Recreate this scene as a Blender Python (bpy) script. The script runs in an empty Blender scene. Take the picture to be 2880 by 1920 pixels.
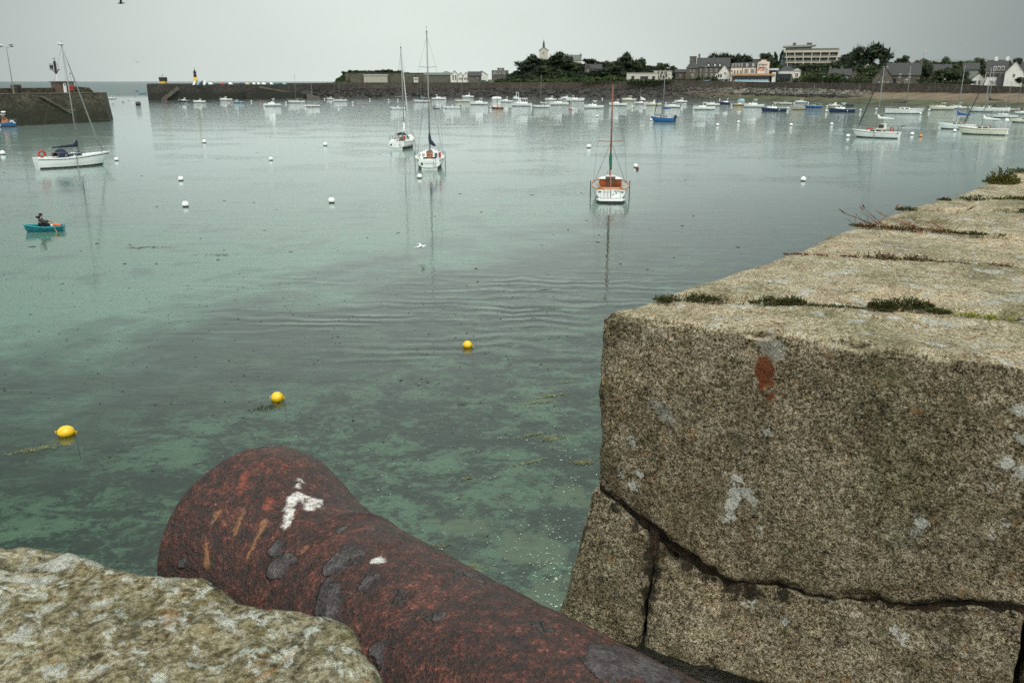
import bpy, bmesh, math, random
from mathutils import Vector, Matrix, noise
from mathutils.bvhtree import BVHTree
random.seed(7)
R = math.radians
S = bpy.context.scene
COL = S.collection
PI = math.pi

# ------------------------------------------------------------------ camera
TH = math.atan(731 / 2400.0)
FL = 2400.0
EYE = Vector((0, 0, 9.0))
cam = bpy.data.cameras.new('camera')
cam.lens = 30.0; cam.sensor_width = 36.0; cam.clip_start = 0.05; cam.clip_end = 80000
camo = bpy.data.objects.new('camera', cam); COL.objects.link(camo)
camo.location = EYE
camo.rotation_euler = (PI / 2 - TH, 0, 0)
S.camera = camo
cam.dof.use_dof = True; cam.dof.focus_distance = 3.2; cam.dof.aperture_fstop = 16
S.view_settings.view_transform = 'Standard'; S.view_settings.look = 'None'
S.view_settings.gamma = 1; S.view_settings.exposure = 0.0
S.render.film_transparent = False
S.cycles.max_bounces = 8; S.cycles.transparent_max_bounces = 12
S.cycles.caustics_reflective = False; S.cycles.caustics_refractive = False
S.cycles.use_denoising = False

# ------------------------------------------------------------------ world
SUN_EL, SUN_AZ = 50, 165
W = bpy.data.worlds.new('World'); S.world = W; W.use_nodes = True
wn = W.node_tree; wn.nodes.clear()
def _n(nt, t, **k):
    n = nt.nodes.new(t)
    for a, b in k.items(): setattr(n, a, b)
    return n
def mth(nt, op, a, b=None, c=None, clamp=False):
    n = nt.nodes.new('ShaderNodeMath'); n.operation = op; n.use_clamp = clamp
    for i, v in enumerate((a, b, c)):
        if v is None: continue
        if isinstance(v, (int, float)): n.inputs[i].default_value = v
        else: nt.links.new(v, n.inputs[i])
    return n.outputs[0]
def mrange0(v, a, b):
    m = _n(wn, 'ShaderNodeMapRange'); m.interpolation_type = 'SMOOTHSTEP'; wn.links.new(v, m.inputs[0]); m.inputs[1].default_value = a; m.inputs[2].default_value = b; return m.outputs[0]
sky = _n(wn, 'ShaderNodeTexSky', sky_type='NISHITA', sun_disc=False)
sky.sun_elevation = R(SUN_EL); sky.sun_rotation = R(SUN_AZ); sky.dust_density = 4; sky.air_density = 1.5
tc = _n(wn, 'ShaderNodeTexCoord'); sx = _n(wn, 'ShaderNodeSeparateXYZ')
wn.links.new(tc.outputs['Generated'], sx.inputs[0])
# cloud deck luminance: bright ahead, lens vignetting put in as darker sides, brighter overhead
az = mth(wn, 'ARCTAN2', sx.outputs[0], sx.outputs[1])
azo = mth(wn, 'ADD', az, 0.09)
fall = mth(wn, 'MULTIPLY', mth(wn, 'MULTIPLY', azo, azo), -1.9)
side = mth(wn, 'MAXIMUM', mth(wn, 'EXPONENT', fall), 0.46)
back = mrange0(mth(wn, 'ABSOLUTE', az), 0.9, 1.9)  # brighter sky added behind the viewer, lights hulls and facades facing it
side = mth(wn, 'ADD', side, mth(wn, 'MULTIPLY', back, 0.95))
elv = mth(wn, 'MAXIMUM', sx.outputs[2], 0.0)
up1 = mth(wn, 'MULTIPLY_ADD', mth(wn, 'MAXIMUM', mth(wn, 'SUBTRACT', elv, 0.42), 0.0), 2.4, mth(wn, 'MULTIPLY_ADD', mth(wn, 'MINIMUM', elv, 0.42), -0.42, 1.0))
dip = mth(wn, 'MULTIPLY_ADD', mth(wn, 'EXPONENT', mth(wn, 'MULTIPLY', elv, -30.0)), -0.02, 1.0)
cl = _n(wn, 'ShaderNodeTexNoise'); cl.inputs['Scale'].default_value = 2.2; cl.inputs['Detail'].default_value = 4
mpw = _n(wn, 'ShaderNodeMapping'); mpw.inputs['Scale'].default_value = (1, 1, 3.5)
wn.links.new(tc.outputs['Generated'], mpw.inputs[0]); wn.links.new(mpw.outputs[0], cl.inputs['Vector'])
clv = mth(wn, 'MULTIPLY_ADD', cl.outputs['Fac'], 0.26, 0.87)
lum = mth(wn, 'MULTIPLY', mth(wn, 'MULTIPLY', side, up1), mth(wn, 'MULTIPLY', dip, clv))
colw = _n(wn, 'ShaderNodeMixRGB'); colw.inputs[1].default_value = (0.43, 0.535, 0.54, 1); colw.inputs[2].default_value = (0.80, 0.87, 0.82, 1)
wn.links.new(side, colw.inputs[0])
bg1 = _n(wn, 'ShaderNodeBackground'); bg1.inputs[1].default_value = 0.06
bg2 = _n(wn, 'ShaderNodeBackground')
wn.links.new(sky.outputs[0], bg1.inputs[0]); wn.links.new(colw.outputs[0], bg2.inputs[0]); wn.links.new(lum, bg2.inputs[1])
mx = _n(wn, 'ShaderNodeMixShader'); mx.inputs[0].default_value = 0.95
wn.links.new(bg1.outputs[0], mx.inputs[1]); wn.links.new(bg2.outputs[0], mx.inputs[2])
wo = _n(wn, 'ShaderNodeOutputWorld'); wn.links.new(mx.outputs[0], wo.inputs[0])

sun = bpy.data.lights.new('sun', 'SUN'); sun.energy = 1.5; sun.angle = R(22); sun.color = (1, 0.95, 0.86)
suno = bpy.data.objects.new('sun', sun); COL.objects.link(suno)
# sky azimuth a (from +Y towards +X) -> light travels the other way
_d = Vector((math.sin(R(SUN_AZ)) * math.cos(R(SUN_EL)), math.cos(R(SUN_AZ)) * math.cos(R(SUN_EL)), math.sin(R(SUN_EL))))
suno.rotation_euler = _d.to_track_quat('Z', 'Y').to_euler()

# ------------------------------------------------------------------ pixel rays -> places
def ray(px, py):
    a = (px - 1440) / FL; b = (960 - py) / FL
    return Vector((a, math.cos(TH) + b * math.sin(TH), -math.sin(TH) + b * math.cos(TH)))
def G(px, py, z=0.0):
    d = ray(px, py); return EYE + d * ((z - EYE.z) / d.z)
def PD(px, py, D):
    d = ray(px, py); return EYE + d * (D / math.hypot(d.x, d.y))
def MPP(D, px=1440):      # metres per photo pixel (vertical planes facing the viewer), near the horizon rows
    return (PD(px + 1, 240, D) - PD(px, 240, D)).length
def interp(tab, x):
    if x <= tab[0][0]: return tab[0][1]
    for (a, b), (c, d) in zip(tab, tab[1:]):
        if x <= c: return b + (d - b) * (x - a) / (c - a)
    return tab[-1][1]
def sstep(a, b, x):
    t = max(0, min(1, (x - a) / (b - a))); return t * t * (3 - 2 * t)
def nz(x, y, z=0.0, s=1.0): return noise.noise(Vector((x * s, y * s, z * s)))

# ------------------------------------------------------------------ tags
def tag(o, label=None, cat=None, group=None, kind=None):
    if label: o['label'] = label
    if cat: o['category'] = cat
    if group: o['group'] = group
    if kind: o['kind'] = kind
    return o
def empty(name, loc, rz=0.0, label=None, cat=None, group=None):
    o = bpy.data.objects.new(name, None); COL.objects.link(o)
    o.location = loc; o.rotation_euler = (0, 0, rz); o.empty_display_size = 0.2
    return tag(o, label, cat, group)

# ------------------------------------------------------------------ mesh collector
class MB:
    def __init__(s): s.v = []; s.f = []; s.m = []
    def add(s, vs, fs, m=0):
        b = len(s.v); s.v += [tuple(p) for p in vs]
        s.f += [tuple(b + i for i in f) for f in fs]; s.m += [m] * len(fs)
    def box(s, c, d, m=0, rz=0.0, tx=1.0, ty=1.0, shx=0.0):   # taper tx,ty at top; shx shift of top in x
        x, y, z = c; a, b, h = d[0] / 2, d[1] / 2, d[2] / 2
        vs = []
        for k, (sx_, sy_, dx) in ((-1, (1, 1, 0)), (1, (tx, ty, shx))):
            for u, v in ((-1, -1), (1, -1), (1, 1), (-1, 1)):
                p = (u * a * sx_ + dx, v * b * sy_)
                vs.append((x + p[0] * math.cos(rz) - p[1] * math.sin(rz), y + p[0] * math.sin(rz) + p[1] * math.cos(rz), z + k * h))
        s.add(vs, [(3, 2, 1, 0), (4, 5, 6, 7), (0, 1, 5, 4), (1, 2, 6, 5), (2, 3, 7, 6), (3, 0, 4, 7)], m)
    def loft(s, rings, m=0, closed=True, cap0=True, cap1=True):
        n = len(rings[0]); vs = [p for r_ in rings for p in r_]; fs = []
        for i in range(len(rings) - 1):
            for j in range(n if closed else n - 1):
                k = (j + 1) % n
                fs.append((i * n + j, i * n + k, (i + 1) * n + k, (i + 1) * n + j))
        if cap0: fs.append(tuple(range(n - 1, -1, -1)))
        if cap1: fs.append(tuple((len(rings) - 1) * n + j for j in range(n)))
        s.add(vs, fs, m)
    def tube(s, pts, r, n=6, m=0, cap=True):
        pts = [Vector(p) for p in pts]; rings = []
        up = Vector((0, 0, 1))
        for i, p in enumerate(pts):
            t = (pts[min(i + 1, len(pts) - 1)] - pts[max(i - 1, 0)]).normalized()
            a = t.cross(up if abs(t.z) < 0.95 else Vector((1, 0, 0))).normalized(); b = t.cross(a)
            rr = r[i] if isinstance(r, (list, tuple)) else r
            rings.append([p + a * (rr * math.cos(2 * PI * k / n)) + b * (rr * math.sin(2 * PI * k / n)) for k in range(n)])
        s.loft(rings, m, True, cap, cap)
    def sph(s, c, r, m=0, n=12, k=8, sc=(1, 1, 1), m2=None, zc=None):
        c = Vector(c); rings = []
        for i in range(1, k):
            t = PI * i / k
            rings.append([c + Vector((r * sc[0] * math.sin(t) * math.cos(2 * PI * j / n), r * sc[1] * math.sin(t) * math.sin(2 * PI * j / n), -r * sc[2] * math.cos(t))) for j in range(n)])
        s.loft(rings, m, True, True, True)
        if m2 is not None:
            for q in range(len(s.f)):
                zz = sum(s.v[i][2] for i in s.f[q]) / len(s.f[q])
                if zz < zc: s.m[q] = m2
    def torus(s, c, R_, r, ax='y', m=0, n=14, k=6):
        rings = []
        for i in range(n + 1):
            a = 2 * PI * i / n; ring = []
            for j in range(k):
                b = 2 * PI * j / k; q = R_ + r * math.cos(b); h = r * math.sin(b)
                p = (q * math.cos(a), q * math.sin(a), h)
                if ax == 'y': p = (p[0], p[2], p[1])
                if ax == 'x': p = (p[2], p[0], p[1])
                ring.append((c[0] + p[0], c[1] + p[1], c[2] + p[2]))
            rings.append(ring)
        s.loft(rings, m, True, False, False)
    def ext(s, poly, z0, z1, m=0):
        n = len(poly); vs = [(p[0], p[1], z0) for p in poly] + [(p[0], p[1], z1) for p in poly]
        s.add(vs, [tuple(range(n - 1, -1, -1)), tuple(range(n, 2 * n))] + [(i, (i + 1) % n, n + (i + 1) % n, n + i) for i in range(n)], m)
    def extxz(s, poly, y0, y1, m=0):     # outline in x,z extruded in y
        n = len(poly); vs = [(p[0], y0, p[1]) for p in poly] + [(p[0], y1, p[1]) for p in poly]
        s.add(vs, [tuple(range(n)), tuple(range(2 * n - 1, n - 1, -1))] + [(i, n + i, n + (i + 1) % n, (i + 1) % n) for i in range(n)], m)
    def build(s, name, mats, parent=None, smooth=False, fix=True):
        me = bpy.data.meshes.new(name); me.from_pydata(s.v, [], s.f)
        if not isinstance(mats, (list, tuple)): mats = [mats]
        for q in mats: me.materials.append(q)
        if len(mats) > 1: me.polygons.foreach_set('material_index', s.m)
        if fix:
            bm = bmesh.new(); bm.from_mesh(me); bmesh.ops.recalc_face_normals(bm, faces=bm.faces); bm.to_mesh(me); bm.free()
        if smooth: me.polygons.foreach_set('use_smooth', [True] * len(me.polygons))
        me.update()
        o = bpy.data.objects.new(name, me); COL.objects.link(o)
        if parent: o.parent = parent
        return o

# ------------------------------------------------------------------ materials
def newmat(name):
    m = bpy.data.materials.new(name); m.use_nodes = True
    nt = m.node_tree; nt.nodes.clear()
    o = _n(nt, 'ShaderNodeOutputMaterial'); b = _n(nt, 'ShaderNodeBsdfPrincipled')
    nt.links.new(b.outputs[0], o.inputs[0])
    return m, nt, b, o
def ramp(nt, fac, stops):
    r_ = _n(nt, 'ShaderNodeValToRGB'); e = r_.color_ramp.elements
    while len(e) < len(stops): e.new(0.5)
    for i, (p, c) in enumerate(stops):
        e[i].position = p; e[i].color = (c[0], c[1], c[2], 1) if not isinstance(c, (int, float)) else (c, c, c, 1)
    nt.links.new(fac, r_.inputs[0]); return r_.outputs[0]
def mixc(nt, fac, a, b, mode='MIX'):
    m = _n(nt, 'ShaderNodeMixRGB', blend_type=mode)
    for i, v in enumerate((fac, a, b)):
        if isinstance(v, (int, float)): m.inputs[i].default_value = v
        elif isinstance(v, tuple): m.inputs[i].default_value = (v[0], v[1], v[2], 1)
        else: nt.links.new(v, m.inputs[i])
    return m.outputs[0]
def nois(nt, vec, scale, detail=3, rough=0.55, dist=0.0, out='Fac'):
    n = _n(nt, 'ShaderNodeTexNoise'); n.inputs['Scale'].default_value = scale; n.inputs['Detail'].default_value = detail
    n.inputs['Roughness'].default_value = rough; n.inputs['Distortion'].default_value = dist
    if vec is not None: nt.links.new(vec, n.inputs['Vector'])
    return n.outputs[out]
def mapg(nt, vec, scale=(1, 1, 1), rot=(0, 0, 0), loc=(0, 0, 0)):
    m = _n(nt, 'ShaderNodeMapping'); m.inputs['Scale'].default_value = scale; m.inputs['Rotation'].default_value = rot; m.inputs['Location'].default_value = loc
    nt.links.new(vec, m.inputs[0]); return m.outputs[0]
def mrange(nt, v, a, b, c=0.0, d=1.0):
    m = _n(nt, 'ShaderNodeMapRange'); m.interpolation_type = 'SMOOTHSTEP'
    nt.links.new(v, m.inputs[0])
    for i, q in enumerate((a, b, c, d)): m.inputs[i + 1].default_value = q
    return m.outputs[0]
def bump(nt, b, h, dist, strength=1.0, prev=None):
    n = _n(nt, 'ShaderNodeBump'); n.inputs['Distance'].default_value = dist; n.inputs['Strength'].default_value = strength
    nt.links.new(h, n.inputs['Height'])
    if prev is not None: nt.links.new(prev, n.inputs['Normal'])
    if b is not None: nt.links.new(n.outputs[0], b.inputs['Normal'])
    return n.outputs[0]
def objvec(nt):
    return _n(nt, 'ShaderNodeTexCoord').outputs['Object']
def blobs(nt, vec, items, amp=0.02, nscale=30.0, soft=0.004):
    """mask of spots with ragged edges at given places"""
    no = _n(nt, 'ShaderNodeTexNoise'); no.inputs['Scale'].default_value = nscale; no.inputs['Detail'].default_value = 3; nt.links.new(vec, no.inputs['Vector'])
    q = _n(nt, 'ShaderNodeVectorMath', operation='SUBTRACT'); nt.links.new(no.outputs['Color'], q.inputs[0]); q.inputs[1].default_value = (.5, .5, .5)
    q2 = _n(nt, 'ShaderNodeVectorMath', operation='SCALE'); nt.links.new(q.outputs[0], q2.inputs[0]); q2.inputs['Scale'].default_value = amp * 2
    q3 = _n(nt, 'ShaderNodeVectorMath', operation='ADD'); nt.links.new(vec, q3.inputs[0]); nt.links.new(q2.outputs[0], q3.inputs[1])
    cur = None
    for c, r_ in items:
        d = _n(nt, 'ShaderNodeVectorMath', operation='DISTANCE'); nt.links.new(q3.outputs[0], d.inputs[0]); d.inputs[1].default_value = tuple(c)
        e = mth(nt, 'SUBTRACT', d.outputs['Value'], r_)
        cur = e if cur is None else mth(nt, 'MINIMUM', cur, e)
    return mrange(nt, cur, -soft, soft, 1.0, 0.0)
_pc = {}
def paint(name, col, rough=0.4, var=0.12, vscale=3.0, bmp=0.0, metal=0.0, dirt=0.0):
    """plain coloured surface with slight mottling and grime"""
    if name in _pc: return _pc[name]
    m, nt, b, o = newmat(name); v = objvec(nt)
    n1 = nois(nt, v, vscale, 4)
    c = mixc(nt, mth(nt, 'MULTIPLY', n1, 1.0), tuple(x * (1 - var) for x in col), tuple(min(1, x * (1 + var)) for x in col))
    if dirt > 0:
        n2 = mrange(nt, nois(nt, mapg(nt, v, (1, 1, 0.35)), vscale * 2.3, 5, 0.65), 0.5, 0.72)
        c = mixc(nt, mth(nt, 'MULTIPLY', n2, dirt), c, (0.10, 0.085, 0.06))
    nt.links.new(c, b.inputs['Base Color']); b.inputs['Roughness'].default_value = rough; b.inputs['Metallic'].default_value = metal
    if bmp > 0: bump(nt, b, nois(nt, v, vscale * 6, 3), bmp)
    _pc[name] = m; return m
def stone_far(name, dark, mid, light, scale=0.7, band=None, bmp=0.3, sp=(0.35, 0.5, 0.66)):
    """rubble masonry seen from afar; band=(z0,z1,colour) weed growth below the tide line"""
    m, nt, b, o = newmat(name); g = _n(nt, 'ShaderNodeNewGeometry').outputs['Position']
    v1 = mapg(nt, g, (1, 1, 1.8))
    n1 = nois(nt, v1, scale, 6, 0.7); n2 = nois(nt, g, scale * 0.12, 3)
    c = ramp(nt, n1, [(sp[0], dark), (sp[1], mid), (sp[2], light)])
    c = mixc(nt, mrange(nt, n2, 0.35, 0.7), c, mixc(nt, 0.5, c, dark))
    if band:
        sz = _n(nt, 'ShaderNodeSeparateXYZ'); nt.links.new(g, sz.inputs[0])
        zz = mth(nt, 'ADD', sz.outputs[2], mth(nt, 'MULTIPLY', nois(nt, g, 0.35, 4), -2.2))
        c = mixc(nt, mrange(nt, zz, band[0] - 1.1, band[1] - 1.1, 0.92, 0.0), c, mixc(nt, n1, band[2], tuple(x * 2.2 for x in band[2])))
    nt.links.new(c, b.inputs['Base Color']); b.inputs['Roughness'].default_value = 0.85
    bump(nt, b, n1, bmp)
    return m
def leafmat(name, c0, c1, c2=None):
    m, nt, b, o = newmat(name)
    g = _n(nt, 'ShaderNodeNewGeometry'); oi = _n(nt, 'ShaderNodeObjectInfo')
    f = mth(nt, 'FRACT', mth(nt, 'ADD', g.outputs['Random Per Island'], mth(nt, 'MULTIPLY', oi.outputs['Random'], 0.4)))
    c = ramp(nt, f, [(0, c0), (0.8, c1), (1, c2 or c1)])
    nt.links.new(c, b.inputs['Base Color']); b.inputs['Roughness'].default_value = 0.7
    b.inputs['Specular IOR Level'].default_value = 0.25
    return m
WHITE = paint('white_gelcoat', (0.80, 0.82, 0.81), 0.3, 0.03, 1.5, dirt=0.12)
CREAM = paint('cream_gelcoat', (0.74, 0.72, 0.60), 0.35, 0.05, 1.5, dirt=0.25)
DECK = paint('deck_white', (0.78, 0.78, 0.74), 0.6, 0.06, 4, dirt=0.15)
GREYD = paint('grey_deck', (0.30, 0.32, 0.34), 0.7, 0.1, 8)
NAVY = paint('navy_blue', (0.012, 0.03, 0.085), 0.3, 0.2)
BLUE = paint('bright_blue', (0.015, 0.11, 0.30), 0.35, 0.2)
PALEB = paint('pale_blue', (0.22, 0.40, 0.48), 0.4, 0.1)
TEAL = paint('teal_plastic', (0.006, 0.13, 0.17), 0.35, 0.15, 4)
RED = paint('red_paint', (0.42, 0.035, 0.025), 0.45, 0.15)
ORANGE = paint('orange_foam', (0.75, 0.12, 0.04), 0.6, 0.1)
BLACK = paint('black_rubber', (0.012, 0.013, 0.015), 0.45, 0.2)
DARKB = paint('dark_hull', (0.02, 0.022, 0.03), 0.35, 0.2)
BOOT = paint('dark_antifouling', (0.018, 0.012, 0.014), 0.6, 0.3)
GREENC = paint('green_canvas', (0.006, 0.085, 0.062), 0.85, 0.25, 6, 0.02)
NAVYC = paint('navy_canvas', (0.008, 0.014, 0.04), 0.85, 0.25, 6, 0.02)
BLUEC = paint('blue_canvas', (0.012, 0.085, 0.26), 0.85, 0.25, 6, 0.02)
WCANV = paint('white_canvas', (0.74, 0.74, 0.72), 0.85, 0.1, 6, 0.02)
GCANV = paint('grey_canvas', (0.20, 0.22, 0.21), 0.85, 0.15, 6, 0.02)
ALU = paint('aluminium_spar', (0.24, 0.245, 0.235), 0.4, 0.1, 2, metal=0.2)
STEEL = paint('stainless_tube', (0.35, 0.36, 0.36), 0.3, 0.1, metal=0.7)
VARN = paint('varnished_wood', (0.30, 0.075, 0.02), 0.3, 0.3, 3)
TEAK = paint('pale_teak', (0.46, 0.25, 0.12), 0.5, 0.25, 5)
BROWNW = paint('brown_wood', (0.13, 0.06, 0.03), 0.5, 0.25, 5)
GLASS = paint('dark_window', (0.018, 0.024, 0.028), 0.12, 0.3)
TANP = paint('tan_paint', (0.50, 0.40, 0.26), 0.5, 0.12)
YELL = paint('pale_yellow_paint', (0.55, 0.47, 0.22), 0.5, 0.1)
SLATE = paint('slate_roof', (0.034, 0.034, 0.035), 0.7, 0.25, 0.8, 0.05)
SLATEG = paint('green_grey_slate', (0.10, 0.12, 0.105), 0.7, 0.2, 0.8, 0.05)
RENDERW = paint('white_render', (0.70, 0.68, 0.64), 0.8, 0.05, 0.6, dirt=0.3)
RENDERP = paint('pinkish_render', (0.66, 0.57, 0.49), 0.8, 0.05, 0.6, dirt=0.25)
CONC = paint('pale_concrete', (0.40, 0.38, 0.32), 0.85, 0.15, 0.6, dirt=0.3)
MASON = stone_far('brown_rubble_masonry', (0.045, 0.038, 0.03), (0.13, 0.11, 0.085), (0.24, 0.21, 0.17), 1.2)
# ------------------------------------------------------------------ sea and seabed
def make_water():
    m, nt, b, o = newmat('sea_water'); nt.nodes.remove(b)
    g = _n(nt, 'ShaderNodeNewGeometry').outputs['Position']
    s_ = _n(nt, 'ShaderNodeSeparateXYZ'); nt.links.new(g, s_.inputs[0])
    dist = mth(nt, 'SQRT', mth(nt, 'ADD', mth(nt, 'MULTIPLY', s_.outputs[0], s_.outputs[0]), mth(nt, 'MULTIPLY', s_.outputs[1], s_.outputs[1])))
    v1 = mapg(nt, g, (0.55, 1.6, 1), (0, 0, R(7)))
    v2 = mapg(nt, g, (0.7, 2.0, 1), (0, 0, R(-9)))
    big = nois(nt, v1, 0.55, 2, 0.5)
    mid = nois(nt, v2, 1.6, 3, 0.55, 0.4)
    fine = nois(nt, v1, 5.5, 2, 0.5)
    # patches of little cat's-paw ripples near the wall
    patch = mrange(nt, nois(nt, mapg(nt, g, (1, 1.5, 1)), 0.07, 2), 0.48, 0.62)
    offshore = mrange(nt, s_.outputs[1], 480, 620)
    wv = _n(nt, 'ShaderNodeTexWave', wave_type='BANDS', bands_direction='Y'); wv.inputs['Scale'].default_value = 0.30
    wv.inputs['Distortion'].default_value = 9.0; wv.inputs['Detail'].default_value = 2.0; wv.inputs['Detail Scale'].default_value = 0.9
    nt.links.new(mapg(nt, g, (1, 1, 1), (0, 0, R(4))), wv.inputs['Vector'])
    pc = tuple(G(1420, 860))
    rp = _n(nt, 'ShaderNodeVectorMath', operation='DISTANCE'); nt.links.new(mapg(nt, g, (0.55, 1, 1), (0, 0, 0), (pc[0] * 0.45, 0, 0)), rp.inputs[0]); rp.inputs[1].default_value = pc
    near = mrange(nt, rp.outputs['Value'], 2.5, 11, 1.0, 0.0)
    h = mth(nt, 'MULTIPLY', big, 0.02)
    h = mth(nt, 'MULTIPLY_ADD', mid, mth(nt, 'MULTIPLY_ADD', patch, 0.012, 0.006), h)
    h = mth(nt, 'MULTIPLY_ADD', fine, 0.0018, h)
    h = mth(nt, 'MULTIPLY_ADD', wv.outputs['Fac'], mth(nt, 'MULTIPLY', mth(nt, 'MULTIPLY', near, 0.026), mrange(nt, nois(nt, v1, 0.22, 3, 0.6), 0.40, 0.62)), h)
    h = mth(nt, 'MULTIPLY', h, mth(nt, 'ADD', mth(nt, 'MULTIPLY', mrange(nt, dist, 140, 330), 2.6), mth(nt, 'MULTIPLY_ADD', offshore, 10.0, 1.0)))
    bp = bump(nt, None, h, 1.0)
    fr = _n(nt, 'ShaderNodeFresnel'); fr.inputs[0].default_value = 1.62; nt.links.new(bp, fr.inputs['Normal'])
    gl = _n(nt, 'ShaderNodeBsdfGlossy'); gl.inputs['Roughness'].default_value = 0.02; nt.links.new(bp, gl.inputs['Normal'])
    gl.inputs['Color'].default_value = (0.97, 0.98, 1, 1)
    tr = _n(nt, 'ShaderNodeBsdfTransparent'); tr.inputs[0].default_value = (0.72, 0.91, 0.84, 1)
    df = _n(nt, 'ShaderNodeBsdfDiffuse')
    tcol = mixc(nt, mrange(nt, s_.outputs[1], 430, 600), mixc(nt, mrange(nt, dist, 230, 380), mixc(nt, mrange(nt, dist, 18, 110), (0.03, 0.06, 0.05), (0.34, 0.46, 0.425)), (0.17, 0.225, 0.225)), (0.045, 0.075, 0.085))  # turbid water tint; missing sky reflection also put in as paler mid-distance colour
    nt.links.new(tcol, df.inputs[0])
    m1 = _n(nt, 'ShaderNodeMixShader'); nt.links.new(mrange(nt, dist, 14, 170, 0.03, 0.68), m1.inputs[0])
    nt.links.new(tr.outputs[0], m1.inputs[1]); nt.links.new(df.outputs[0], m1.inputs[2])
    m2 = _n(nt, 'ShaderNodeMixShader'); nt.links.new(mth(nt, 'MULTIPLY', fr.outputs[0], mth(nt, 'MULTIPLY_ADD', offshore, -0.42, 1.0)), m2.inputs[0])
    nt.links.new(m1.outputs[0], m2.inputs[1]); nt.links.new(gl.outputs[0], m2.inputs[2])
    nt.links.new(m2.outputs[0], o.inputs[0])
    mb = MB(); L = 30000
    mb.add([(-L, -400, 0), (L, -400, 0), (L, L, 0), (-L, L, 0)], [(0, 1, 2, 3)])
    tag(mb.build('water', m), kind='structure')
make_water()
def make_seabed():
    m, nt, b, o = newmat('sandy_weedy_seabed')
    g = _n(nt, 'ShaderNodeNewGeometry').outputs['Position']
    s_ = _n(nt, 'ShaderNodeSeparateXYZ'); nt.links.new(g, s_.inputs[0])
    # weed belt: on the near side of a line crossing the harbour floor
    p0 = G(0, 1040, -1.6); p1 = G(1500, 640, -1.6)
    d = (p1 - p0).normalized(); n_ = Vector((-d.y, d.x, 0))
    sd = mth(nt, 'ADD', mth(nt, 'ADD', mth(nt, 'MULTIPLY', s_.outputs[0], n_.x), mth(nt, 'MULTIPLY', s_.outputs[1], n_.y)), -(p0.x * n_.x + p0.y * n_.y))
    n1 = nois(nt, g, 0.13, 6, 0.68)
    sd = mth(nt, 'ADD', sd, mth(nt, 'MULTIPLY_ADD', n1, 34.0, -17.0))
    belt = mrange(nt, sd, -6, 5, 1.0, 0.0)
    wob = mapg(nt, g, (1.0, 1.25, 1), (0, 0, R(25)))
    w1 = nois(nt, wob, 0.6, 6, 0.62, 0.7)
    w2 = nois(nt, wob, 2.6, 5, 0.65, 1.1)
    w3 = nois(nt, mapg(nt, g, (1, 2.4, 1), (0, 0, R(35))), 5.0, 6, 0.7, 1.9)
    w4 = nois(nt, wob, 8.0, 5, 0.7, 1.3)
    weed = mrange(nt, mth(nt, 'ADD', mth(nt, 'MULTIPLY', w1, 0.40), mth(nt, 'MULTIPLY_ADD', w2, 0.38, mth(nt, 'MULTIPLY', w4, 0.22))), 0.425, 0.53)
    sand = ramp(nt, w2, [(0.3, (0.20, 0.27, 0.17)), (0.7, (0.44, 0.52, 0.36))])
    weedc = ramp(nt, w3, [(0.3, (0.006, 0.014, 0.010)), (0.48, (0.018, 0.04, 0.022)), (0.64, (0.07, 0.10, 0.05)), (0.78, (0.16, 0.17, 0.09))])
    nearc = mixc(nt, weed, mixc(nt, 0.25, sand, weedc), weedc)
    # a few bare sandy patches close to the wall
    pts = [(1480, 1560, 0.9), (1560, 1690, 0.8), (1330, 1490, 0.6), (1600, 1400, .6), (1250, 1500, .4), (1640,1430,.5)]
    bl = blobs(nt, g, [(G(a, c, -1.3), r_ * .8) for a, c, r_ in pts], 1.0, 1.5, 0.2)
    nearc = mixc(nt, mth(nt, 'MULTIPLY', bl, 0.75), nearc, (0.26, 0.25, 0.15))
    midw = nois(nt, mapg(nt, g, (1, 1, 1)), 0.23, 5, 0.55)
    patches = mrange(nt, midw, 0.56, 0.64)
    farc = mixc(nt, mth(nt, 'MULTIPLY', patches, 0.6), (0.50, 0.57, 0.48), (0.20, 0.25, 0.22))
    dark = mrange(nt, sd, -17, -1, 1.0, 0.0)
    midc = mixc(nt, mth(nt, 'MULTIPLY_ADD', w2, 0.5, 0.1), (0.05, 0.07, 0.055), (0.17, 0.195, 0.145))
    beltc = mixc(nt, dark, midc, nearc)
    c = mixc(nt, belt, farc, beltc)
    # east part of the basin is coloured darker
    east = mrange(nt, mth(nt, 'ADD', s_.outputs[0], mth(nt, 'MULTIPLY', n1, 0)), 4, 22)
    c = mixc(nt, mth(nt, 'MULTIPLY', east, 0.75), c, (0.08, 0.105, 0.095))
    nt.links.new(c, b.inputs['Base Color']); b.inputs['Roughness'].default_value = 1.0; b.inputs['Specular IOR Level'].default_value = 0.0
    mb = MB(); xs = [-30000, -3000, -900, -300] + [-120 + i * 4 for i in range(61)] + [300, 900, 3000, 30000]
    ys = [-400, -20] + [0 + i * 3 for i in range(50)] + [200, 300, 500, 1000, 5000, 30000]
    vs = []
    for y in ys:
        for x in xs:
            r_ = math.hypot(x, y)
            z = -1.1 - 1.6 * sstep(8, 120, r_) + (0.22 * nz(x, y, 0, 0.13) if r_ < 200 else 0)
            vs.append((x, y, z))
    nx = len(xs)
    mb.add(vs, [(j * nx + i, j * nx + i + 1, (j + 1) * nx + i + 1, (j + 1) * nx + i) for j in range(len(ys) - 1) for i in range(nx - 1)])
    tag(mb.build('seabed', m, smooth=True), kind='structure')
make_seabed()

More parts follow.
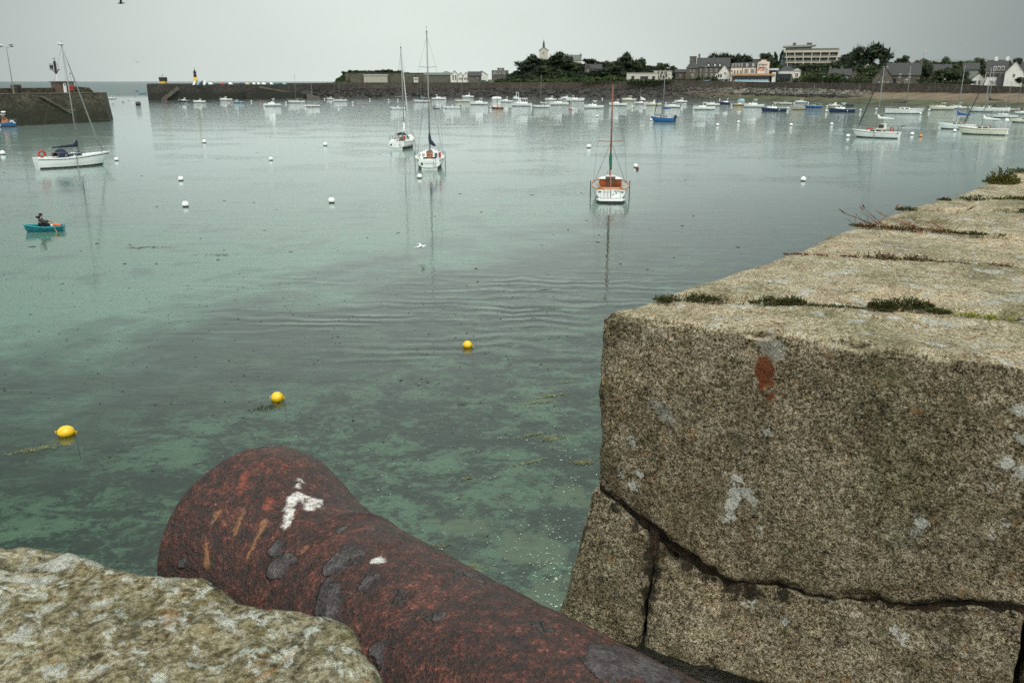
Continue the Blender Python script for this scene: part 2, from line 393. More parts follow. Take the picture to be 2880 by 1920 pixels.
# ------------------------------------------------------------------ foreground granite
def granite(name, marks, vertical=False, scale=1.0, crust=False):
    m, nt, b, o = newmat(name); v = objvec(nt)
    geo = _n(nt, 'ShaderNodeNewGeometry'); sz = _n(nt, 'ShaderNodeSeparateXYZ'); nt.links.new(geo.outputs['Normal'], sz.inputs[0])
    g1 = nois(nt, v, 185 * scale, 3, 0.6); g2 = nois(nt, v, 80 * scale, 5, 0.72, 0.3); gm = nois(nt, mapg(nt, v, (1, 1, .6)), 13 * scale, 5, 0.68, 0.4); g3 = nois(nt, v, 18 * scale, 5, 0.6); g4 = nois(nt, v, 4.5 * scale, 4, 0.6)
    gr = mth(nt, 'ADD', mth(nt, 'MULTIPLY', g1, 0.42), mth(nt, 'MULTIPLY_ADD', g2, 0.42, mth(nt, 'MULTIPLY', gm, 0.16)))
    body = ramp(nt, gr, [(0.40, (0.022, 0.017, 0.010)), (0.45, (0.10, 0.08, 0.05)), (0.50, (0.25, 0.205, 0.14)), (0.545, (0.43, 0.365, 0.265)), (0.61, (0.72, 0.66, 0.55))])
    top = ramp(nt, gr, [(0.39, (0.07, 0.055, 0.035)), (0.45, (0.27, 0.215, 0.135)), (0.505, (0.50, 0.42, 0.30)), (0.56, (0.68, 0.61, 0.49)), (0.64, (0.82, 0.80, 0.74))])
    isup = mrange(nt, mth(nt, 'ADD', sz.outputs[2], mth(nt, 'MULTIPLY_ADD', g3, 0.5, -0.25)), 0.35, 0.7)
    c = mixc(nt, isup, body, top)  # tops paler with weathering; front-face shade also put into the darker body ramp
    # slow tonal drift, green-black algae, ochre and pale grey lichens
    c = mixc(nt, mth(nt, 'MULTIPLY', mrange(nt, g4, 0.45, 0.7), 0.55), c, mixc(nt, 0.75, c, (0.20, 0.17, 0.11), 'MULTIPLY'))
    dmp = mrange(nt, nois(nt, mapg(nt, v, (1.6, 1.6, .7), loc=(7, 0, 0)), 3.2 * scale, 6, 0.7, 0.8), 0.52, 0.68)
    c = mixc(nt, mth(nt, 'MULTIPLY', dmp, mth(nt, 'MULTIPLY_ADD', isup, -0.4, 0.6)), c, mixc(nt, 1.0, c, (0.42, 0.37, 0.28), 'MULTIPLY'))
    gb = nois(nt, mapg(nt, v, (1, 1, 0.7), loc=(5, 5, 1)), 1.9 * scale, 3, 0.6, 0.4)
    c = mixc(nt, 1.0, c, ramp(nt, gb, [(0.32, (0.62, 0.66, 0.52)), (0.5, (0.90, 0.89, 0.84)), (0.66, (1.05, 0.98, 0.87))]), 'MULTIPLY')
    if crust:
        c = mixc(nt, 1.0, c, (0.64, 0.68, 0.66), 'MULTIPLY')
        pt = mrange(nt, nois(nt, mapg(nt, v, loc=(1, 5, 2)), 48, 5, 0.7, 0.8), 0.53, 0.60); c = mixc(nt, mth(nt, 'MULTIPLY', pt, 0.75), c, mixc(nt, gr, (0.012, 0.012, 0.007), (0.16, 0.15, 0.08)))
        yl = mrange(nt, nois(nt, mapg(nt, v, loc=(2, 9, 4)), 26, 5, 0.7, 1.0), 0.54, 0.62); c = mixc(nt, mth(nt, 'MULTIPLY', yl, 0.35), c, (0.20, 0.17, 0.06))
        wh_ = mrange(nt, nois(nt, mapg(nt, v, loc=(8, 3, 6)), 46, 6, 0.7, 0.4), 0.56, 0.60); c = mixc(nt, mth(nt, 'MULTIPLY', wh_, 0.7), c, ramp(nt, g2, [(0.3, (0.34, 0.36, 0.31)), (0.6, (0.66, 0.68, 0.62))]))
    alg = mrange(nt, nois(nt, v, 7 * scale, 5, 0.65, 0.5), 0.53, 0.66)
    c = mixc(nt, mth(nt, 'MULTIPLY', alg, 0.5), c, mixc(nt, gr, (0.02, 0.022, 0.008), (0.17, 0.155, 0.06)))
    och = mrange(nt, nois(nt, v, 26 * scale, 4, 0.6, 1.0), 0.61, 0.70)
    c = mixc(nt, mth(nt, 'MULTIPLY', och, 0.45), c, (0.36, 0.17, 0.045))
    li = mrange(nt, nois(nt, mapg(nt, v, loc=(3, 1, 2)), 13 * scale, 6, 0.68, 0.6), 0.56, 0.62)
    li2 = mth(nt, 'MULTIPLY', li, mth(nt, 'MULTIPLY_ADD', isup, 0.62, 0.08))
    c = mixc(nt, li2, c, ramp(nt, g2, [(0.35, (0.30, 0.31, 0.27)), (0.6, (0.62, 0.63, 0.58))]))
    for items, col, amt, amp, ns in marks:
        mk = blobs(nt, v, items, amp, ns)
        mk = mth(nt, 'MULTIPLY', mk, mrange(nt, gr, 0.36, 0.52, amt * 0.55, amt))
        c = mixc(nt, mk, c, col if isinstance(col, tuple) else col)
    nt.links.new(c, b.inputs['Base Color']); b.inputs['Roughness'].default_value = 0.9; b.inputs['Specular IOR Level'].default_value = 0.25
    n1 = bump(nt, None, g2, 0.015); n2 = bump(nt, None, g1, 0.006, prev=n1); n3 = bump(nt, None, gm, 0.016, prev=n2); bump(nt, b, g3, 0.022, prev=n3)
    return m
def block(name, fn, dims, rad, step, amp, mat, parent, seed=0, warp=None):
    """rounded stone: fn maps [0,1]^3 to the world, surface gets real relief"""
    bm = bmesh.new(); seen = {}; rd = rad
    N = [max(2, int(round(d / step))) for d in dims]
    def vert(i, j, k):
        key = (i, j, k)
        if key in seen: return seen[key]
        q = [i / N[0] * dims[0], j / N[1] * dims[1], k / N[2] * dims[2]]
        c = [min(max(q[a], rd), dims[a] - rd) for a in range(3)]
        d = Vector([q[a] - c[a] for a in range(3)])
        if d.length > 1e-9: d.normalize()
        q = [c[a] + d[a] * rd for a in range(3)]
        P = fn(q[0] / dims[0], q[1] / dims[1], q[2] / dims[2])
        e = 1e-3
        # outward direction in the world
        P2 = fn((q[0] + d[0] * e) / dims[0], (q[1] + d[1] * e) / dims[1], (q[2] + d[2] * e) / dims[2])
        nrm = (P2 - P); nrm = nrm.normalized() if nrm.length > 0 else Vector((0, 0, 1))
        s = Vector((seed * 7.3, seed * 3.1, seed * 1.7))
        h = 1.3 * noise.noise(P * 3.1 + s) + 0.75 * noise.noise(P * 9 + s) + 0.42 * noise.noise(P * 26 + s) + 0.22 * noise.noise(P * 70 + s)
        # chipped arrises
        edge = 1 - max(abs(x) for x in d) if d.length > 0 else 0
        ch = max(0, noise.noise(P * 14 + s) - 0.05) * 2.5 * min(1, edge * 5)
        P = P + nrm * amp * (h - ch * 1.4)
        if warp: P = warp(P)
        v = bm.verts.new(P); seen[key] = v; return v
    def face(a, b_, fixed, val):
        for i in range(N[a]):
            for j in range(N[b_]):
                ks = []
                for (di, dj) in ((0, 0), (1, 0), (1, 1), (0, 1)):
                    k = [0, 0, 0]; k[a] = i + di; k[b_] = j + dj; k[fixed] = val; ks.append(vert(*k))
                try: bm.faces.new(ks)
                except ValueError: pass
    for fx, (a, b_) in ((0, (1, 2)), (1, (0, 2)), (2, (0, 1))):
        face(a, b_, fx, 0); face(a, b_, fx, N[fx])
    bmesh.ops.recalc_face_normals(bm, faces=bm.faces)
    me = bpy.data.meshes.new(name); bm.to_mesh(me); bm.free(); me.materials.append(mat)
    me.polygons.foreach_set('use_smooth', [True] * len(me.polygons))
    o = bpy.data.objects.new(name, me); COL.objects.link(o); o.parent = parent
    return o
ZT = 8.35
A = G(1692, 878, ZT); B = G(2872, 1020, ZT)
AB = (B - A); LAB0 = AB.length; B = B + AB.normalized() * 0.16; AB = (B - A); LAB = AB.length; U = AB.normalized(); Nf = Vector((U.y, -U.x, 0))     # Nf points at the viewer's side
if Nf.y > 0: Nf = -Nf
def onface(px, py):
    d = ray(px, py); t = (A - EYE).dot(Nf) / d.dot(Nf); P = EYE + d * t
    return (P - A).dot(U), P.z
wall_line = (G(2560, 590, ZT) - G(1862, 838, ZT)); WD = wall_line.normalized()
jbot = [onface(*p) for p in ((1640, 1345), (1672, 1368), (1750, 1420), (1850, 1500), (1950, 1572), (2050, 1625), (2200, 1660), (2400, 1690), (2600, 1703), (2850, 1710), (2990, 1712))]
zb = lambda s: interp(jbot, s) + 0.016 * noise.noise(Vector((s * 8, 1, 2))) + 0.011 * noise.noise(Vector((s * 27, 5, 2)))
spot = lambda px, py: A + U * onface(px, py)[0] + Vector((0, 0, onface(px, py)[1] - A.z))
WST = [([(spot(*p), r_) for p, r_ in (((2072, 1345), 0.0162), ((2066, 1385), 0.0216), ((2056, 1420), 0.0230), ((2048, 1452), 0.0175), ((2100, 1385), 0.0189), ((2118, 1405), 0.0162), ((1800, 1330), 0.0135), ((1785, 1365), 0.0162), ((1752, 1335), 0.0121), ((1775, 1240), 0.0108), ((1737, 1180), 0.0054), ((2590, 1470), 0.0189), ((2580, 1500), 0.0121), ((2525, 1775), 0.0189), ((2540, 1795), 0.0149), ((2140, 1480), 0.0095), ((2205, 1745), 0.0121), ((2110,1700),.02), ((2080,1690),.014), ((2870,1150), 0.017), ((2830,1300), 0.017), ((2800,1370), 0.012), ((2830,1470), 0.010), ((2790,1500), 0.010), ((2880,1330), 0.022), ((2870,1230), 0.017), ((2160,1215),.012), ((1700,1640),.02), ((1720,1560),.014))], (0.60, 0.60, 0.55), 0.8, 0.034, 75), ([(spot(*p), r_) for p, r_ in (((1690, 1385), 0.026), ((1740, 1425), 0.028), ((1800, 1475), 0.032), ((1840, 1505), 0.036), ((1880, 1545), 0.038), ((1930, 1585), 0.040), ((1985, 1615), 0.040), ((2050, 1655), 0.038), ((2110, 1668), 0.032), ((2200, 1680), 0.029), ((2320, 1695), 0.026), ((2450, 1702), 0.024), ((2600, 1712), 0.028), ((2700, 1712), 0.032), ((1835, 1560), 0.032), ((1832, 1610), 0.031), ((1830, 1660), 0.031), ((1830, 1710), 0.033), ((1832, 1760), 0.036))], (0.016, 0.012, 0.008), 0.85, 0.030, 55), ([(spot(*p), r_) for p, r_ in (((1835, 1540), .008), ((1960, 1600), .008), ((2130, 1665), .009), ((2180, 1672), .008), ((2240, 1680), .008), ((2420, 1694), .006))], (0.16, 0.05, 0.02), 0.8, 0.025, 60),  # second set draws near-black spots along the crack and the upright joint
       ([(spot(*p), r_) for p, r_ in (((2150, 1030), .026), ((2148, 1060), .026), ((2142, 1088), .016), ((2166, 1112), .009), ((2168, 1122), .008))], (0.17, 0.045, 0.014), 0.95, 0.022, 45),
       ([(spot(*p), r_) for p, r_ in (((2180, 985), .03), ((2150, 970), .02), ((1850, 1140), .02), ((1870, 1165), .02), ((1890, 1180), .014))], (0.40, 0.40, 0.36), 0.5, 0.02, 60)]
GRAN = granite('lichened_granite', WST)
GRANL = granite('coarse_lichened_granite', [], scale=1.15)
wall = empty('harbour_wall', (A.x, A.y, 0), 0, 'thick granite parapet running away to the right with plants in its joints', 'stone wall')
def unparent_fix(o, root):    # children built in world space
    o.matrix_parent_inverse = Matrix.Translation(-root.location) @ Matrix.Identity(4)
    return o
INN = B.copy()
def inner_hit(P, Q):          # joint line PQ meets the inner edge of the parapet
    d = (Q - P); a = Matrix(((d.x, -WD.x), (d.y, -WD.y))); rhs = Vector((INN.x - P.x, INN.y - P.y)); s_ = a.inverted() @ rhs
    return P + d * s_[0]
# corner stone (the tall end block)
d1 = G(1835, 838, ZT) ; e1 = inner_hit(d1, G(2600, 876, ZT))
def fn1(u, v, w):
    top = (A.lerp(B, u)).lerp(d1.lerp(e1, u), v)
    s_ = u * LAB; zbt = zb(s_)
    P = top.copy(); P.z = zbt + (ZT - zbt) * w
    return P
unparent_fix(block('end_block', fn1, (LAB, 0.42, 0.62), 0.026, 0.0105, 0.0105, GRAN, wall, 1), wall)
jl = [(1862, 838), (2204, 713), (2397, 635), (2530, 590), (2645, 562), (2782, 508), (2900, 470)]
jr = [(2833, 895), (2833, 749), (2778, 662), (2824, 593), (2880, 561), (2880, 511), (2990, 470)]
prevL, prevR = d1 + Vector((0.012, .01, 0)), e1
for i in range(1, 19):
    if i < len(jl):
        Lp = G(*jl[i], ZT); Rp = inner_hit(Lp, G(*jr[i], ZT))
    else:
        Lp = prevL + WD * 0.75; Rp = prevR + WD * 0.75
    gap = 0.018
    L0 = prevL + WD * gap; R0 = prevR + WD * gap
    def fn2(u, v, w, L0=L0, R0=R0, L1=Lp, R1=Rp):
        P = L0.lerp(R0, u).lerp(L1.lerp(R1, u), v); P = P.copy(); P.z = ZT - 0.5 + 0.5 * w + 0.006 * math.sin(i * 2.1); return P
    dm = ((R0 - L0).length, (Lp - L0).length, 0.5)
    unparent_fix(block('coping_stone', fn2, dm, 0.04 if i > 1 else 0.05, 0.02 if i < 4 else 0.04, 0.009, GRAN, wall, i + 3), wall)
    prevL, prevR = Lp, Rp
far_end = prevL.copy()
# lower course with ragged top following the mortar line
cut = onface(1830, 1620)[0]
def low(s0, s1, out0, out1, name, seed, fwd):
    def fn(u, v, w):
        s_ = s0 + (s1 - s0) * u
        gap = 0.006 + 0.07 * math.exp(-((s_ - 0.25) / 0.13) ** 2) * (0.75 + 0.5 * noise.noise(Vector((s_ * 22, 7, 1)))) + 0.008 * abs(noise.noise(Vector((s_ * 13, 3, 1))))
        zt = zb(max(s_, 0.0)) - gap; z0 = 7.28
        s2 = s_ - (out0 + (out1 - out0) * (1 - w)) * (1 - u)
        P = A + U * s2 + Nf * (fwd + 0.07 * (1 - w)) - Nf * (v * 0.7)
        P = P.copy(); P.z = z0 + (zt - z0) * w
        return P
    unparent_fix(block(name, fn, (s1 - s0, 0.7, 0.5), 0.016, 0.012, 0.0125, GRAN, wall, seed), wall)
low(-0.02, cut - 0.003, 0.0, 0.075, 'lower_block', 21, -0.006)
low(cut + 0.003, LAB0 + 0.12, 0, 0, 'lower_block', 22, -0.02)
low(LAB0 + 0.126, LAB0 + 0.75, 0, 0, 'lower_block', 23, -0.02)
# block past the end block on the viewer's side of the inner corner
def fn3(u, v, w):
    P = B + U * (-0.004 + 0.6 * u) + WD * (0.75 * v - 0.0) ; P = P.copy(); P.z = zb(LAB) + (ZT - 0.02 - zb(LAB)) * w; return P
unparent_fix(block('end_block', fn3, (0.6, 0.7, 0.5), 0.014, 0.02, 0.008, GRAN, wall, 31), wall)
# mortar, set back in the joints
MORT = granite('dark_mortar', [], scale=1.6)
mm, mnt = MORT, MORT.node_tree
bs = [n for n in mnt.nodes if n.type == 'BSDF_PRINCIPLED'][0]
lk = bs.inputs['Base Color'].links[0].from_socket
mnt.links.new(mixc(mnt, 0.92, lk, ramp(mnt, nois(mnt, objvec(mnt), 22, 5, 0.7), [(0.35, (0.012, 0.009, 0.007)), (0.55, (0.07, 0.045, 0.03)), (0.64, (0.17, 0.05, 0.018)), (0.75, (0.34, 0.29, 0.22))])), bs.inputs['Base Color'])
mb = MB(); vs = []; nS = 150
for i in range(nS + 1):
    s_ = 0.004 + (LAB + 0.3) * i / nS; zc = zb(max(s_, 0)) - 0.014
    for j in range(9):
        t = j / 8
        P = A + U * s_ - Nf * (0.030 + 0.02 * abs(nz(s_, t * 0.2, 3, 22)) - 0.008 * math.sin(t * PI)) ; dz = 0.034 * (0.5 - t) * 2
        vs.append((P.x, P.y, zc + dz + 0.004 * nz(s_, t, 9, 30)))
mb.add(vs, [(i * 9 + j, (i + 1) * 9 + j, (i + 1) * 9 + j + 1, i * 9 + j + 1) for i in range(nS) for j in range(8)])
P0 = A + U * cut - Nf * 0.035
mb.box((P0.x, P0.y, 7.55), (0.03, 0.03, 0.5), 0, math.atan2(U.y, U.x))
unparent_fix(mb.build('mortar', MORT, wall, smooth=True), wall)
# body of the wall down to the sea bed, battered
mb = MB()
foot = A - U * 0.05
T = [A - U * 0.10 - Nf * 0.10, A - U * 0.10 + WD * 0.0 - Nf * 0.1, far_end - U * 0.04, far_end + U * 1.0, B + U * 0.7 + WD * 0.6, B + U * .7 - Nf * .05]
top = [(p.x, p.y, 7.45) for p in T]
base = [(p.x - U.x * k, p.y - U.y * k, -3) for p, k in zip(T, (0.9, 0.9, 0.9, 0, 0, 0))]
mb.loft([base, top])
unparent_fix(mb.build('wall_core', stone_far('wet_wall_masonry', (0.05, 0.045, 0.035), (0.16, 0.14, 0.11), (0.27, 0.24, 0.2), 2.5, (2.0, 3.5, (0.02, 0.025, 0.012))), wall), wall)
mb = MB()
for i in range(1, 3):
    pass
mb.ext([(p.x, p.y) for p in (A + U * 0.05 + WD * 0.1 - Nf * .05, far_end + U * 0.06, far_end + U * 0.9, B - U * .05 + WD * .1)], 7.3, ZT - 0.03)
unparent_fix(mb.build('joint_fill', MORT, wall), wall)

# left parapet stone, close under the camera
ZL = 8.47
lc = [(-700, 1440), (-350, 1490), (-150, 1508), (0, 1522), (60, 1520), (110, 1526), (180, 1545), (250, 1570), (330, 1597), (400, 1606), (480, 1610), (560, 1614), (610, 1640), (650, 1668), (700, 1686), (760, 1697), (830, 1700), (900, 1716), (945, 1728), (972, 1748), (985, 1785), (1010, 1822), (1040, 1858), (1058, 1900), (1075, 1950), (1120, 2080), (1180, 2300), (1250, 2700)]
cpts = [G(*p, ZL) for p in lc]
L_ = [0]
for a, b_ in zip(cpts, cpts[1:]): L_.append(L_[-1] + (b_ - a).length)
def cont(s_):
    for i in range(len(L_) - 1):
        if s_ <= L_[i + 1]:
            t = (s_ - L_[i]) / (L_[i + 1] - L_[i]); return cpts[i].lerp(cpts[i + 1], t)
    return cpts[-1].copy()
anchor = Vector((-1.0, 0.1, ZL))
left = empty('parapet_wall', (-0.8, 0.4, 0), 0, 'lichen covered granite parapet corner at the lower left beside the cannon', 'stone wall')
nU = 210; prof = [(-0.03, -0.34), (-0.02, -0.2), (-0.012, -0.1)] + [(-0.012, -0.012 * k) for k in range(7, 2, -1)] + [(0.022 * (1 - math.cos(R(a))) - 0.012, -0.026 * (1 - math.sin(R(a)))) for a in (0, 20, 40, 60, 80)] + [(0.012 + 0.0075 * k, 0) for k in range(1, 60)] + [(0.47 + 0.04 * k, 0) for k in range(1, 0)]
mb = MB(); vs = []
for i in range(nU + 1):
    P = cont(L_[-1] * i / nU); dn = (anchor - P); dn.z = 0; dl = dn.length; dn.normalize()
    for (e, h) in prof:
        e2 = min(e, dl * 0.98); Q = P + dn * e2; Q.z = ZL + h
        hh = 0.010 * nz(Q.x, Q.y, Q.z, 5) + 0.005 * nz(Q.x, Q.y, Q.z, 16) + 0.0035 * nz(Q.x, Q.y, Q.z, 45) + 0.0015 * nz(Q.x, Q.y, Q.z, 110)
        if h > -0.02: Q.z += hh - 0.004
        else: Q -= dn * hh
        vs.append(tuple(Q))
n_ = len(prof)
mb.add(vs, [(i * n_ + j, (i + 1) * n_ + j, (i + 1) * n_ + j + 1, i * n_ + j + 1) for i in range(nU) for j in range(n_ - 1)])
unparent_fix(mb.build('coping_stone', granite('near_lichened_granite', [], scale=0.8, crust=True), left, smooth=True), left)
mb = MB(); cc = [cont(L_[-1] * i / 12) for i in range(13)]
cc = [p + (anchor - p).normalized() * 0.05 for p in cc]
mb.ext([(p.x, p.y) for p in cc] + [(-1.9, -0.3)], 5.5, ZL - 0.1)
unparent_fix(mb.build('wall_core', MORT, left), left)
mb = MB(); mb.ext([(-0.22, 0.92), (-0.05, 1.06), (0.75, 0.52), (1.2, -0.6), (-0.6, -0.4)], -3, 7.86)
sill = mb.build('embrasure_sill', GRANL); tag(sill, 'granite sill under the rusty cannon barrel', 'stone sill')
q_ = far_end + U * 0.97; mb = MB(); mb.ext([(-4, -6), (45, -6), (45, 30), (q_.x + 4, q_.y + 6), (q_.x, q_.y), (2.3, 2.0), (2.3, 1.0), (1.1, -0.7), (-.5, -0.45), (-1.8, -.35), (-4, -1.5)], 6.4, 7.35)
tag(mb.build('terrace', GRANL), kind='structure')

# ------------------------------------------------------------------ cannon
MZ = Vector((-0.4989, 1.4674, 9 - 0.8439)); AZc = -0.7578; ELc = 0.0239
AX = Vector((math.sin(AZc) * math.cos(ELc), math.cos(AZc) * math.cos(ELc), math.sin(ELc)))
SD = AX.cross(Vector((0, 0, 1))).normalized(); UPc = SD.cross(AX)
if UPc.z < 0: UPc = -UPc
def crad(t):
    R0, rn, w_, ex, sl, ts = 0.19, 0.1336, 0.151, 1.66, 0.0765, 0.0332
    if t < 0.012: return R0 - 0.012 + 0.012 * math.sqrt(max(0, 1 - ((0.012 - t) / 0.012) ** 2))
    base = rn + sl * min(t, 1.0) + 0.02 * max(0, t - 1.0)
    r_ = base + (R0 - base) * math.exp(-(max(0, t - ts) / w_) ** ex)
    r_ += 0.0055 * math.exp(-((t - 0.285) / 0.010) ** 2) + 0.004 * math.exp(-((t - 1.05) / 0.02) ** 2)
    return r_
mb = MB(); rings = []; NA = 150
ts_ = [0.002 * k for k in range(7)] + [0.014 + 0.0085 * k for k in range(1, 180)] + [1.56 + 0.03 * k for k in range(0, 24)]
for t in [None] + ts_:
    ring = []
    for k in range(NA):
        a = 2 * PI * k / NA; d = SD * math.cos(a) + UPc * math.sin(a)
        if t is None: ring.append(MZ - AX * 0.0 + d * 0.055); continue
        P = MZ - AX * t; r_ = crad(t); Q = P + d * r_
        h = 0.0035 * noise.noise(Q * 6) + 0.0022 * noise.noise(Q * 17) + 0.0009 * noise.noise(Q * 48)
        fl = noise.noise(Q * 13 + Vector((4, 2, 9))) + 0.35 * noise.noise(Q * 40)
        if t > 0.2: h += 0.0028 * sstep(0.36, 0.42, fl)
        ring.append(Q + d * h)
    rings.append(ring)
mb.loft(rings, 0, True, False, True)
can = empty('cannon', (MZ.x - AX.x * 1.0, MZ.y - AX.y * 1.0, 7.86), 0, 'rusty brown iron cannon barrel pointing out over the harbour', 'cannon')
bv = BVHTree.FromPolygons([Vector(p) for p in mb.v], mb.f)
def hit(px, py):
    h_ = bv.ray_cast(EYE, ray(px, py).normalized()); return h_[0] if h_[0] is not None else MZ
m, nt, b, o = newmat('rusted_cast_iron'); v = objvec(nt)
r1 = nois(nt, v, 190, 4, 0.65); r2 = nois(nt, v, 42, 5, 0.65, 0.1); r3 = nois(nt, v, 7, 5, 0.6, 0.4)
c = ramp(nt, mth(nt, 'ADD', mth(nt, 'MULTIPLY', r1, 0.55), mth(nt, 'MULTIPLY', r2, 0.45)), [(0.39, (0.009, 0.004, 0.0035)), (0.46, (0.026, 0.009, 0.006)), (0.53, (0.065, 0.018, 0.011)), (0.60, (0.165, 0.052, 0.032)), (0.69, (0.46, 0.23, 0.155))])
c = mixc(nt, mth(nt, 'MULTIPLY', mrange(nt, r3, 0.40, 0.62), 0.5), c, mixc(nt, 1.0, c, (0.5, 0.38, 0.38), 'MULTIPLY'))
c = mixc(nt, mth(nt, 'MULTIPLY', mrange(nt, nois(nt, v, 27, 5, 0.7, 0.3), 0.645, 0.72), 0.6), c, (0.34, 0.075, 0.028))
c = mixc(nt, 1.0, c, (1.0, 0.84, 0.76), 'MULTIPLY')
# grey mill-scale flakes
fs = nois(nt, mapg(nt, v, loc=(4, 2, 9)), 9, 4, 0.6, 0.3)
flk = mrange(nt, fs, 0.70, 0.715)
fb = blobs(nt, v, [(hit(*p), r_) for p, r_ in (((950, 1580), 0.0238), ((1000, 1560), 0.0170), ((985, 1545), 0.0136), ((780, 1545), 0.0170), ((800, 1575), 0.0153), ((780, 1600), 0.0136), ((925, 1660), 0.0187), ((930, 1700), 0.0221), ((905, 1690), 0.0153), ((1035, 1625), 0.0136), ((1340, 1620), 0.0187), ((1290, 1610), 0.0102), ((1070, 1830), 0.0170), ((1230, 1725), 0.0119), ((965, 1490), 0.0119), ((1045, 1488), 0.0119), ((1760, 1850), 0.0510), ((1820, 1875), 0.0425), ((1720, 1880), 0.0255), ((1520, 1770), 0.0136), ((1120,1680),.012), ((515, 1585), 0.0119))], 0.03, 38, 0.004)
flk = mth(nt, 'MAXIMUM', flk, fb)
rim = mth(nt, 'MULTIPLY', mth(nt, 'MULTIPLY', flk, mth(nt, 'SUBTRACT', 1.0, flk)), 4.0)
c = mixc(nt, mth(nt, 'MULTIPLY', flk, mrange(nt, r2, 0.38, 0.50, 0.35, 0.85)), c, ramp(nt, mth(nt, 'MULTIPLY_ADD', r1, 0.5, mth(nt, 'MULTIPLY', r2, 0.5)), [(0.38, (0.012, 0.010, 0.011)), (0.5, (0.05, 0.045, 0.048)), (0.62, (0.12, 0.11, 0.115))]))
c = mixc(nt, mth(nt, 'MULTIPLY', rim, 0.7), c, (0.012, 0.007, 0.006))
def streak(p0, p1, r_, n=5):
    return [(hit(p0[0] + (p1[0] - p0[0]) * k / (n - 1), p0[1] + (p1[1] - p0[1]) * k / (n - 1)), r_) for k in range(n)]
pale = streak((745, 1465), (700, 1560), .0035, 14) + streak((682, 1440), (660, 1500), .003, 10) + streak((612, 1440), (598, 1465), .003, 5) + streak((580, 1530), (582, 1590), .004, 8) + streak((860, 1540), (850, 1550), .003, 2)
c = mixc(nt, mth(nt, 'MULTIPLY', blobs(nt, v, pale, 0.010, 90, 0.005), 0.62), c, (0.50, 0.23, 0.09))
redk = streak((690, 1335), (672, 1380), .006, 6) + streak((735, 1300), (755, 1318), .004, 3) + streak((770, 1290), (805, 1305), .004, 3) + streak((755, 1410), (755, 1430), .006, 3) + streak((985, 1495), (1050, 1478), .003, 9) + streak((640, 1375), (590, 1385), .003, 4)
c = mixc(nt, mth(nt, 'MULTIPLY', blobs(nt, v, redk, 0.016, 80, 0.006), 0.6), c, (0.36, 0.07, 0.03))
wh = streak((825, 1400), (812, 1435), 0.0085, 5) + streak((812, 1440), (806, 1476), 0.0068, 5) + [(hit(*p), r_) for p, r_ in (((860, 1405), 0.0136), ((882, 1412), 0.0153), ((872, 1425), 0.0119), ((895, 1425), 0.0076), ((845, 1350), 0.0051), ((838, 1366), 0.0051), ((835, 1395), 0.0102), ((1062, 1575), 0.0076), ((1070, 1580), 0.0051))]
c = mixc(nt, mth(nt, 'MULTIPLY', blobs(nt, v, wh, 0.013, 75, 0.004), 0.95), c, ramp(nt, mth(nt, 'MULTIPLY_ADD', r1, 0.5, mth(nt, 'MULTIPLY', r2, 0.5)), [(0.40, (0.16, 0.10, 0.08)), (0.47, (0.52, 0.48, 0.44)), (0.56, (0.78, 0.76, 0.73))]))
nt.links.new(c, b.inputs['Base Color']); b.inputs['Roughness'].default_value = 0.40; b.inputs['Specular IOR Level'].default_value = 0.6
n1 = bump(nt, None, r1, 0.0048); n2 = bump(nt, None, r2, 0.010, prev=n1); n3 = bump(nt, None, flk, 0.004, prev=n2); bump(nt, b, r3, 0.008, prev=n3)
RUST = m
o = mb.build('barrel', RUST, can, smooth=True); o.matrix_parent_inverse = Matrix.Translation(-can.location)
mb = MB(); rr = [(0, 0.055), (-0.15, 0.054), (-0.7, 0.05)]
mb.loft([[MZ - AX * (-t) + (SD * math.cos(2 * PI * k / 24) + UPc * math.sin(2 * PI * k / 24)) * r_ for k in range(24)] for t, r_ in rr], 0, True, False, True)
o = mb.build('bore', BLACK, can, smooth=True); o.matrix_parent_inverse = Matrix.Translation(-can.location)
mb = MB(); E_ = MZ - AX * 2.25
mb.loft([[E_ - AX * t + (SD * math.cos(2 * PI * k / 24) + UPc * math.sin(2 * PI * k / 24)) * r_ for k in range(24)] for t, r_ in ((-.02, .18), (.02, .17), (.06, .09), (.09, .04), (.12, .05), (.16, .065), (.2, .05), (.22, .01))], 0)
o = mb.build('cascabel', RUST, can, smooth=True); o.matrix_parent_inverse = Matrix.Translation(-can.location)

# ------------------------------------------------------------------ plants in the wall joints
L_GREEN = leafmat('stonecrop_green', (0.018, 0.03, 0.008), (0.06, 0.075, 0.022), (0.20, 0.075, 0.035))
L_RED = leafmat('stonecrop_red', (0.07, 0.02, 0.012), (0.20, 0.07, 0.035), (0.30, 0.14, 0.06))
L_BROWN = leafmat('stonecrop_brown', (0.05, 0.035, 0.012), (0.16, 0.10, 0.035), (0.55, 0.50, 0.38))
L_YG = leafmat('yellow_green_sprigs', (0.07, 0.09, 0.012), (0.26, 0.27, 0.04), (0.38, 0.34, 0.06))
def leaf(mb, P, d, l, w):
    d = d.normalized(); a = d.cross(Vector((0.3, 0.2, 1))).normalized(); b2 = d.cross(a)
    mb.add([P, P + d * l * .5 + a * w, P + d * l * .5 + b2 * w * .6, P + d * l * .5 - a * w, P + d * l * .5 - b2 * w * .6, P + d * l], [(0, 1, 2), (0, 2, 3), (0, 3, 4), (0, 4, 1), (5, 2, 1), (5, 3, 2), (5, 4, 3), (5, 1, 4)])
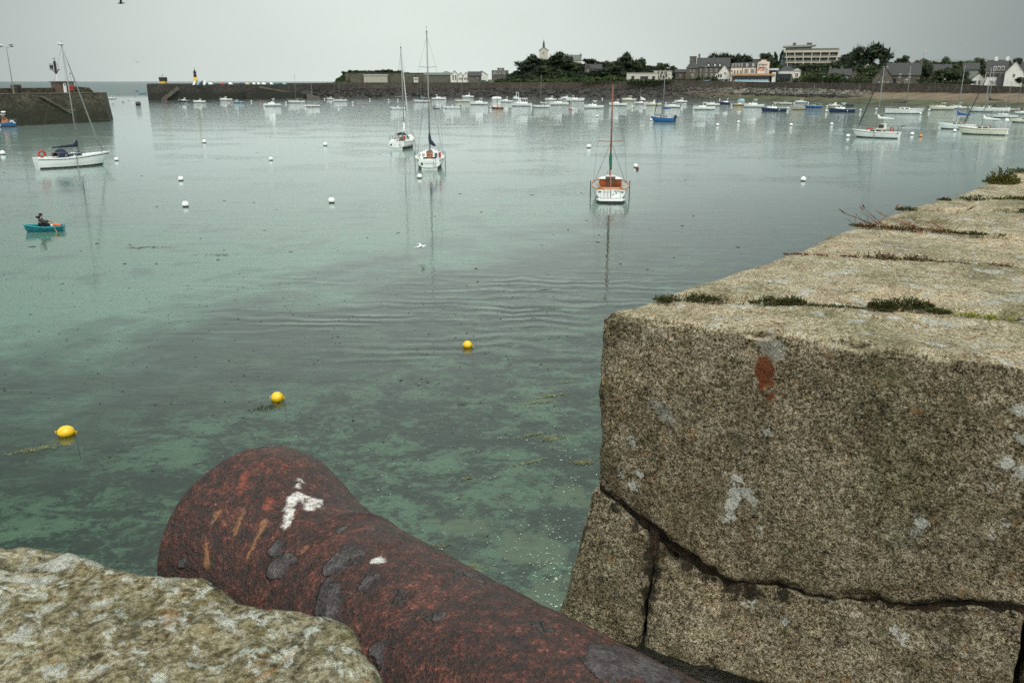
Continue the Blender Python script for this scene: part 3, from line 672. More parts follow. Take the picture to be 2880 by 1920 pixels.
def plant(name, p0, p1, thick, hgt, mat, label, n, lf=0.008, seed=0, grass=0):
    rnd = random.Random(seed); a = G(*p0, ZT); b_ = G(*p1, ZT); c_ = a.lerp(b_, .5)
    root = empty(name, (c_.x, c_.y, ZT), 0, label, 'plant', 'plants growing in the joints of the granite wall')
    mb = MB(); st = MB()
    for k in range(n):
        t = rnd.random(); env = 0.35 + 0.65 * abs(math.sin(t * PI * (2 + seed % 3) + seed)) * (1 - abs(2 * t - 1) ** 4)
        if noise.noise(Vector((t * 7 * max(.4, (b_ - a).length * 3), seed * 3.3, 0))) < -0.12: continue
        rr = math.sqrt(rnd.random()); an = rnd.random() * 2 * PI
        q = a.lerp(b_, t) - c_
        P = Vector((q.x + math.cos(an) * rr * thick * env * .7, q.y + math.sin(an) * rr * thick * env, hgt * .72 * env * (1 - rr * rr) * rnd.random() - 0.002))
        d = Vector((math.cos(an), math.sin(an), 0.5 + rnd.random()))
        leaf(mb, P, d, lf * rnd.uniform(0.6, 1.4), lf * 0.3)
    for k in range(max(3, n // 60)):
        t = rnd.random(); q = a.lerp(b_, t) - c_
        mb.tube([(q.x, q.y, -0.02), (q.x + rnd.uniform(-.02, .02), q.y + rnd.uniform(-.02, .02), hgt * .6)], 0.0012, 4)
    mb.build('leaves', mat, root)
    if grass:
        gb = MB()
        for k in range(grass):
            t = rnd.random(); q = a.lerp(b_, t) - c_; dx = rnd.uniform(-1, 1); l = rnd.uniform(.06, .2)
            pts = [Vector((q.x + dx * l * u * 1.4, q.y - rnd.uniform(0, .01), l * .45 * (u ** .8))) for u in (0, .3, .6, 1)]
            gb.tube(pts, [0.0012, 0.0011, 0.001, 0.0005], 4)
            if k % 5 == 0: gb.tube([pts[-1], pts[-1] + Vector((dx * .02, 0, .012)), pts[-1] + Vector((dx * .045, 0, .024))], [.0008, .0035, .0008], 5)
        gb.build('grass_stalks', L_RED, root)
plant('stonecrop_plant', (1845, 846), (2015, 843), .035, .035, L_GREEN, 'green stonecrop mat at the left end of the nearest wall joint', 900, .010, 1, 0)
plant('stonecrop_plant', (2015, 844), (2110, 850), .02, .016, L_RED, 'orange dried stonecrop between two green mats in nearest joint', 350, .009, 2, 0)
plant('stonecrop_plant', (2115, 852), (2262, 853), .035, .034, L_GREEN, 'dark green stonecrop mat in the middle of nearest wall joint', 800, .010, 3, 0)
plant('stonecrop_plant', (2270, 858), (2430, 868), .014, .010, L_GREEN, 'thin green stonecrop thread in the nearest wall joint', 260, .008, 4)
plant('stonecrop_plant', (2440, 866), (2610, 862), .05, .045, L_GREEN, 'largest green stonecrop clump on the nearest wall joint', 1200, .011, 5)
plant('stonecrop_plant', (2610, 876), (2660, 880), .03, .02, L_GREEN, 'small green stonecrop tuft just right of the largest clump', 260, .010, 6)
plant('stonecrop_plant', (2690, 884), (2850, 900), .022, .018, L_YG, 'yellow green sprigs at right end of the nearest wall joint', 450, .008, 7)
plant('stonecrop_plant', (2206, 716), (2405, 723), .012, .012, L_RED, 'rusty red thread of stonecrop in the second wall joint', 300, .010, 8)
plant('stonecrop_plant', (2405, 724), (2620, 737), .05, .04, L_BROWN, 'brown stonecrop mat with pale flowers in second wall joint', 1100, .011, 9)
plant('stonecrop_plant', (2640, 740), (2845, 751), .018, .02, L_BROWN, 'dry straw coloured sprigs at right of the second wall joint', 400, .010, 10)
plant('stonecrop_plant', (2398, 636), (2680, 655), .05, .035, L_BROWN, 'reddish white flowered stonecrop with grass stalks in third joint', 1200, .012, 11, 38)
plant('stonecrop_plant', (2690, 658), (2820, 663), .03, .02, L_GREEN, 'olive green stonecrop mat right of the grass stalks', 400, .012, 12)
plant('stonecrop_plant', (2526, 592), (2578, 590), .04, .035, L_GREEN, 'small green tuft at the left edge of the fourth joint', 260, .013, 13)
plant('stonecrop_plant', (2820, 594), (2900, 594), .04, .02, L_GREEN, 'green tuft at the right frame edge on the fourth joint', 260, .013, 14)
plant('stonecrop_plant', (2645, 564), (2900, 562), .06, .04, L_GREEN, 'long dark green stonecrop strip on the fifth wall joint', 900, .015, 15)
plant('small_shrub', (2785, 515), (2850, 515), .12, .16, leafmat('shrub_leaf', (0.03, 0.045, 0.01), (0.12, 0.12, 0.03), (0.2, 0.13, 0.04)), 'rounded olive brown shrub growing on the far wall top', 1300, .022, 16)
plant('stonecrop_plant', (2850, 485), (2920, 482), .08, .05, L_GREEN, 'far green tuft behind the olive shrub on the wall', 260, .018, 17)
# ------------------------------------------------------------------ land, piers
wallD = [(860, 513), (1000, 530), (1500, 530), (1760, 520), (1900, 500), (2100, 480), (2350, 430), (2620, 400), (2880, 372), (3400, 330)]
waterD = [(860, 505), (1000, 512), (1500, 511), (1760, 492), (2000, 470), (2200, 440), (2350, 407), (2620, 347), (2880, 311), (3400, 270)]
wtop = [(860, 235), (1000, 233), (1500, 233), (1760, 231), (1900, 228), (2000, 229), (2350, 235.5), (2620, 236), (2880, 246), (3400, 250)]
wbase = [(860, 250), (1000, 250), (1760, 250), (1900, 247), (2160, 249), (2350, 254), (2500, 258), (2620, 260), (2880, 262), (3400, 264)]
def WP(px, tab, py):  return PD(px, py, interp(tab, px))
def landz(px, D):
    wd = interp(wallD, px); zt = WP(px, wallD, interp(wtop, px)).z - 0.9; b = D - wd
    z = zt + 0.02 * max(0, b - 12)
    def g(c, s_, h, d0, sd): return h * math.exp(-((px - c) / s_) ** 2) * math.exp(-((D - d0) / sd) ** 2)
    z += g(1530, 62, 10.0, 605, 34) + g(1610, 90, 6.0, 605, 38) + g(1750, 130, 8, 600, 40) + g(1400, 60, 1.5, 600, 40)
    if px > 1850: z += 7.5 * sstep(30, 110, b) * sstep(1850, 2150, px)
    if px < 1420: z += 7.5 * sstep(640, 670, D) * sstep(930, 990, px) * (1 - sstep(1080, 1320, px)); z -= 0.012 * max(0, b - 12)
    return z
LANDM = paint('coastal_grassland', (0.05, 0.06, 0.028), 0.95, 0.5, 0.12)
def land():
    m, nt, b, o = newmat('grass_and_scrub'); g = _n(nt, 'ShaderNodeNewGeometry').outputs['Position']
    n1 = nois(nt, g, 0.09, 6, 0.65)
    nt.links.new(ramp(nt, n1, [(0.35, (0.022, 0.026, 0.014)), (0.5, (0.05, 0.055, 0.028)), (0.62, (0.085, 0.07, 0.045))]), b.inputs['Base Color']); b.inputs['Roughness'].default_value = 1
    xs = [860 + 12 * i for i in range(215)]; offs = [1.0, 8, 14, 22, 30, 40, 50, 60, 70, 80, 90, 100, 112, 125, 140, 160, 190, 240, 400]
    mb = MB(); vs = []
    for px in xs:
        wd = interp(wallD, px)
        for k in offs:
            z = landz(px, wd + k); p = PD(px, 240, wd + k)
            if k > 14: z += 0.5 * nz(p.x, p.y, 0, 0.08)
            if px < 960 and k > 40: z -= (960 - px) * 0.12
            vs.append((p.x, p.y, z))
    n = len(offs)
    mb.add(vs, [(i * n + j, i * n + j + 1, (i + 1) * n + j + 1, (i + 1) * n + j) for i in range(len(xs) - 1) for j in range(n - 1)])
    tag(mb.build('land', m, smooth=True), kind='structure')
land()
def shore():
    m, nt, b, o = newmat('rocky_muddy_foreshore'); g = _n(nt, 'ShaderNodeNewGeometry').outputs['Position']
    s_ = _n(nt, 'ShaderNodeSeparateXYZ'); nt.links.new(g, s_.inputs[0]); z = s_.outputs[2]
    n1 = nois(nt, g, 0.8, 6, 0.7); n2 = nois(nt, mapg(nt, g, (0.25, 1, 1), (0, 0, R(-35))), 0.10, 5, 0.65)
    rock = ramp(nt, n1, [(0.34, (0.006, 0.006, 0.006)), (0.5, (0.028, 0.024, 0.022)), (0.66, (0.075, 0.065, 0.055))])
    light = ramp(nt, n1, [(0.32, (0.035, 0.035, 0.03)), (0.45, (0.10, 0.095, 0.08)), (0.6, (0.27, 0.26, 0.22))])
    zz = mth(nt, 'ADD', z, mth(nt, 'MULTIPLY_ADD', nois(nt, g, 0.15, 3), 2.0, -1.0))
    c_rock = mixc(nt, mth(nt, 'MULTIPLY', mrange(nt, s_.outputs[0], 85, 125), mrange(nt, zz, 3.0, 3.7)), rock, light)
    mud = ramp(nt, n2, [(0.34, (0.028, 0.028, 0.022)), (0.46, (0.05, 0.055, 0.022)), (0.54, (0.07, 0.085, 0.03)), (0.64, (0.085, 0.07, 0.05))])
    sand = ramp(nt, nois(nt, mapg(nt, g, (0.2, 1, 1), (0, 0, R(-38))), 0.3, 5, 0.65), [(0.3, (0.085, 0.06, 0.04)), (0.5, (0.15, 0.11, 0.072)), (0.7, (0.23, 0.18, 0.12))])
    flat = mixc(nt, mrange(nt, zz, 1.6, 2.6), mud, sand)
    wet = mrange(nt, zz, 0.3, 0.9, 1.0, 0.0)
    flat = mixc(nt, mth(nt, 'MULTIPLY', wet, 0.6), flat, (0.03, 0.026, 0.022))
    at = _n(nt, 'ShaderNodeAttribute'); at.attribute_name = 'rocky'
    nt.links.new(mixc(nt, at.outputs['Fac'], flat, c_rock), b.inputs['Base Color'])
    b.inputs['Roughness'].default_value = 0.9; bump(nt, b, n1, 0.5)
    mb = MB(); vs = []; rk = []
    xs = [840 + 3.0 * i for i in range(840)]; nv = 34
    for px in xs:
        d0, d1 = interp(waterD, px), interp(wallD, px) + 1; zt = WP(px, wallD, interp(wbase, px)).z
        for j in range(-3, nv):
            t = j / (nv - 1); D = d0 + (d1 - d0) * t; p = PD(px, 250, D)
            rocky0 = 1 - sstep(1850, 2150, px)
            up = sstep(0.55, 0.75, t) * (1 - sstep(2350, 2480, px))
            rf = max(rocky0, up)
            prof = rf * (max(0, t) ** 0.75) + (1 - rf) * (0.75 * max(0, t) ** 1.1 + 0.25 * max(0, t) ** 3)
            if rocky0 < 1: prof = rocky0 * (max(0, t) ** .75) + (1 - rocky0) * (0.62 * max(0, t) + 0.38 * sstep(0.6, 1, t) * (1 - sstep(2350, 2480, px)) + .38 * (max(0, t) ** 1.5) * sstep(2350, 2480, px))
            z = zt * prof + (-1.6 * (-t * 8) if j < 0 else 0)
            if 0 < t < 0.97: z += rf * (0.75 * abs(noise.noise(Vector((p.x * .5, p.y * .5, z)))) + 0.9 * noise.noise(Vector((p.x * .2, p.y * .2, 0)))) + (1 - rf) * 0.35 * nz(p.x, p.y, 0, 0.11) * min(1, t * 6)
            vs.append((p.x, p.y, z - (0.05 if j <= 0 else 0))); rk.append(rf)
    n = nv + 3
    mb.add(vs, [(i * n + j, i * n + j + 1, (i + 1) * n + j + 1, (i + 1) * n + j) for i in range(len(xs) - 1) for j in range(n - 1)])
    o = mb.build('foreshore', m); a = o.data.attributes.new('rocky', 'FLOAT', 'POINT'); a.data.foreach_set('value', rk)
    tag(o, kind='structure')
    # boulders
    rnd = random.Random(3); mb = MB()
    for k in range(3600):
        px = rnd.uniform(880, 2460); d0, d1 = interp(waterD, px), interp(wallD, px); rocky0 = 1 - sstep(1850, 2100, px)
        t = rnd.uniform(0.05, 0.98) if rnd.random() < rocky0 else rnd.uniform(0.6, 0.98)
        zt = WP(px, wallD, interp(wbase, px)).z
        prof = rocky0 * (t ** .75) + (1 - rocky0) * (0.62 * t + 0.38 * sstep(0.6, 1, t))
        p = PD(px, 250, d0 + (d1 - d0) * t); r_ = rnd.uniform(0.25, 0.75) * (0.7 if rocky0 < .5 else 1); z = zt * prof + 0.25
        vs = []
        for q in ((1, 0, 0), (0, 1, 0), (-1, 0, 0), (0, -1, 0), (0, 0, 1), (0, 0, -1), (.7, .6, .6), (-.6, .7, .5), (-.6, -.7, .5), (.6, -.7, .45)):
            f_ = r_ * rnd.uniform(.6, 1.2); vs.append((p.x + q[0] * f_ * 1.2, p.y + q[1] * f_, z + q[2] * f_ * .75))
        mb.add(vs, [(0, 1, 6), (1, 2, 7), (2, 3, 8), (3, 0, 9), (6, 1, 7), (7, 2, 8), (8, 3, 9), (9, 0, 6), (6, 7, 4), (7, 8, 4), (8, 9, 4), (9, 6, 4), (1, 0, 5), (2, 1, 5), (3, 2, 5), (0, 3, 5)])
    m2, nt, b, o_ = newmat('boulders'); g = _n(nt, 'ShaderNodeNewGeometry'); s2 = _n(nt, 'ShaderNodeSeparateXYZ'); nt.links.new(g.outputs['Position'], s2.inputs[0])
    f = g.outputs['Random Per Island']; z2 = mth(nt, 'ADD', s2.outputs[2], mth(nt, 'MULTIPLY_ADD', nois(nt, g.outputs['Position'], 0.1, 3), 2.0, -1.0))
    dk = ramp(nt, f, [(0, (0.008, 0.007, 0.007)), (0.7, (0.032, 0.028, 0.026)), (1, (0.075, 0.065, 0.055))])
    lt = ramp(nt, f, [(0, (0.05, 0.045, 0.04)), (0.5, (0.15, 0.14, 0.115)), (1, (0.34, 0.325, 0.28))])
    xr = mrange(nt, s2.outputs[0], 85, 125)
    nt.links.new(mixc(nt, mth(nt, 'MULTIPLY', xr, mrange(nt, z2, 2.9, 3.6)), dk, lt), b.inputs['Base Color']); b.inputs['Roughness'].default_value = .9
    tag(mb.build('boulders', m2), 'dark and pale boulders heaped along the foot of the sea wall', 'rocks', kind='stuff')
shore()
def seawall():
    r_ = empty('sea_wall', tuple(WP(1900, wallD, 240)), 0, 'long brown stone sea wall along the far shore road', 'sea wall')
    m = stone_far('sea_wall_masonry', (0.022, 0.019, 0.016), (0.075, 0.061, 0.048), (0.15, 0.125, 0.10), 0.9)
    mb = MB(); cp = MB(); xs = [860 + 20 * i for i in range(128)]
    for i in range(len(xs) - 1):
        for (mbx, z0f, z1f, th_, pr) in ((mb, None, 0, 0.7, 0), (cp, 0, 0.16, 0.9, 0.12)):
            q = []
            for px in (xs[i], xs[i + 1]):
                D = interp(wallD, px); p = WP(px, wallD, interp(wtop, px)); zb_ = WP(px, wallD, interp(wbase, px)).z - 1.2
                d = Vector((p.x, p.y, 0)).normalized(); q.append((p - d * pr, p + d * th_, zb_, p.z, p))
            (a, a2, zb0, zt0, _), (c, c2, zb1, zt1, _) = q
            if z0f is None: lo0, hi0, lo1, hi1 = zb0, zt0, zb1, zt1
            else: lo0, hi0, lo1, hi1 = zt0 + z0f, zt0 + z1f, zt1 + z0f, zt1 + z1f
            mbx.add([(a.x, a.y, lo0), (c.x, c.y, lo1), (c.x, c.y, hi1), (a.x, a.y, hi0), (a2.x, a2.y, lo0), (c2.x, c2.y, lo1), (c2.x, c2.y, hi1), (a2.x, a2.y, hi0)], [(0, 1, 2, 3), (3, 2, 6, 7), (5, 4, 7, 6)])
    for nm, x_, m_ in (('wall_face', mb, m), ('coping', cp, CONC)):
        o = x_.build(nm, m_ if nm == 'wall_face' else stone_far('wall_coping', (.08, .07, .06), (.15, .135, .11), (.24, .22, .19), 1.5), r_, fix=False); o.matrix_parent_inverse = Matrix.Translation(-r_.location)
seawall()
# road behind the wall
mb = MB(); vs = []
for px in [870 + 20 * i for i in range(127)]:
    D = interp(wallD, px)
    for k in (1.2, 9): p = PD(px, 240, D + k); vs.append((p.x, p.y, landz(px, D + k) + 0.12))
mb.add(vs, [(2 * i, 2 * i + 1, 2 * i + 3, 2 * i + 2) for i in range(126)])
tag(mb.build('road', paint('asphalt', (0.05, 0.05, 0.05), 0.9)), kind='structure')

# far pier
PIERM = stone_far('pier_masonry', (0.016, 0.015, 0.014), (0.048, 0.043, 0.038), (0.095, 0.086, 0.076), 0.8, (2.6, 4.4, (0.013, 0.013, 0.009)))
def pd2(px, py, D): p = PD(px, py, D); return p
def wpoly(root, name, mat, pts_px, thick, zb_=-3, smooth=False, ztop=None, dz=0):
    """wall running through (px,D,ytop) points, thickness behind it"""
    mb = MB(); ring = []
    for px, D, yt in pts_px:
        p = PD(px, yt, D); d = Vector((p.x, p.y, 0)).normalized(); ring.append((p, p + d * thick, p.z + dz))
    for (a, a2, z0), (c, c2, z1) in zip(ring, ring[1:]):
        mb.add([(a.x, a.y, zb_), (c.x, c.y, zb_), (c.x, c.y, z1), (a.x, a.y, z0), (a2.x, a2.y, zb_), (c2.x, c2.y, zb_), (c2.x, c2.y, z1), (a2.x, a2.y, z0)], [(0, 1, 2, 3), (3, 2, 6, 7), (5, 4, 7, 6)])
    (a, a2, z0) = ring[0]; mb.add([(a.x, a.y, zb_), (a.x, a.y, z0), (a2.x, a2.y, z0), (a2.x, a2.y, zb_)], [(0, 1, 2, 3)])
    (a, a2, z0) = ring[-1]; mb.add([(a.x, a.y, zb_), (a.x, a.y, z0), (a2.x, a2.y, z0), (a2.x, a2.y, zb_)], [(3, 2, 1, 0)])
    o = mb.build(name, mat, root, fix=False); o.matrix_parent_inverse = Matrix.Translation(-root.location); return o
far = empty('breakwater_pier', tuple(PD(640, 279, 480)), 0, 'long dark stone breakwater with diagonal steps across the harbour mouth', 'pier')
wpoly(far, 'pier_wall', PIERM, [(412, 468, 239.5), (455, 470, 239.5), (600, 484, 239.5), (860, 512, 239), (1000, 528, 238)], 9)
wpoly(far, 'parapet', stone_far('pier_parapet', (.03, .028, .025), (.06, .055, .05), (.10, .09, .08), 1), [(413, 474, 235.6), (600, 490, 235), (860, 516, 234), (1010, 531, 233)], 1.2, 6)
LEDGE = stone_far('pale_worn_steps', (.06, .055, .045), (.14, .125, .095), (.22, .2, .16), 1)
def ledge(root, name, p0, p1, w, D0, D1, hpx, mat=None):
    mb = MB(); a = PD(p0[0], p0[1], D0); c = PD(p1[0], p1[1], D1); n = 14
    for k in range(n):
        q = a.lerp(c, (k + .5) / n); d = Vector((q.x, q.y, 0)).normalized(); s_ = (c - a).length / n; t = (c - a); ang = math.atan2(t.y, t.x)
        mb.box((q.x - d.x * w / 2, q.y - d.y * w / 2, q.z - hpx / 2), (s_ * 1.02 * abs(math.cos(math.atan2(t.z, math.hypot(t.x, t.y)))), w, hpx), 0, ang)
    o = mb.build(name, mat or LEDGE, root); o.matrix_parent_inverse = Matrix.Translation(-root.location)
ledge(far, 'steps', (455, 277), (500, 243), 1.6, 469, 474, 1.6)
ledge(far, 'steps', (730, 243), (812, 258), 1.4, 493, 503, 0.8)
wpoly(far, 'lower_quay', PIERM, [(690, 484, 266), (704, 484, 261), (760, 491, 260), (835, 498, 259), (862, 502, 266)], 12)
wpoly(far, 'quay_slipway', LEDGE, [(862, 500, 265), (900, 506, 272)], 8, -2)
# near left pier
PIER2 = stone_far('weathered_quay_masonry', (0.014, 0.012, 0.008), (0.058, 0.05, 0.032), (0.14, 0.12, 0.085), 1.3, (1.6, 5.0, (0.013, 0.014, 0.007)), 0.25)
npr = empty('quay', tuple(PD(150, 340, 218)), 0, 'brown stone quay head at the left with weed stained battered face', 'pier')
def npier():
    mb = MB(); c = PD(284, 262, 226); z = c.z
    l = PD(-260, 266, 203); l = Vector((l.x, l.y, z)); far_c = c + Vector((-6, 16, 0)); far_l = l + Vector((-6, 14, 0))
    t = [l, c, far_c, far_l]; cen = (l + c + far_c + far_l) / 4
    low_ = []
    e = Vector((c.x - l.x, c.y - l.y, 0)).normalized(); nrm = Vector((e.y, -e.x, 0))
    low_ = [l + nrm * 0.7, c + nrm * 0.8 + e * 1.3, far_c + e * 1.3, far_l]
    nseg = 60; top = []; bot = []
    for k in range(nseg + 1): top.append(t[0].lerp(t[1], k / nseg)); bot.append(low_[0].lerp(low_[1], k / nseg))
    rows = 16; vs = []
    for k in range(nseg + 1):
        for j in range(rows + 1):
            p = top[k].lerp(bot[k], j / rows); zz = z + (-2.5 - z) * j / rows
            o_ = 0.10 * nz(p.x * .6, zz * 1.4, 4, 1.0) + .05 * nz(p.x * 2, zz * 3, 4, 1); 
            if j == 0: o_ = 0
            vs.append((p.x + nrm.x * o_, p.y + nrm.y * o_, zz))
    mb.add(vs, [(k * (rows + 1) + j, (k + 1) * (rows + 1) + j, (k + 1) * (rows + 1) + j + 1, k * (rows + 1) + j + 1) for k in range(nseg) for j in range(rows)])
    mb.add([tuple(p) for p in t] + [(p.x, p.y, -2.5) for p in low_], [(0, 1, 2, 3), (1, 5, 6, 2), (2, 6, 7, 3)])
    return mb, l, c, e, nrm, z
mb, ql, qc, qe, qn, qz = npier()
o = mb.build('quay_wall', PIER2, npr); o.matrix_parent_inverse = Matrix.Translation(-npr.location)
def on_q(px, back): # a point on the quay deck, "back" metres behind its front edge
    a = ql - qn * back; d = ray(px, 262); d2 = Vector((d.x, d.y)); # solve EYE+ d*s = a + qe*t
    M = Matrix(((d.x, -qe.x), (d.y, -qe.y))); s_ = (M.inverted() @ Vector((a.x, a.y))); p = Vector((d.x * s_[0], d.y * s_[0], qz)); return p
def zfor(P, py):  # height of the ray at row py above place P
    d = ray(1440 + FL * 0, py); D = math.hypot(P.x, P.y)
    px = 1440
    # column of P
    f_ = Vector((0, math.cos(TH), -math.sin(TH))); rel = P - EYE
    for _ in range(3):
        dep = rel.dot(f_); px = 1440 + FL * rel.x / dep
        q = PD(px, py, D); rel = Vector((P.x, P.y, q.z)) - EYE
    return q.z
mb = MB()
def pwall(x0, x1, y0, y1, back, th, mbx, zlow=None):
    a, c = on_q(x0, back), on_q(x1, back); za, zc = zfor(a, y0), zfor(c, y1); zl = qz - 0.3 if zlow is None else zlow
    a2, c2 = a - qn * th, c - qn * th
    mbx.add([(a.x, a.y, zl), (c.x, c.y, zl), (c.x, c.y, zc), (a.x, a.y, za), (a2.x, a2.y, zl), (c2.x, c2.y, zl), (c2.x, c2.y, zc), (a2.x, a2.y, za)], [(0, 1, 2, 3), (3, 2, 6, 7), (4, 7, 6, 5), (1, 5, 6, 2), (0, 3, 7, 4)])
pwall(-200, 172, 250, 247, 7.5, 1.0, mb)
pwall(210, 252, 243, 247, 7.0, 1.0, mb); pwall(252, 266, 247, 260, 7.0, 1.0, mb)
o = mb.build('parapet', PIER2, npr, fix=False); o.matrix_parent_inverse = Matrix.Translation(-npr.location)
mb = MB()
a = on_q(-200, -0.08); c = on_q(283, -0.08)
for k in range(40):
    p = a.lerp(c, (k + .5) / 40) - qn * .45
    mb.box((p.x, p.y, qz + 0.09), ((c - a).length / 40 - .02, 0.9, 0.18), 0, math.atan2(qe.y, qe.x))
o = mb.build('edge_coping', stone_far('quay_edge', (.07, .06, .045), (.15, .13, .10), (.24, .21, .17), 2), npr); o.matrix_parent_inverse = Matrix.Translation(-npr.location)
mb = MB(); n = 16
for k in range(n):
    px = 115 + (190 - 115) * k / (n - 1); py = 272 + (318 - 272) * k / (n - 1); p = on_q(px, -0.35); zz = zfor(p, py)
    mb.box((p.x, p.y, zz), (0.75, 0.7, 0.28), 0, math.atan2(qe.y, qe.x))
o = mb.build('steps', stone_far('quay_steps', (.05, .045, .03), (.13, .115, .08), (.2, .18, .14), 2), npr); o.matrix_parent_inverse = Matrix.Translation(-npr.location)

def place(root_pt): return root_pt
# hut on the quay
def hut():
    a, c = on_q(171, 5.6), on_q(211, 5.6); ang = math.atan2((c - a).y, (c - a).x); w = (c - a).length; cen = (a + c) / 2
    r_ = empty('quay_hut', tuple(cen), ang, 'small brown hut with white door and red lifebuoy box on the quay', 'hut')
    h = zfor(cen, 229) - qz
    mb = MB(); mb.box((0, 1.5, h / 2 - .1), (w, 3, h - .2)); mb.build('walls', paint('hut_brown', (0.11, 0.075, 0.055), .85, .2, 2, dirt=.4), r_)
    mb = MB(); mb.box((0, 1.4, h - .08), (w + .5, 3.6, .16)); mb.build('roof', DARKB, r_)
    mb = MB(); mb.box((-w * .17, -.04, h * .43), (.75, .08, h * .82)); d_ = mb.build('door', WHITE, r_)
    mb = MB(); mb.box((-w * .17, -.09, h * .68), (.22, .03, .35)); mb.build('pane', GLASS, d_)
    for k in (0, 1):
        mb = MB(); mb.box((w * .22 + k * .55, -.03, h * .74), (.42, .06, .6)); mb.build('window', RENDERW, r_)
        mb = MB(); mb.box((w * .22 + k * .55, -.07, h * .74), (.3, .03, .48)); mb.build('pane', GLASS, r_.children[-1])
    bx = empty('lifebuoy_box', tuple(on_q(204, 4.9)), ang, 'red lifebuoy box hung on the front of the quay hut', 'lifebuoy box')
    mb = MB(); mb.box((0, .35, h * .42), (1.1, .25, 1.15), ty=.7); mb.build('box', RED, bx)
    mb = MB(); mb.torus((0, .2, h * .42), .3, .05, 'y', n=16); mb.build('lifebuoy', paint('dark_red', (.25, .02, .02)), bx)
hut()
def quay_block():
    a, c = on_q(48, 4.5), on_q(61, 4.5); ang = math.atan2(qe.y, qe.x)
    r_ = empty('stone_kiosk', tuple((a + c) / 2), ang, 'low brown stone kiosk with a dark opening at the lamp post foot', 'kiosk')
    w = (c - a).length * 1.35; mb = MB(); mb.box((0, .8, .95), (w, 1.6, 1.9)); mb.build('walls', PIER2, r_)
    mb = MB(); mb.box((0, -.03, .9), (w * .5, .06, 1.4)); mb.build('opening', BLACK, r_)
quay_block()
def gull(loc, rz, span, label, flying=True, s=1.0, bank=0.0, mat=None, cat='gull', up=0.35):
    r_ = empty('gull', tuple(loc), rz, label, cat)
    mb = MB()
    mb.loft([[(x, math.cos(2 * PI * k / 8) * w, h + math.sin(2 * PI * k / 8) * w * .85) for k in range(8)] for x, w, h in ((-.26, .012, 0), (-.15, .05, 0), (0, .075, 0), (.12, .06, .015), (.2, .045, .035), (.26, .032, .04), (.3, .012, .03))])
    mb.tube([(.29, 0, .03), (.345, 0, .02)], [.012, .003], 5)
    mb.add([(-.22, -.02, 0), (-.22, .02, 0), (-.36, .06, 0), (-.36, -.06, 0), (-.3, 0, .01)], [(0, 1, 4), (1, 2, 4), (2, 3, 4), (3, 0, 4)])
    if not flying:
        for y in (-.03, .03): mb.tube([(0, y, -.05), (0, y, -.16)], .008, 4)
        for s_ in (-1, 1): mb.loft([[(x, s_ * (w + .02), z), (x, s_ * (w + .035), z - h), (x - .02, s_ * (w), z - h)] for x, w, z, h in ((.12, .045, .06, .05), (0, .055, .05, .09), (-.2, .02, .02, .05), (-.33, .005, 0, .01))])
    mb.build('body', mat or WHITE, r_, True)
    if flying:
        for s_ in (-1, 1):
            mb = MB(); rings = []
            for t, dx, dz, ch in ((0, 0, 0, .16), (.35, .05, up * .5, .15), (.6, .03, up * .62, .12), (.85, -.06, up * .5, .07), (1, -.14, up * .4, .015)):
                y = s_ * (.05 + t * span / 2); x = .06 + dx; z = .03 + dz * span * .35 + s_ * bank * t
                rings.append([(x, y, z), (x - ch * .4, y, z + .014), (x - ch, y, z), (x - ch * .4, y, z - .004)])
            mb.loft(rings); w = mb.build('wing', mat or paint('gull_grey', (.5, .52, .54)), r_, True)
    for ch in r_.children: ch.scale = (s, s, s); 
    return r_
def lamp(base, top, label, arms=1, pole=.07, lean=0, armw=.8):
    r_ = empty('street_lamp', tuple(base), 0, label, 'street lamp'); h = top - base.z
    mb = MB(); mb.tube([(0, 0, -.3), (0, 0, h)], [pole * 1.4, pole * .7], 8); mb.build('pole', paint('galvanised', (.2, .21, .2), .5), r_)
    for s_ in ([-1, 1] if arms == 2 else [1]):
        mb = MB(); mb.tube([(0, 0, h - .1), (s_ * armw * .5, 0, h + .05), (s_ * armw, 0, h + .15)], .04, 6); mb.build('arm', paint('galvanised', (.2, .21, .2)), r_)
        mb = MB(); mb.sph((s_ * (armw + .35), 0, h + .2), .42, sc=(1, .35, .3), n=10, k=6); mb.build('lantern', BLACK if arms == 2 else WHITE, r_, True)
    return r_
lb = on_q(39, 3.6)
lamp(lb, zfor(lb, 134), 'tall double headed lamp post with gulls standing on the quay', 2, .09)
zt_ = zfor(lb, 134)
DG = paint('dark_gull', (.03, .03, .032))
gull(lb + Vector((-1.0, 0, zt_ - qz + .5)), PI, .1, 'pale gull perched on the left arm of the lamp post', False, 1.6)
gull(lb + Vector((1.0, 0, zt_ - qz + .5)), 0, .1, 'dark gull perched on the right arm of the lamp post', False, 1.8, mat=DG)
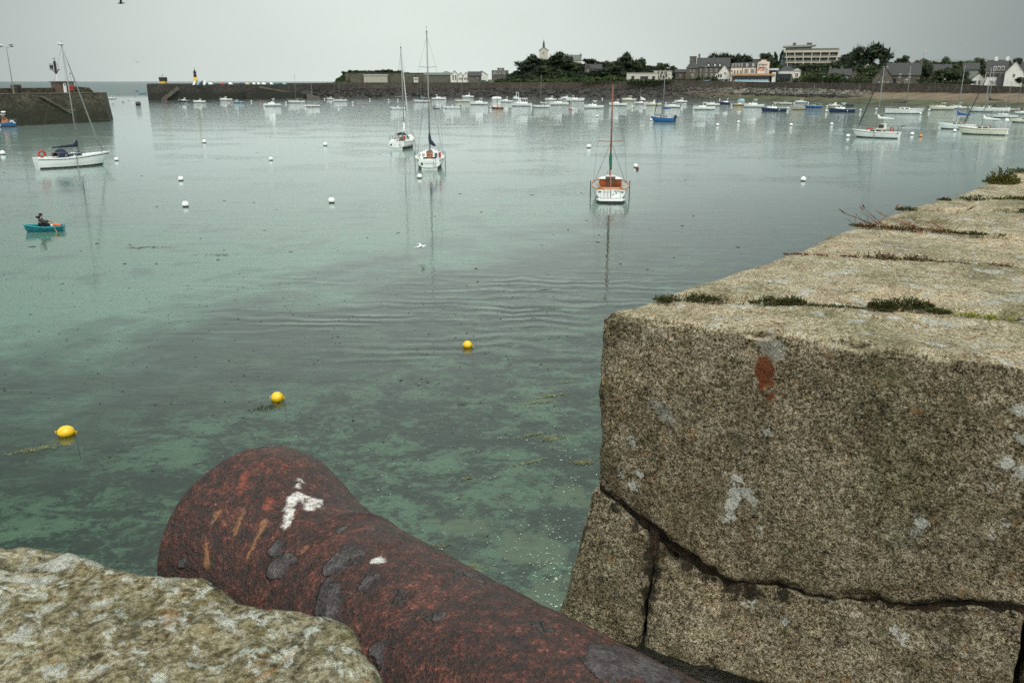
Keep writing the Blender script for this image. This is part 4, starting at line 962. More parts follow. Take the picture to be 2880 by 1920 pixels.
def signal():
    p = on_q(166, 6.4); r_ = empty('signal_mast', tuple(p), 0, 'slim signal mast with dark lamp platform beside the quay hut', 'signal mast')
    zt2 = zfor(p, 208) - qz; z1 = zfor(p, 190) - qz; k = (z1 - zt2) / 18
    mb = MB(); mb.tube([(0, 0, 0), (0, 0, zt2)], .09, 8); mb.build('pole', WHITE, r_)
    mb = MB(); mb.tube([(0, 0, zt2), (0, 0, z1 + 1.2)], [.24, .3], 8); mb.box((-0.1, 0, z1 - .5), (1.9, .9, .12)); mb.tube([(-.8, 0, z1 - .5), (0, 0, zt2)], .08, 5); mb.tube([(.7, 0, z1 - .5), (0, 0, zt2)], .08, 5); mb.build('platform', BLACK, r_)
    mb = MB()
    for x in (-1.05, -.35, .3, .85): mb.tube([(x, -.4, z1 - .5), (x, -.4, z1 + .75)], .03, 4)
    mb.tube([(-1.05, -.4, z1 + .75), (.85, -.4, z1 + .75)], .03, 4); mb.build('railing', BLACK, r_)
    mb = MB(); mb.box((-.72, -.2, z1 + .1), (.5, .5, .85)); mb.box((.02, 0, z1 + 1.1), (.42, .42, .8), tx=.6, ty=.6); mb.build('lamps', BLACK, r_)
    gull(p + Vector((0, 0, z1 + 1.85)), 0.3, .1, 'small dark gull perched on top of the signal mast', False, 1.3, mat=DG)
    q = on_q(205, 6.6); r2 = empty('anemometer_pole', tuple(q), 0, 'thin wind sensor pole rising above the quay hut', 'pole'); zz = zfor(q, 207) - qz
    mb = MB(); mb.tube([(0, 0, 0), (0, 0, zz)], .035, 5); mb.build('pole', ALU, r2); mb = MB(); mb.sph((0, 0, zz), .16, n=8, k=6); mb.build('sensor', BLACK, r2)
signal()
def rockm(name, label, px, py, D, w, d, h, seed, cat='rock'):
    p = PD(px, py, D); mb = MB(); n, k = 16, 8; rings = []
    for i in range(k + 1):
        t = i / k; rr = math.cos(t * PI / 2) ** .7
        rings.append([(w * rr * math.cos(2 * PI * j / n) * (1 + .25 * nz(j, i, seed, .7)), d * rr * math.sin(2 * PI * j / n) * (1 + .25 * nz(j, i, seed + 3, .7)), h * t * (1 + .2 * nz(j, i, seed, .5)) - .5) for j in range(n)])
    mb.loft(rings, 0, True, True, True); o = mb.build(name, stone_far('dark_sea_rock', (.02, .02, .02), (.05, .045, .04), (.09, .08, .07), .3), None, True); o.location = (p.x, p.y, 0); tag(o, label, cat)
rockm('sea_rock', 'dark humped sea rock beyond the quay parapet', 60, 250, 330, 2.9, 3, 5.3, 1)
rockm('sea_rock', 'smaller dark rock at the far left beyond the quay', 6, 250, 330, 1.3, 2, 4.6, 2)
rockm('sea_rock', 'tiny dark rock far out in the harbour mouth', 384, 248, 900, 2.2, 2, 1.2, 3)
rockm('sea_rock', 'low dark rock tip off the headland end', 922, 231, 700, 9, 6, 8.0, 4)
# two beacons on the breakwater
YEL = paint('beacon_yellow', (.62, .40, .04), .6, .1, 2, dirt=.2)
def beacons():
    p = PD(460, 236, 480); h = PD(460, 217.5, 480).z - p.z; k = MPP(480, 460); w = 17.5 * k
    r_ = empty('beacon_block', tuple(p), 0, 'square black over yellow beacon building on the pier end', 'beacon')
    mb = MB(); mb.box((0, 0, h * .18), (w * .94, 3, h * .42)); mb.build('base', YEL, r_)
    mb = MB(); mb.box((0, 0, h * .69), (w, 3.1, h * .6), tx=1.05); mb.build('upper_storey', BLACK, r_)
    mb = MB(); 
    for x in (-.5, -.25, 0, .25, .5): mb.tube([(x * w, -1.5, h), (x * w, -1.5, h + .9)], .03, 4)
    mb.tube([(-.5 * w, -1.5, h + .9), (.5 * w, -1.5, h + .9)], .03, 4); mb.build('railing', ALU, r_)
    mb = MB(); mb.tube([(-.1, 0, h), (-.1, 0, h + 11 * k)], .08, 5); mb.build('mast', BLACK, r_)
    p = PD(551, 238, 484); k = MPP(484, 551); H = PD(551, 197, 484).z - p.z
    r_ = empty('lighthouse', tuple(p), 0, 'slim black over yellow conical lighthouse on the breakwater', 'lighthouse')
    def cone(z0, z1, r0, r1, m, nm, n=18): mb = MB(); mb.tube([(0, 0, z0), (0, 0, z1)], [r0, r1], n, 0); return mb.build(nm, m, r_, True)
    cone(0, H * .5, 6.3 * k, 4.7 * k, YEL, 'lower_tower'); cone(H * .5 + .01, H * .8, 4.7 * k, 3.6 * k, BLACK, 'upper_tower')
    cone(H * .8, H * .83, 5.2 * k, 5.2 * k, BLACK, 'gallery'); 
    mb = MB(); [mb.tube([(5 * k * math.cos(a), 5 * k * math.sin(a), H * .83), (5 * k * math.cos(a), 5 * k * math.sin(a), H * .9)], .03, 4) for a in [i * PI / 5 for i in range(10)]]; mb.torus((0, 0, H * .9), 5 * k, .04, 'z', n=20, k=4); mb.build('railing', BLACK, r_)
    cone(H * .83, H * .95, 2.5 * k, 2.4 * k, GLASS, 'lantern_room'); cone(H * .95, H * 1.02, 2.9 * k, .5 * k, BLACK, 'dome')
    mb = MB(); mb.tube([(0, 0, H), (0, 0, H * 1.18)], .07, 5); mb.build('vane', BLACK, r_)
beacons()

# ------------------------------------------------------------------ buildings
def frameof(px0, px1, yb, D):
    a, c = PD(px0, yb, D), PD(px1, yb, D); cen = (a + c) / 2; ang = math.atan2((c - a).y, (c - a).x); return cen, ang, (c - a).length
def winp(root, x, y, z, w, h, frame=None, pane=GLASS, mull=True, name='window'):
    mb = MB(); mb.box((x, y - .03, z), (w, .12, h)); f_ = mb.build(name, frame or WHITE, root)
    mb = MB()
    if mull and w > .7:
        for s_ in (-1, 1): mb.box((x + s_ * w * .24, y - .1, z), (w * .38, .03, h * .84))
    else: mb.box((x, y - .1, z), (w * .78, .03, h * .84))
    mb.build('pane', pane, f_)
def chim(root, x, y, z0, z1, w=1.1, d=.8, m=None):
    mb = MB(); mb.box((x, y, (z0 + z1) / 2), (w, d, z1 - z0)); c_ = mb.build('chimney', m or MASON, root)
    for q in (-1, 1): mb = MB(); mb.tube([(x + q * w * .25, y, z1), (x + q * w * .25, y, z1 + .35)], .12, 6); mb.build('chimney_pot', RED if m is RENDERW else BROWNW, c_)
def house(name, label, px0, px1, yb, ye, yr, D, dep, kind, wm, rm, wins=(), chims=(), rz=0.0, rx0=0, rx1=0, wf=None, cat='house', below=3.0):
    cen, ang, w = frameof(px0, px1, yb, D); zb_ = cen.z; he = PD((px0 + px1) / 2, ye, D).z - zb_; hr = PD((px0 + px1) / 2, yr, D).z - zb_
    r_ = empty(name, tuple(cen), ang + rz, label, cat); hw = w / 2
    mb = MB()
    if kind == 'front':   # gable faces the viewer
        mb.extxz([(-hw, -below), (hw, -below), (hw, he), (0, hr - .15), (-hw, he)], 0, dep)
    elif kind == 'side':
        vs = [(-hw, 0, -below), (hw, 0, -below), (hw, dep, -below), (-hw, dep, -below), (-hw, 0, he), (hw, 0, he), (hw, dep, he), (-hw, dep, he), (-hw, dep / 2, hr - .15), (hw, dep / 2, hr - .15)]
        mb.add(vs, [(0, 1, 5, 4), (2, 3, 7, 6), (1, 2, 6, 9, 5), (3, 0, 4, 8, 7), (4, 5, 9, 8), (6, 7, 8, 9)])
    else: mb.box((0, dep / 2, (he - below) / 2), (w, dep, he + below))
    mb.build('wall', wm, r_)
    mb = MB(); o_ = .35; t = .22
    if kind == 'front':
        for s_ in (-1, 1):
            q = [(s_ * (hw + o_), he - o_ * (hr - he) / hw), (0, hr), (0, hr + t), (s_ * (hw + o_), he - o_ * (hr - he) / hw + t)]; mb.extxz(q, -o_, dep + o_)
    elif kind == 'side':
        rk = (hr - he) / (dep / 2)
        for s_, y0 in ((1, -o_), (-1, dep + o_)):
            z0 = he - o_ * rk; a = [(-hw - o_ + rx0, y0, z0), (hw + o_ - rx1, y0, z0), (hw + o_ - rx1, dep / 2, hr), (-hw - o_ + rx0, dep / 2, hr)]
            mb.add(a + [(p[0], p[1], p[2] + t) for p in a], [(0, 1, 2, 3), (4, 5, 6, 7), (0, 1, 5, 4), (1, 2, 6, 5), (2, 3, 7, 6), (3, 0, 4, 7)])
    elif kind == 'hip':
        k = min(dep / 2, hw * .9); a = [(-hw - o_, -o_, he), (hw + o_, -o_, he), (hw + o_, dep + o_, he), (-hw - o_, dep + o_, he), (-hw + k * .8, dep / 2, hr), (hw - k * .8, dep / 2, hr)]
        mb.add(a, [(0, 1, 5, 4), (1, 2, 5), (2, 3, 4, 5), (3, 0, 4), (3, 2, 1, 0)])
    elif kind == 'flat': mb.box((0, dep / 2, he + .12), (w + .5, dep + .5, .26))
    rf = mb.build('roof', rm, r_)
    for (x, z, ww, hh) in wins: winp(r_, -hw + x * w, 0, z * he if z <= 1 else z, ww, hh, wf)
    for (x, yy, ht) in chims:
        mb = MB(); zz = hr if kind != 'front' else hr - abs(x - .5) * 2 * (hr - he)
        mb.box((-hw + x * w, yy * dep, zz - 1.2 + (ht + 1.2) / 2), (1.2, .8, ht + 1.6)); c_ = mb.build('chimney', MASON if wm is not RENDERW else RENDERW, rf)
        c_.parent = rf
    return r_, w, he, hr, zb_
GRYST = stone_far('grey_granite_masonry', (.05, .047, .04), (.12, .11, .095), (.20, .185, .16), 1.0)
TIN = paint('pale_tin_roof', (.30, .29, .27), .6, .1, .5)
FORT = stone_far('old_fort_masonry', (.045, .045, .032), (.10, .10, .07), (.16, .155, .12), .5)
house('fort_wall', 'low mossy fort rampart on the headland', 985, 1200, 229, 206, 206, 640, 14, 'flat', FORT, paint('turf', (.04, .05, .02)), cat='fort')
house('long_shed', 'long shed with pale corrugated front on the headland', 1023, 1090, 221, 213, 211, 636, 5, 'side', CONC, TIN, cat='shed')
house('fort_block', 'grey bastion block above the tip of the headland', 972, 1004, 226, 206, 206, 645, 12, 'flat', GRYST, paint('turf', (.04, .05, .02)), cat='fort')
house('small_shed', 'tiny white walled shed below the headland', 1164, 1176, 229, 222, 219, 600, 4, 'side', RENDERW, TIN, [(.5, .5, 1, 1)], cat='shed')
house('warehouse', 'large drab brown warehouse left of the white gables', 1193, 1266, 231, 212, 205, 590, 26, 'side', paint('drab_brown_wall', (.11, .105, .09), .9, .1, .5, dirt=.3), SLATEG, [(.07, .8, 1, 1)], cat='warehouse')
house('warehouse', 'white roofed warehouse with low pitched gable end', 1236, 1276, 226, 208, 201, 606, 20, 'front', RENDERW, paint('white_sheet_roof', (.52, .53, .52), .6), [], cat='warehouse')
house('warehouse', 'white gabled building with dark roof and tall windows', 1268, 1290, 227, 211, 199.5, 584, 18, 'front', RENDERW, SLATE, [(.3, .35, 1, 2), (.62, .35, 1, 2), (.3, .8, 1, 1.6), (.62, .8, 1, 1.6)], cat='warehouse')
house('warehouse', 'small white gable tucked between two larger white gables', 1288, 1304, 227, 214, 204, 580, 14, 'front', RENDERW, paint('brown_roof', (.10, .08, .07)), [(.3, .4, 1.2, 1.6), (.7, .4, 1.2, 1.6)], cat='warehouse')
house('warehouse', 'white gable with brown roof nearest to the stone shed', 1303, 1319, 227, 214, 203.5, 578, 20, 'front', RENDERW, SLATE, [(.3, .4, 1.2, 1.6), (.7, .4, 1.2, 1.6)], cat='warehouse')
house('stone_shed', 'grey stone shed with slate roof right of the white gables', 1317, 1354, 230, 214, 202, 576, 16, 'side', GRYST, SLATE, [(.7, .6, 1.4, .6)], cat='shed')
house('warehouse', 'white gable with long grey roof behind the stone shed', 1338, 1372, 224, 211, 200, 610, 26, 'front', RENDERW, SLATE, [], cat='warehouse')
house('flat_block', 'flat roofed grey block with square upper storey', 1383, 1430, 213, 199, 199, 620, 12, 'flat', GRYST, CONC, [(.2, .5, 2.5, 1.6), (.45, .5, 2, 1.6), (.72, .5, 2, 1.6)], cat='building')
house('roof_room', 'square rooftop room on the flat grey block', 1399, 1418, 199.5, 192, 192, 624, 6, 'flat', GRYST, CONC, [(.5, .5, 2, 1)], cat='building', below=.2)
# chapel on the hill
r_, w, he, hr, z_ = house('chapel', 'pale stone chapel with a bell turret on top of the hill', 1517, 1541, 156, 142, 132.5, 600, 16, 'front', paint('pale_granite', (.50, .47, .40), .85, .12, .8), SLATE, [(.5, .45, .8, 2.2)], cat='chapel', below=6)
mb = MB(); mb.box((0, .6, hr + .9), (1.5, 1.1, 2.0)); mb.box((0, .6, hr + 2.4), (1.1, .9, 1.2)); bt = mb.build('bell_turret', MASON, r_)
mb = MB(); mb.box((0, .6, hr + 3.9), (1.0, .8, 1.9), tx=.05, ty=.05); mb.build('spire', MASON, bt)
mb = MB(); mb.box((0, 0.02, hr + 2.3), (.5, .12, .9)); mb.build('opening', BLACK, bt)
r_, w, he, hr, z_ = house('tall_house', 'steep grey green roofed house with end chimneys on the hill', 1595, 1634, 182, 170, 155, 600, 11, 'side', RENDERW, SLATEG, [], cat='house', below=5)
for s_ in (-1, 1): chim(r_, s_ * (w / 2 - .2), 5.5, he * .6, hr + .8, 1.0, 3.2, GRYST)
house('gable_dormer', 'small white dormer gable at the steep grey roofed house', 1596, 1606, 182, 174, 166, 597, 4, 'front', RENDERW, SLATE, [(.5, .5, .8, 1)], cat='dormer', below=3)
house('stone_cottage', 'grey stone cottage with skylights among the hill trees', 1646, 1692, 206, 194, 182, 566, 9, 'side', GRYST, SLATE, [(.2, .6, .9, 1.1), (.5, .6, .9, 1.1)], [(.02, .5, 1), (.6, .5, 1)])
house('cottage_gable', 'stone gable at the left end of the hillside cottage', 1644, 1664, 206, 196, 184, 561, 8, 'front', GRYST, SLATE, [(.5, .55, .9, 1.2)])
# modern low building
r_, w, he, hr, z_ = house('modern_building', 'low modern cream building with wide dark windows', 1762, 1850, 229, 206, 206, 540, 14, 'flat', paint('cream_render', (.50, .47, .40), .8, .06, .5), TIN, [], cat='building')
for x, ww, hh in ((.2, 1.7, 2.2), (.56, 4.6, 1.8), (.86, 1.8, 1.8)): winp(r_, -w / 2 + x * w, 0, he * .42, ww, hh, DARKB, mull=False)
mb = MB(); mb.extxz([(-w / 2 - 1.4, -3), (-w / 2, -3), (-w / 2, he), (-w / 2 + 1, he + .2)], 0.02, 8); mb.build('slanted_wall', CONC, r_)
r_, w, he, hr, z_ = house('modern_building', 'cream modern wing with terrace openings beside hedge', 1838, 1889, 224, 200, 200, 552, 12, 'flat', paint('cream_render', (.50, .47, .40)), TIN, [], cat='building')
for k in range(6): winp(r_, -w / 2 + (.1 + k * .15) * w, 0, he * (.3 if k % 2 else .45), .9, 1.8, DARKB, mull=False)
for k in range(3): winp(r_, -w / 2 + (.25 + k * .2) * w, 0, he * .78, 1.2, 1.2, DARKB, mull=False)
# stone manor
MAN = stone_far('manor_masonry', (.05, .042, .034), (.13, .11, .088), (.21, .18, .15), 1.0)
r_, w, he, hr, z_ = house('stone_manor', 'big brown stone manor with long slate roof left of the pub', 1958, 2050, 222, 189, 163, 545, 15, 'side', MAN, SLATE, [(x, z, .9, 1.6) for x in (.12, .3, .45, .6, .85) for z in (.3, .72)], [(.05, .5, 2.2), (.5, .5, 1)], cat='manor')
for x in (.35, .55, .7): 
    mb = MB(); xx = -w / 2 + x * w; mb.extxz([(xx - 1, he), (xx + 1, he), (xx + 1, he + 1.6), (xx, he + 2.8), (xx - 1, he + 1.6)], .3, 4); d_ = mb.build('dormer', SLATE, r_)
    mb = MB(); mb.box((xx, .25, he + 1.1), (.9, .1, 1.1)); mb.build('window', RENDERW, d_)
for x in (.42, .57): # pointed white arches
    mb = MB(); xx = -w / 2 + x * w + 16; 
for x in (.62, .78):
    mb = MB(); xx = -w / 2 + x * w; mb.extxz([(xx - 1.4, 0), (xx + 1.4, 0), (xx + 1.0, 1.8), (xx, 3.0), (xx - 1.0, 1.8)], -.12, .1); a_ = mb.build('arch', RENDERW, r_)
    mb = MB(); mb.extxz([(xx - .9, 0), (xx + .9, 0), (xx + .6, 1.4), (xx, 2.3), (xx - .6, 1.4)], -.18, -.13); mb.build('opening', BLACK, a_)
house('manor_wing', 'round cornered stone wing with hipped slate roof beside manor', 1929, 1962, 222, 192, 172, 538, 12, 'hip', MAN, SLATE, [(.35, .75, .9, 1), (.65, .75, .9, 1), (.55, .3, 1.4, 1.8)], [(.4, .5, 1.5)], cat='manor')
house('manor_tower', 'square stone chimney tower rising behind the manor roof', 1939, 1958, 180, 160, 160, 556, 5, 'flat', MAN, MAN, [], cat='tower')
house('low_stone_house', 'low dark stone house left of the manor', 1898, 1928, 222, 204, 196, 552, 9, 'side', MAN, SLATE, [(.5, .5, .8, 1)])
# white gabled house left of the pub
r_, w, he, hr, z_ = house('white_gable_house', 'white gabled house with dark roof between manor and pub', 2019, 2052, 222, 205, 182, 512, 12, 'front', RENDERW, SLATE, [(.15, .5, 2.6, 2.2), (.6, .9, 1.2, 1.2)])
# pub hotel
def pub():
    D = 502; cen, ang, w = frameof(2054, 2161, 232, D); zb_ = cen.z; zz = lambda y: PD(2100, y, D).z - zb_; k = w / 107.0
    X = lambda px: (px - 2107.5) * k
    r_ = empty('pub_hotel', tuple(cen), ang, 'white hotel with PUB lettering on its gable and glazed veranda', 'hotel')
    mb = MB(); mb.box((X(2089), 5, (zz(190) - 3) / 2), (72 * k, 10, zz(190) + 3)); mb.build('wall', RENDERP, r_)
    mb = MB(); x0, x1 = X(2052), X(2127)
    vs = [(x0, -.2, zz(190.5)), (x1, -.2, zz(190.5)), (x1, 10.2, zz(190.5)), (x0, 10.2, zz(190.5)), (x0 + 1, 1.2, zz(177)), (x1, 1.2, zz(174)), (x1, 9, zz(174)), (x0 + 1, 9, zz(177))]
    mb.add(vs, [(0, 1, 5, 4), (1, 2, 6, 5), (2, 3, 7, 6), (3, 0, 4, 7), (4, 5, 6, 7), (3, 2, 1, 0)]); rf = mb.build('mansard_roof', SLATE, r_)
    for px in (2057, 2066, 2074.5, 2083, 2098, 2115):
        mb = MB(); mb.box((X(px), .25, zz(183.5)), (.75 if px < 2090 else 1.05, .8, 1.5)); d_ = mb.build('dormer', RENDERW, rf)
        mb = MB(); mb.box((X(px), -.18, zz(183.5)), (.4, .06, 1.1)); mb.build('pane', GLASS, d_)
    for px in (2056.5, 2064.5, 2073, 2081.5): winp(r_, X(px), 0, zz(202.5), .7, 1.75, CONC, mull=False)
    for px in (2097, 2114):
        winp(r_, X(px), 0, zz(200.5), 1.05, 2.5, WHITE)
        mb = MB()
        for q in range(5): [mb.box((X(px) + s_ * (.75 + (.1 if q % 2 else 0)), -.04, zz(200.5) - 1.1 + q * .55), (.35, .1, .4)) for s_ in (-1, 1)]
        mb.build('window_surround', BROWNW, r_)
    mb = MB(); [mb.box((X(p_), -.05, zz(207) + .35 + q * .55), (.5 if q % 2 else .35, .1, .4)) for q in range(6) for p_ in (2086, 2124)]; mb.build('quoins', BROWNW, r_)
    # sign gable
    mb = MB(); a, c = X(2127), X(2160)
    mb.extxz([(a, -3), (c, -3), (c, zz(177)), (c + .4, zz(176.5)), (c + .4, zz(175.8)), (X(2152), zz(173)), (X(2150), zz(170)), (X(2137), zz(170)), (X(2135), zz(173)), (a, zz(177))], -.6, 9); mb.build('sign_gable', RENDERP, r_)
    mb = MB(); mb.box((X(2143.5), 3, zz(170) + .2), (2.9, 1.2, .5)); mb.build('chimney', paint('terracotta', (.35, .10, .05)), r_)
    def text(t, px, py, hgt, col, nm='lettering', wd=None):
        cu = bpy.data.curves.new(nm, 'FONT'); cu.body = t; cu.size = hgt; cu.align_x = 'CENTER'; cu.align_y = 'CENTER'; cu.extrude = .02; cu.offset = .012
        me = bpy.data.meshes.new_from_object(bpy.data.objects.new('t', cu)); 
        xs_ = [v.co.x for v in me.vertices]; sc_ = (wd / (max(xs_) - min(xs_))) if wd else 1
        for v in me.vertices: v.co = Vector((v.co.x * sc_, -v.co.z, v.co.y))
        me.materials.append(col); o = bpy.data.objects.new(nm, me); COL.objects.link(o); o.parent = r_; o.location = (X(px), -.66, zz(py)); return o
    text('HOTEL BELLEVUE', 2141.5, 183, 1.25, BLACK, wd=25 * k); text('Restaurant', 2140.5, 190, 1.15, BLACK, wd=19 * k)
    cu = text('PUB', 2138.5, 196.5, 2.25, paint('sign_red', (.36, .015, .02)), wd=18.5 * k)
    mb = MB(); mb.box((X(2153), -.64, zz(199.5)), (1.1, .08, 2.6)); mb.box((X(2153), -.70, zz(193.8)), (1.3, .05, .3)); mb.build('beer_glass_panel', paint('grey_board', (.3, .31, .29)), r_)
    # veranda
    mb = MB(); mb.box((X(2116), -3.2, zz(210.5)), (122 * k, 5.4, 1.0), ty=.9); mb.build('veranda_roof', paint('ochre_fascia', (.32, .19, .10), .8), r_)
    mb = MB(); mb.box((X(2174), -3, zz(222)), (10 * k, 4.5, zz(212.5) + 3)); mb.box((X(2056), -3, zz(222)), (2.5 * k, 4.5, zz(212.5) + 3)); mb.box((X(2112), -5.2, zz(231)), (102 * k, .3, .9)); mb.build('veranda_wall', RENDERW, r_)
    mb = MB(); mb.box((X(2113), -4.8, zz(221)), (100 * k, .3, zz(213) - zz(229))); mb.build('glazing', GLASS, r_)
    mb = MB(); [mb.box((X(2066 + q * 10.5), -5.02, zz(221)), (.16, .1, zz(213) - zz(229))) for q in range(10)]; mb.build('mullions', DARKB, r_)
    mb = MB(); [mb.box((X(2071.3 + q * 10.5), -5.0, zz(226.8)), (1.95, .08, .95)) for q in range(9)]; mb.build('blue_panels', PALEB, r_)
    # right link and annex
    mb = MB(); mb.box((X(2171), 4, (zz(208) - 3) / 2), (26 * k, 7, zz(208) + 3)); mb.build('link_block', DARKB, r_)
    mb = MB(); mb.box((X(2172), 4, (zz(198) + zz(193)) / 2), (30 * k, 7, zz(192.5) - zz(198)), ty=.7); mb.build('link_roof', GREYD, r_)
pub()
r_, w, he, hr, z_ = house('annex', 'pale annex with hipped slate roof and dark arches beside pub', 2187, 2236, 231, 199, 186, 508, 12, 'hip', RENDERW, SLATE, [], cat='building')
mb = MB(); mb.box((-w * .18, -1.5, he * .36), (w * .9, 3, he * .72)); l_ = mb.build('lean_to', DARKB, r_)
mb = MB(); mb.extxz([(w * .18, -.2), (w * .34, -.2), (w * .34, 1.9), (w * .26, 2.7), (w * .18, 1.9)], -3.15, -3); mb.build('arch_door', RENDERW, l_)
r_, w, he, hr, z_ = house('corner_tower', 'pink square corner tower with a glazed pyramid roof', 2228, 2249, 232, 200, 193, 500, 5, 'hip', RENDERP, ALU, [], cat='building')
winp(r_, 0, 0, he * .62, 1.7, 2.5, WHITE); mb = MB(); mb.box((0, -.5, he * .42), (2.4, 1, .12)); [mb.tube([(-1.1 + q * .55, -.95, he * .42), (-1.1 + q * .55, -.95, he * .42 + .9)], .03, 4) for q in range(5)]; mb.build('balcony', WHITE, r_)
mb = MB(); mb.box((0, -.05, .9), (1.6, .1, 2.2)); mb.build('door', GREENC, r_)
# big slanted hotel
def slant():
    D = 560; cen, ang, w = frameof(2217, 2343, 192, D); zb_ = cen.z; zz = lambda y: PD(2280, y, D).z - zb_; k = w / 126.; X = lambda px: (px - 2280) * k
    r_ = empty('slanted_hotel', tuple(cen), ang, 'big modern hotel with stacked balconies flaring outward to the top', 'hotel')
    FR = paint('hotel_concrete', (.50, .45, .36), .85, .08, .5); DKW = paint('hotel_dark_wall', (.09, .085, .08), .8)
    def L(y): return 2217 + (2206 - 2217) * (192 - y) / 50 ; 
    def Rr(y): return 2343 + (2355 - 2343) * (192 - y) / 50
    y0, y1 = 200, 140
    mb = MB(); mb.extxz([(X(L(y0)), zz(y0)), (X(Rr(y0)), zz(y0)), (X(Rr(y1)), zz(y1)), (X(L(y1)), zz(y1))], 1.5, 14); mb.build('wall', DKW, r_)
    for i, (ya, yb2) in enumerate(((141, 148), (159.5, 162.5), (174.5, 177.5), (188, 191))):
        mb = MB(); ym = (ya + yb2) / 2; mb.box(((X(L(ym) - 6) + X(Rr(ym))) / 2, .6, (zz(ya) + zz(yb2)) / 2), (X(Rr(ym)) - X(L(ym) - 6), 2.6, zz(ya) - zz(yb2))); mb.build('floor_slab', FR, r_)
        mb = MB(); mb.box(((X(L(ym)) + X(Rr(ym))) / 2, -.72, zz(ya) + .5), (X(Rr(ym)) - X(L(ym)) - .6, .06, .75)); mb.build('balcony_rail', paint('dark_balustrade', (.16, .17, .16), .4), r_)
    for (ya, yb2) in ((149, 159), (163.5, 174), (178.5, 188)):
        ym = (ya + yb2) / 2
        for q in range(11):
            mb = MB(); x = L(ym) + 8 + q * 12.3
            if x < Rr(ym) - 4: mb.box((X(x), 1.42, (zz(ya + 1) + zz(yb2)) / 2), (6.8 * k, .1, (zz(ya) - zz(yb2)) * .72)); mb.build('window', GLASS if q % 3 else paint('curtained_glass', (.22, .24, .23), .2), r_)
    for j in range(7):
        f_ = j / 6; mb = MB(); xb, xt = L(191) + (Rr(191) - L(191)) * f_, L(141) + (Rr(141) - L(141)) * f_
        mb.extxz([(X(xb) - .22, zz(198)), (X(xb) + .22, zz(198)), (X(xt) + .22, zz(141)), (X(xt) - .22, zz(141))], -.85, 1.5); mb.build('fin', FR, r_)
    mb = MB(); mb.extxz([(X(L(141)), zz(140.8)), (X(Rr(140)), zz(140.8)), (X(Rr(139)), zz(139)), (X(L(141)), zz(138.6))], -.8, 14); mb.build('roof', DKW, r_)
    mb = MB(); mb.extxz([(X(2204), zz(141)), (X(2278), zz(139)), (X(2278), zz(131)), (X(2206), zz(131))], 1, 12); mb.build('top_storey', GLASS, r_)
    mb = MB(); [mb.box((X(p_), .9, zz(135.5)), (.25, .2, zz(131) - zz(140))) for p_ in range(2208, 2280, 9)]; mb.build('mullions', FR, r_)
    mb = MB(); mb.extxz([(X(2196), zz(132)), (X(2206), zz(133.5)), (X(2272), zz(132)), (X(2290), zz(128)), (X(2288), zz(127)), (X(2252), zz(126.5)), (X(2197), zz(129.5))], -1.5, 13); mb.build('flared_roof', paint('roof_grey_green', (.24, .26, .22)), r_)
    mb = MB(); mb.box((X(2228), 5, zz(124.5)), (9 * k, 4, zz(119.5) - zz(129))); mb.build('stair_tower', DKW, r_)
    mb = MB(); mb.box((X(2270.5), 5, zz(125)), (15 * k, 5, zz(120) - zz(130))); mb.build('stair_tower', DKW, r_)
    mb = MB(); mb.extxz([(X(2186), zz(200)), (X(2216), zz(200)), (X(2207), zz(141)), (X(2202), zz(141)), (X(2194), zz(165))], 1.2, 12); mb.build('slate_wing', SLATE, r_)
    for y in (158, 172, 182): winp(r_, X(2202), 1.2, zz(y), 2.2, 1.4, PALEB, mull=False)
slant()
house('wide_block', 'low brown block showing behind the slanted hotel right side', 2352, 2372, 200, 163, 163, 590, 12, 'flat', paint('dull_block', (.12, .11, .09)), DARKB, [], cat='building')
house('wide_block', 'long flat roofed block between pub and dark trees', 2106, 2142, 190, 168, 168, 590, 10, 'flat', paint('dull_block', (.12, .11, .09)), DARKB, [], cat='building')
house('slate_cottage', 'slate roofed cottage with skylights left of the stone house', 2330, 2392, 226, 212, 195, 475, 10, 'side', GRYST, SLATE, [(.8, .5, 1, 1.2)], [(.55, .5, 1), (.03, .5, 1)])
house('stone_gable', 'bare stone gable beside the slate roofed cottage', 2386, 2416, 226, 214, 196, 478, 9, 'front', MASON, SLATE, [(.4, .6, .8, 1)])
house('cream_gable_house', 'cream gabled house half hidden behind trees', 2414, 2459, 220, 205, 178, 505, 12, 'front', CREAM, SLATE, [(.4, .8, .9, 1.1)], [(.1, .3, 1)])
r_, w, he, hr, z_ = house('stone_house', 'big brown stone house with white windows behind sea wall', 2488, 2584, 240, 211, 178, 428, 11, 'side', MAN, SLATE, [(.42, .9, 1.0, 1.7), (.70, .9, 1.0, 1.7), (.28, .22, .9, .8), (.40, .22, .9, .8), (.62, .35, 1.2, 2.0)], [(.98, .5, .8)])
mb = MB(); mb.box((w * -.22, -.2, 1.4), (1.2, .5, 2.9)); mb.build('door', BLACK, r_)
house('stone_gable_wing', 'front gable wing of the brown stone house', 2453, 2511, 240, 222, 186, 420, 10, 'front', MAN, SLATE, [(.3, .28, .9, 1.5), (.52, .28, .9, 1.5), (.75, .28, .9, 1.5), (.45, 7.2, .7, 1.2), (.62, 7.2, .7, 1.2)])
house('dark_house', 'long dark slate roofed house among trees behind sea wall', 2600, 2672, 215, 200, 182, 470, 12, 'side', paint('dull_block', (.12, .11, .09)), SLATE, [], [(.1, .5, 1)])
house('glasshouse', 'long glasshouse roof on the skyline at the right', 2596, 2736, 190, 176, 169, 520, 14, 'side', ALU, paint('glasshouse_roof', (.16, .18, .18), .3), [], cat='glasshouse')
house('grey_green_house', 'grey green house with steep roof left of white house', 2705, 2748, 225, 196, 178, 440, 10, 'side', paint('grey_green_render', (.22, .25, .23), .85), SLATE, [(.3, .8, 1, 1.2)])
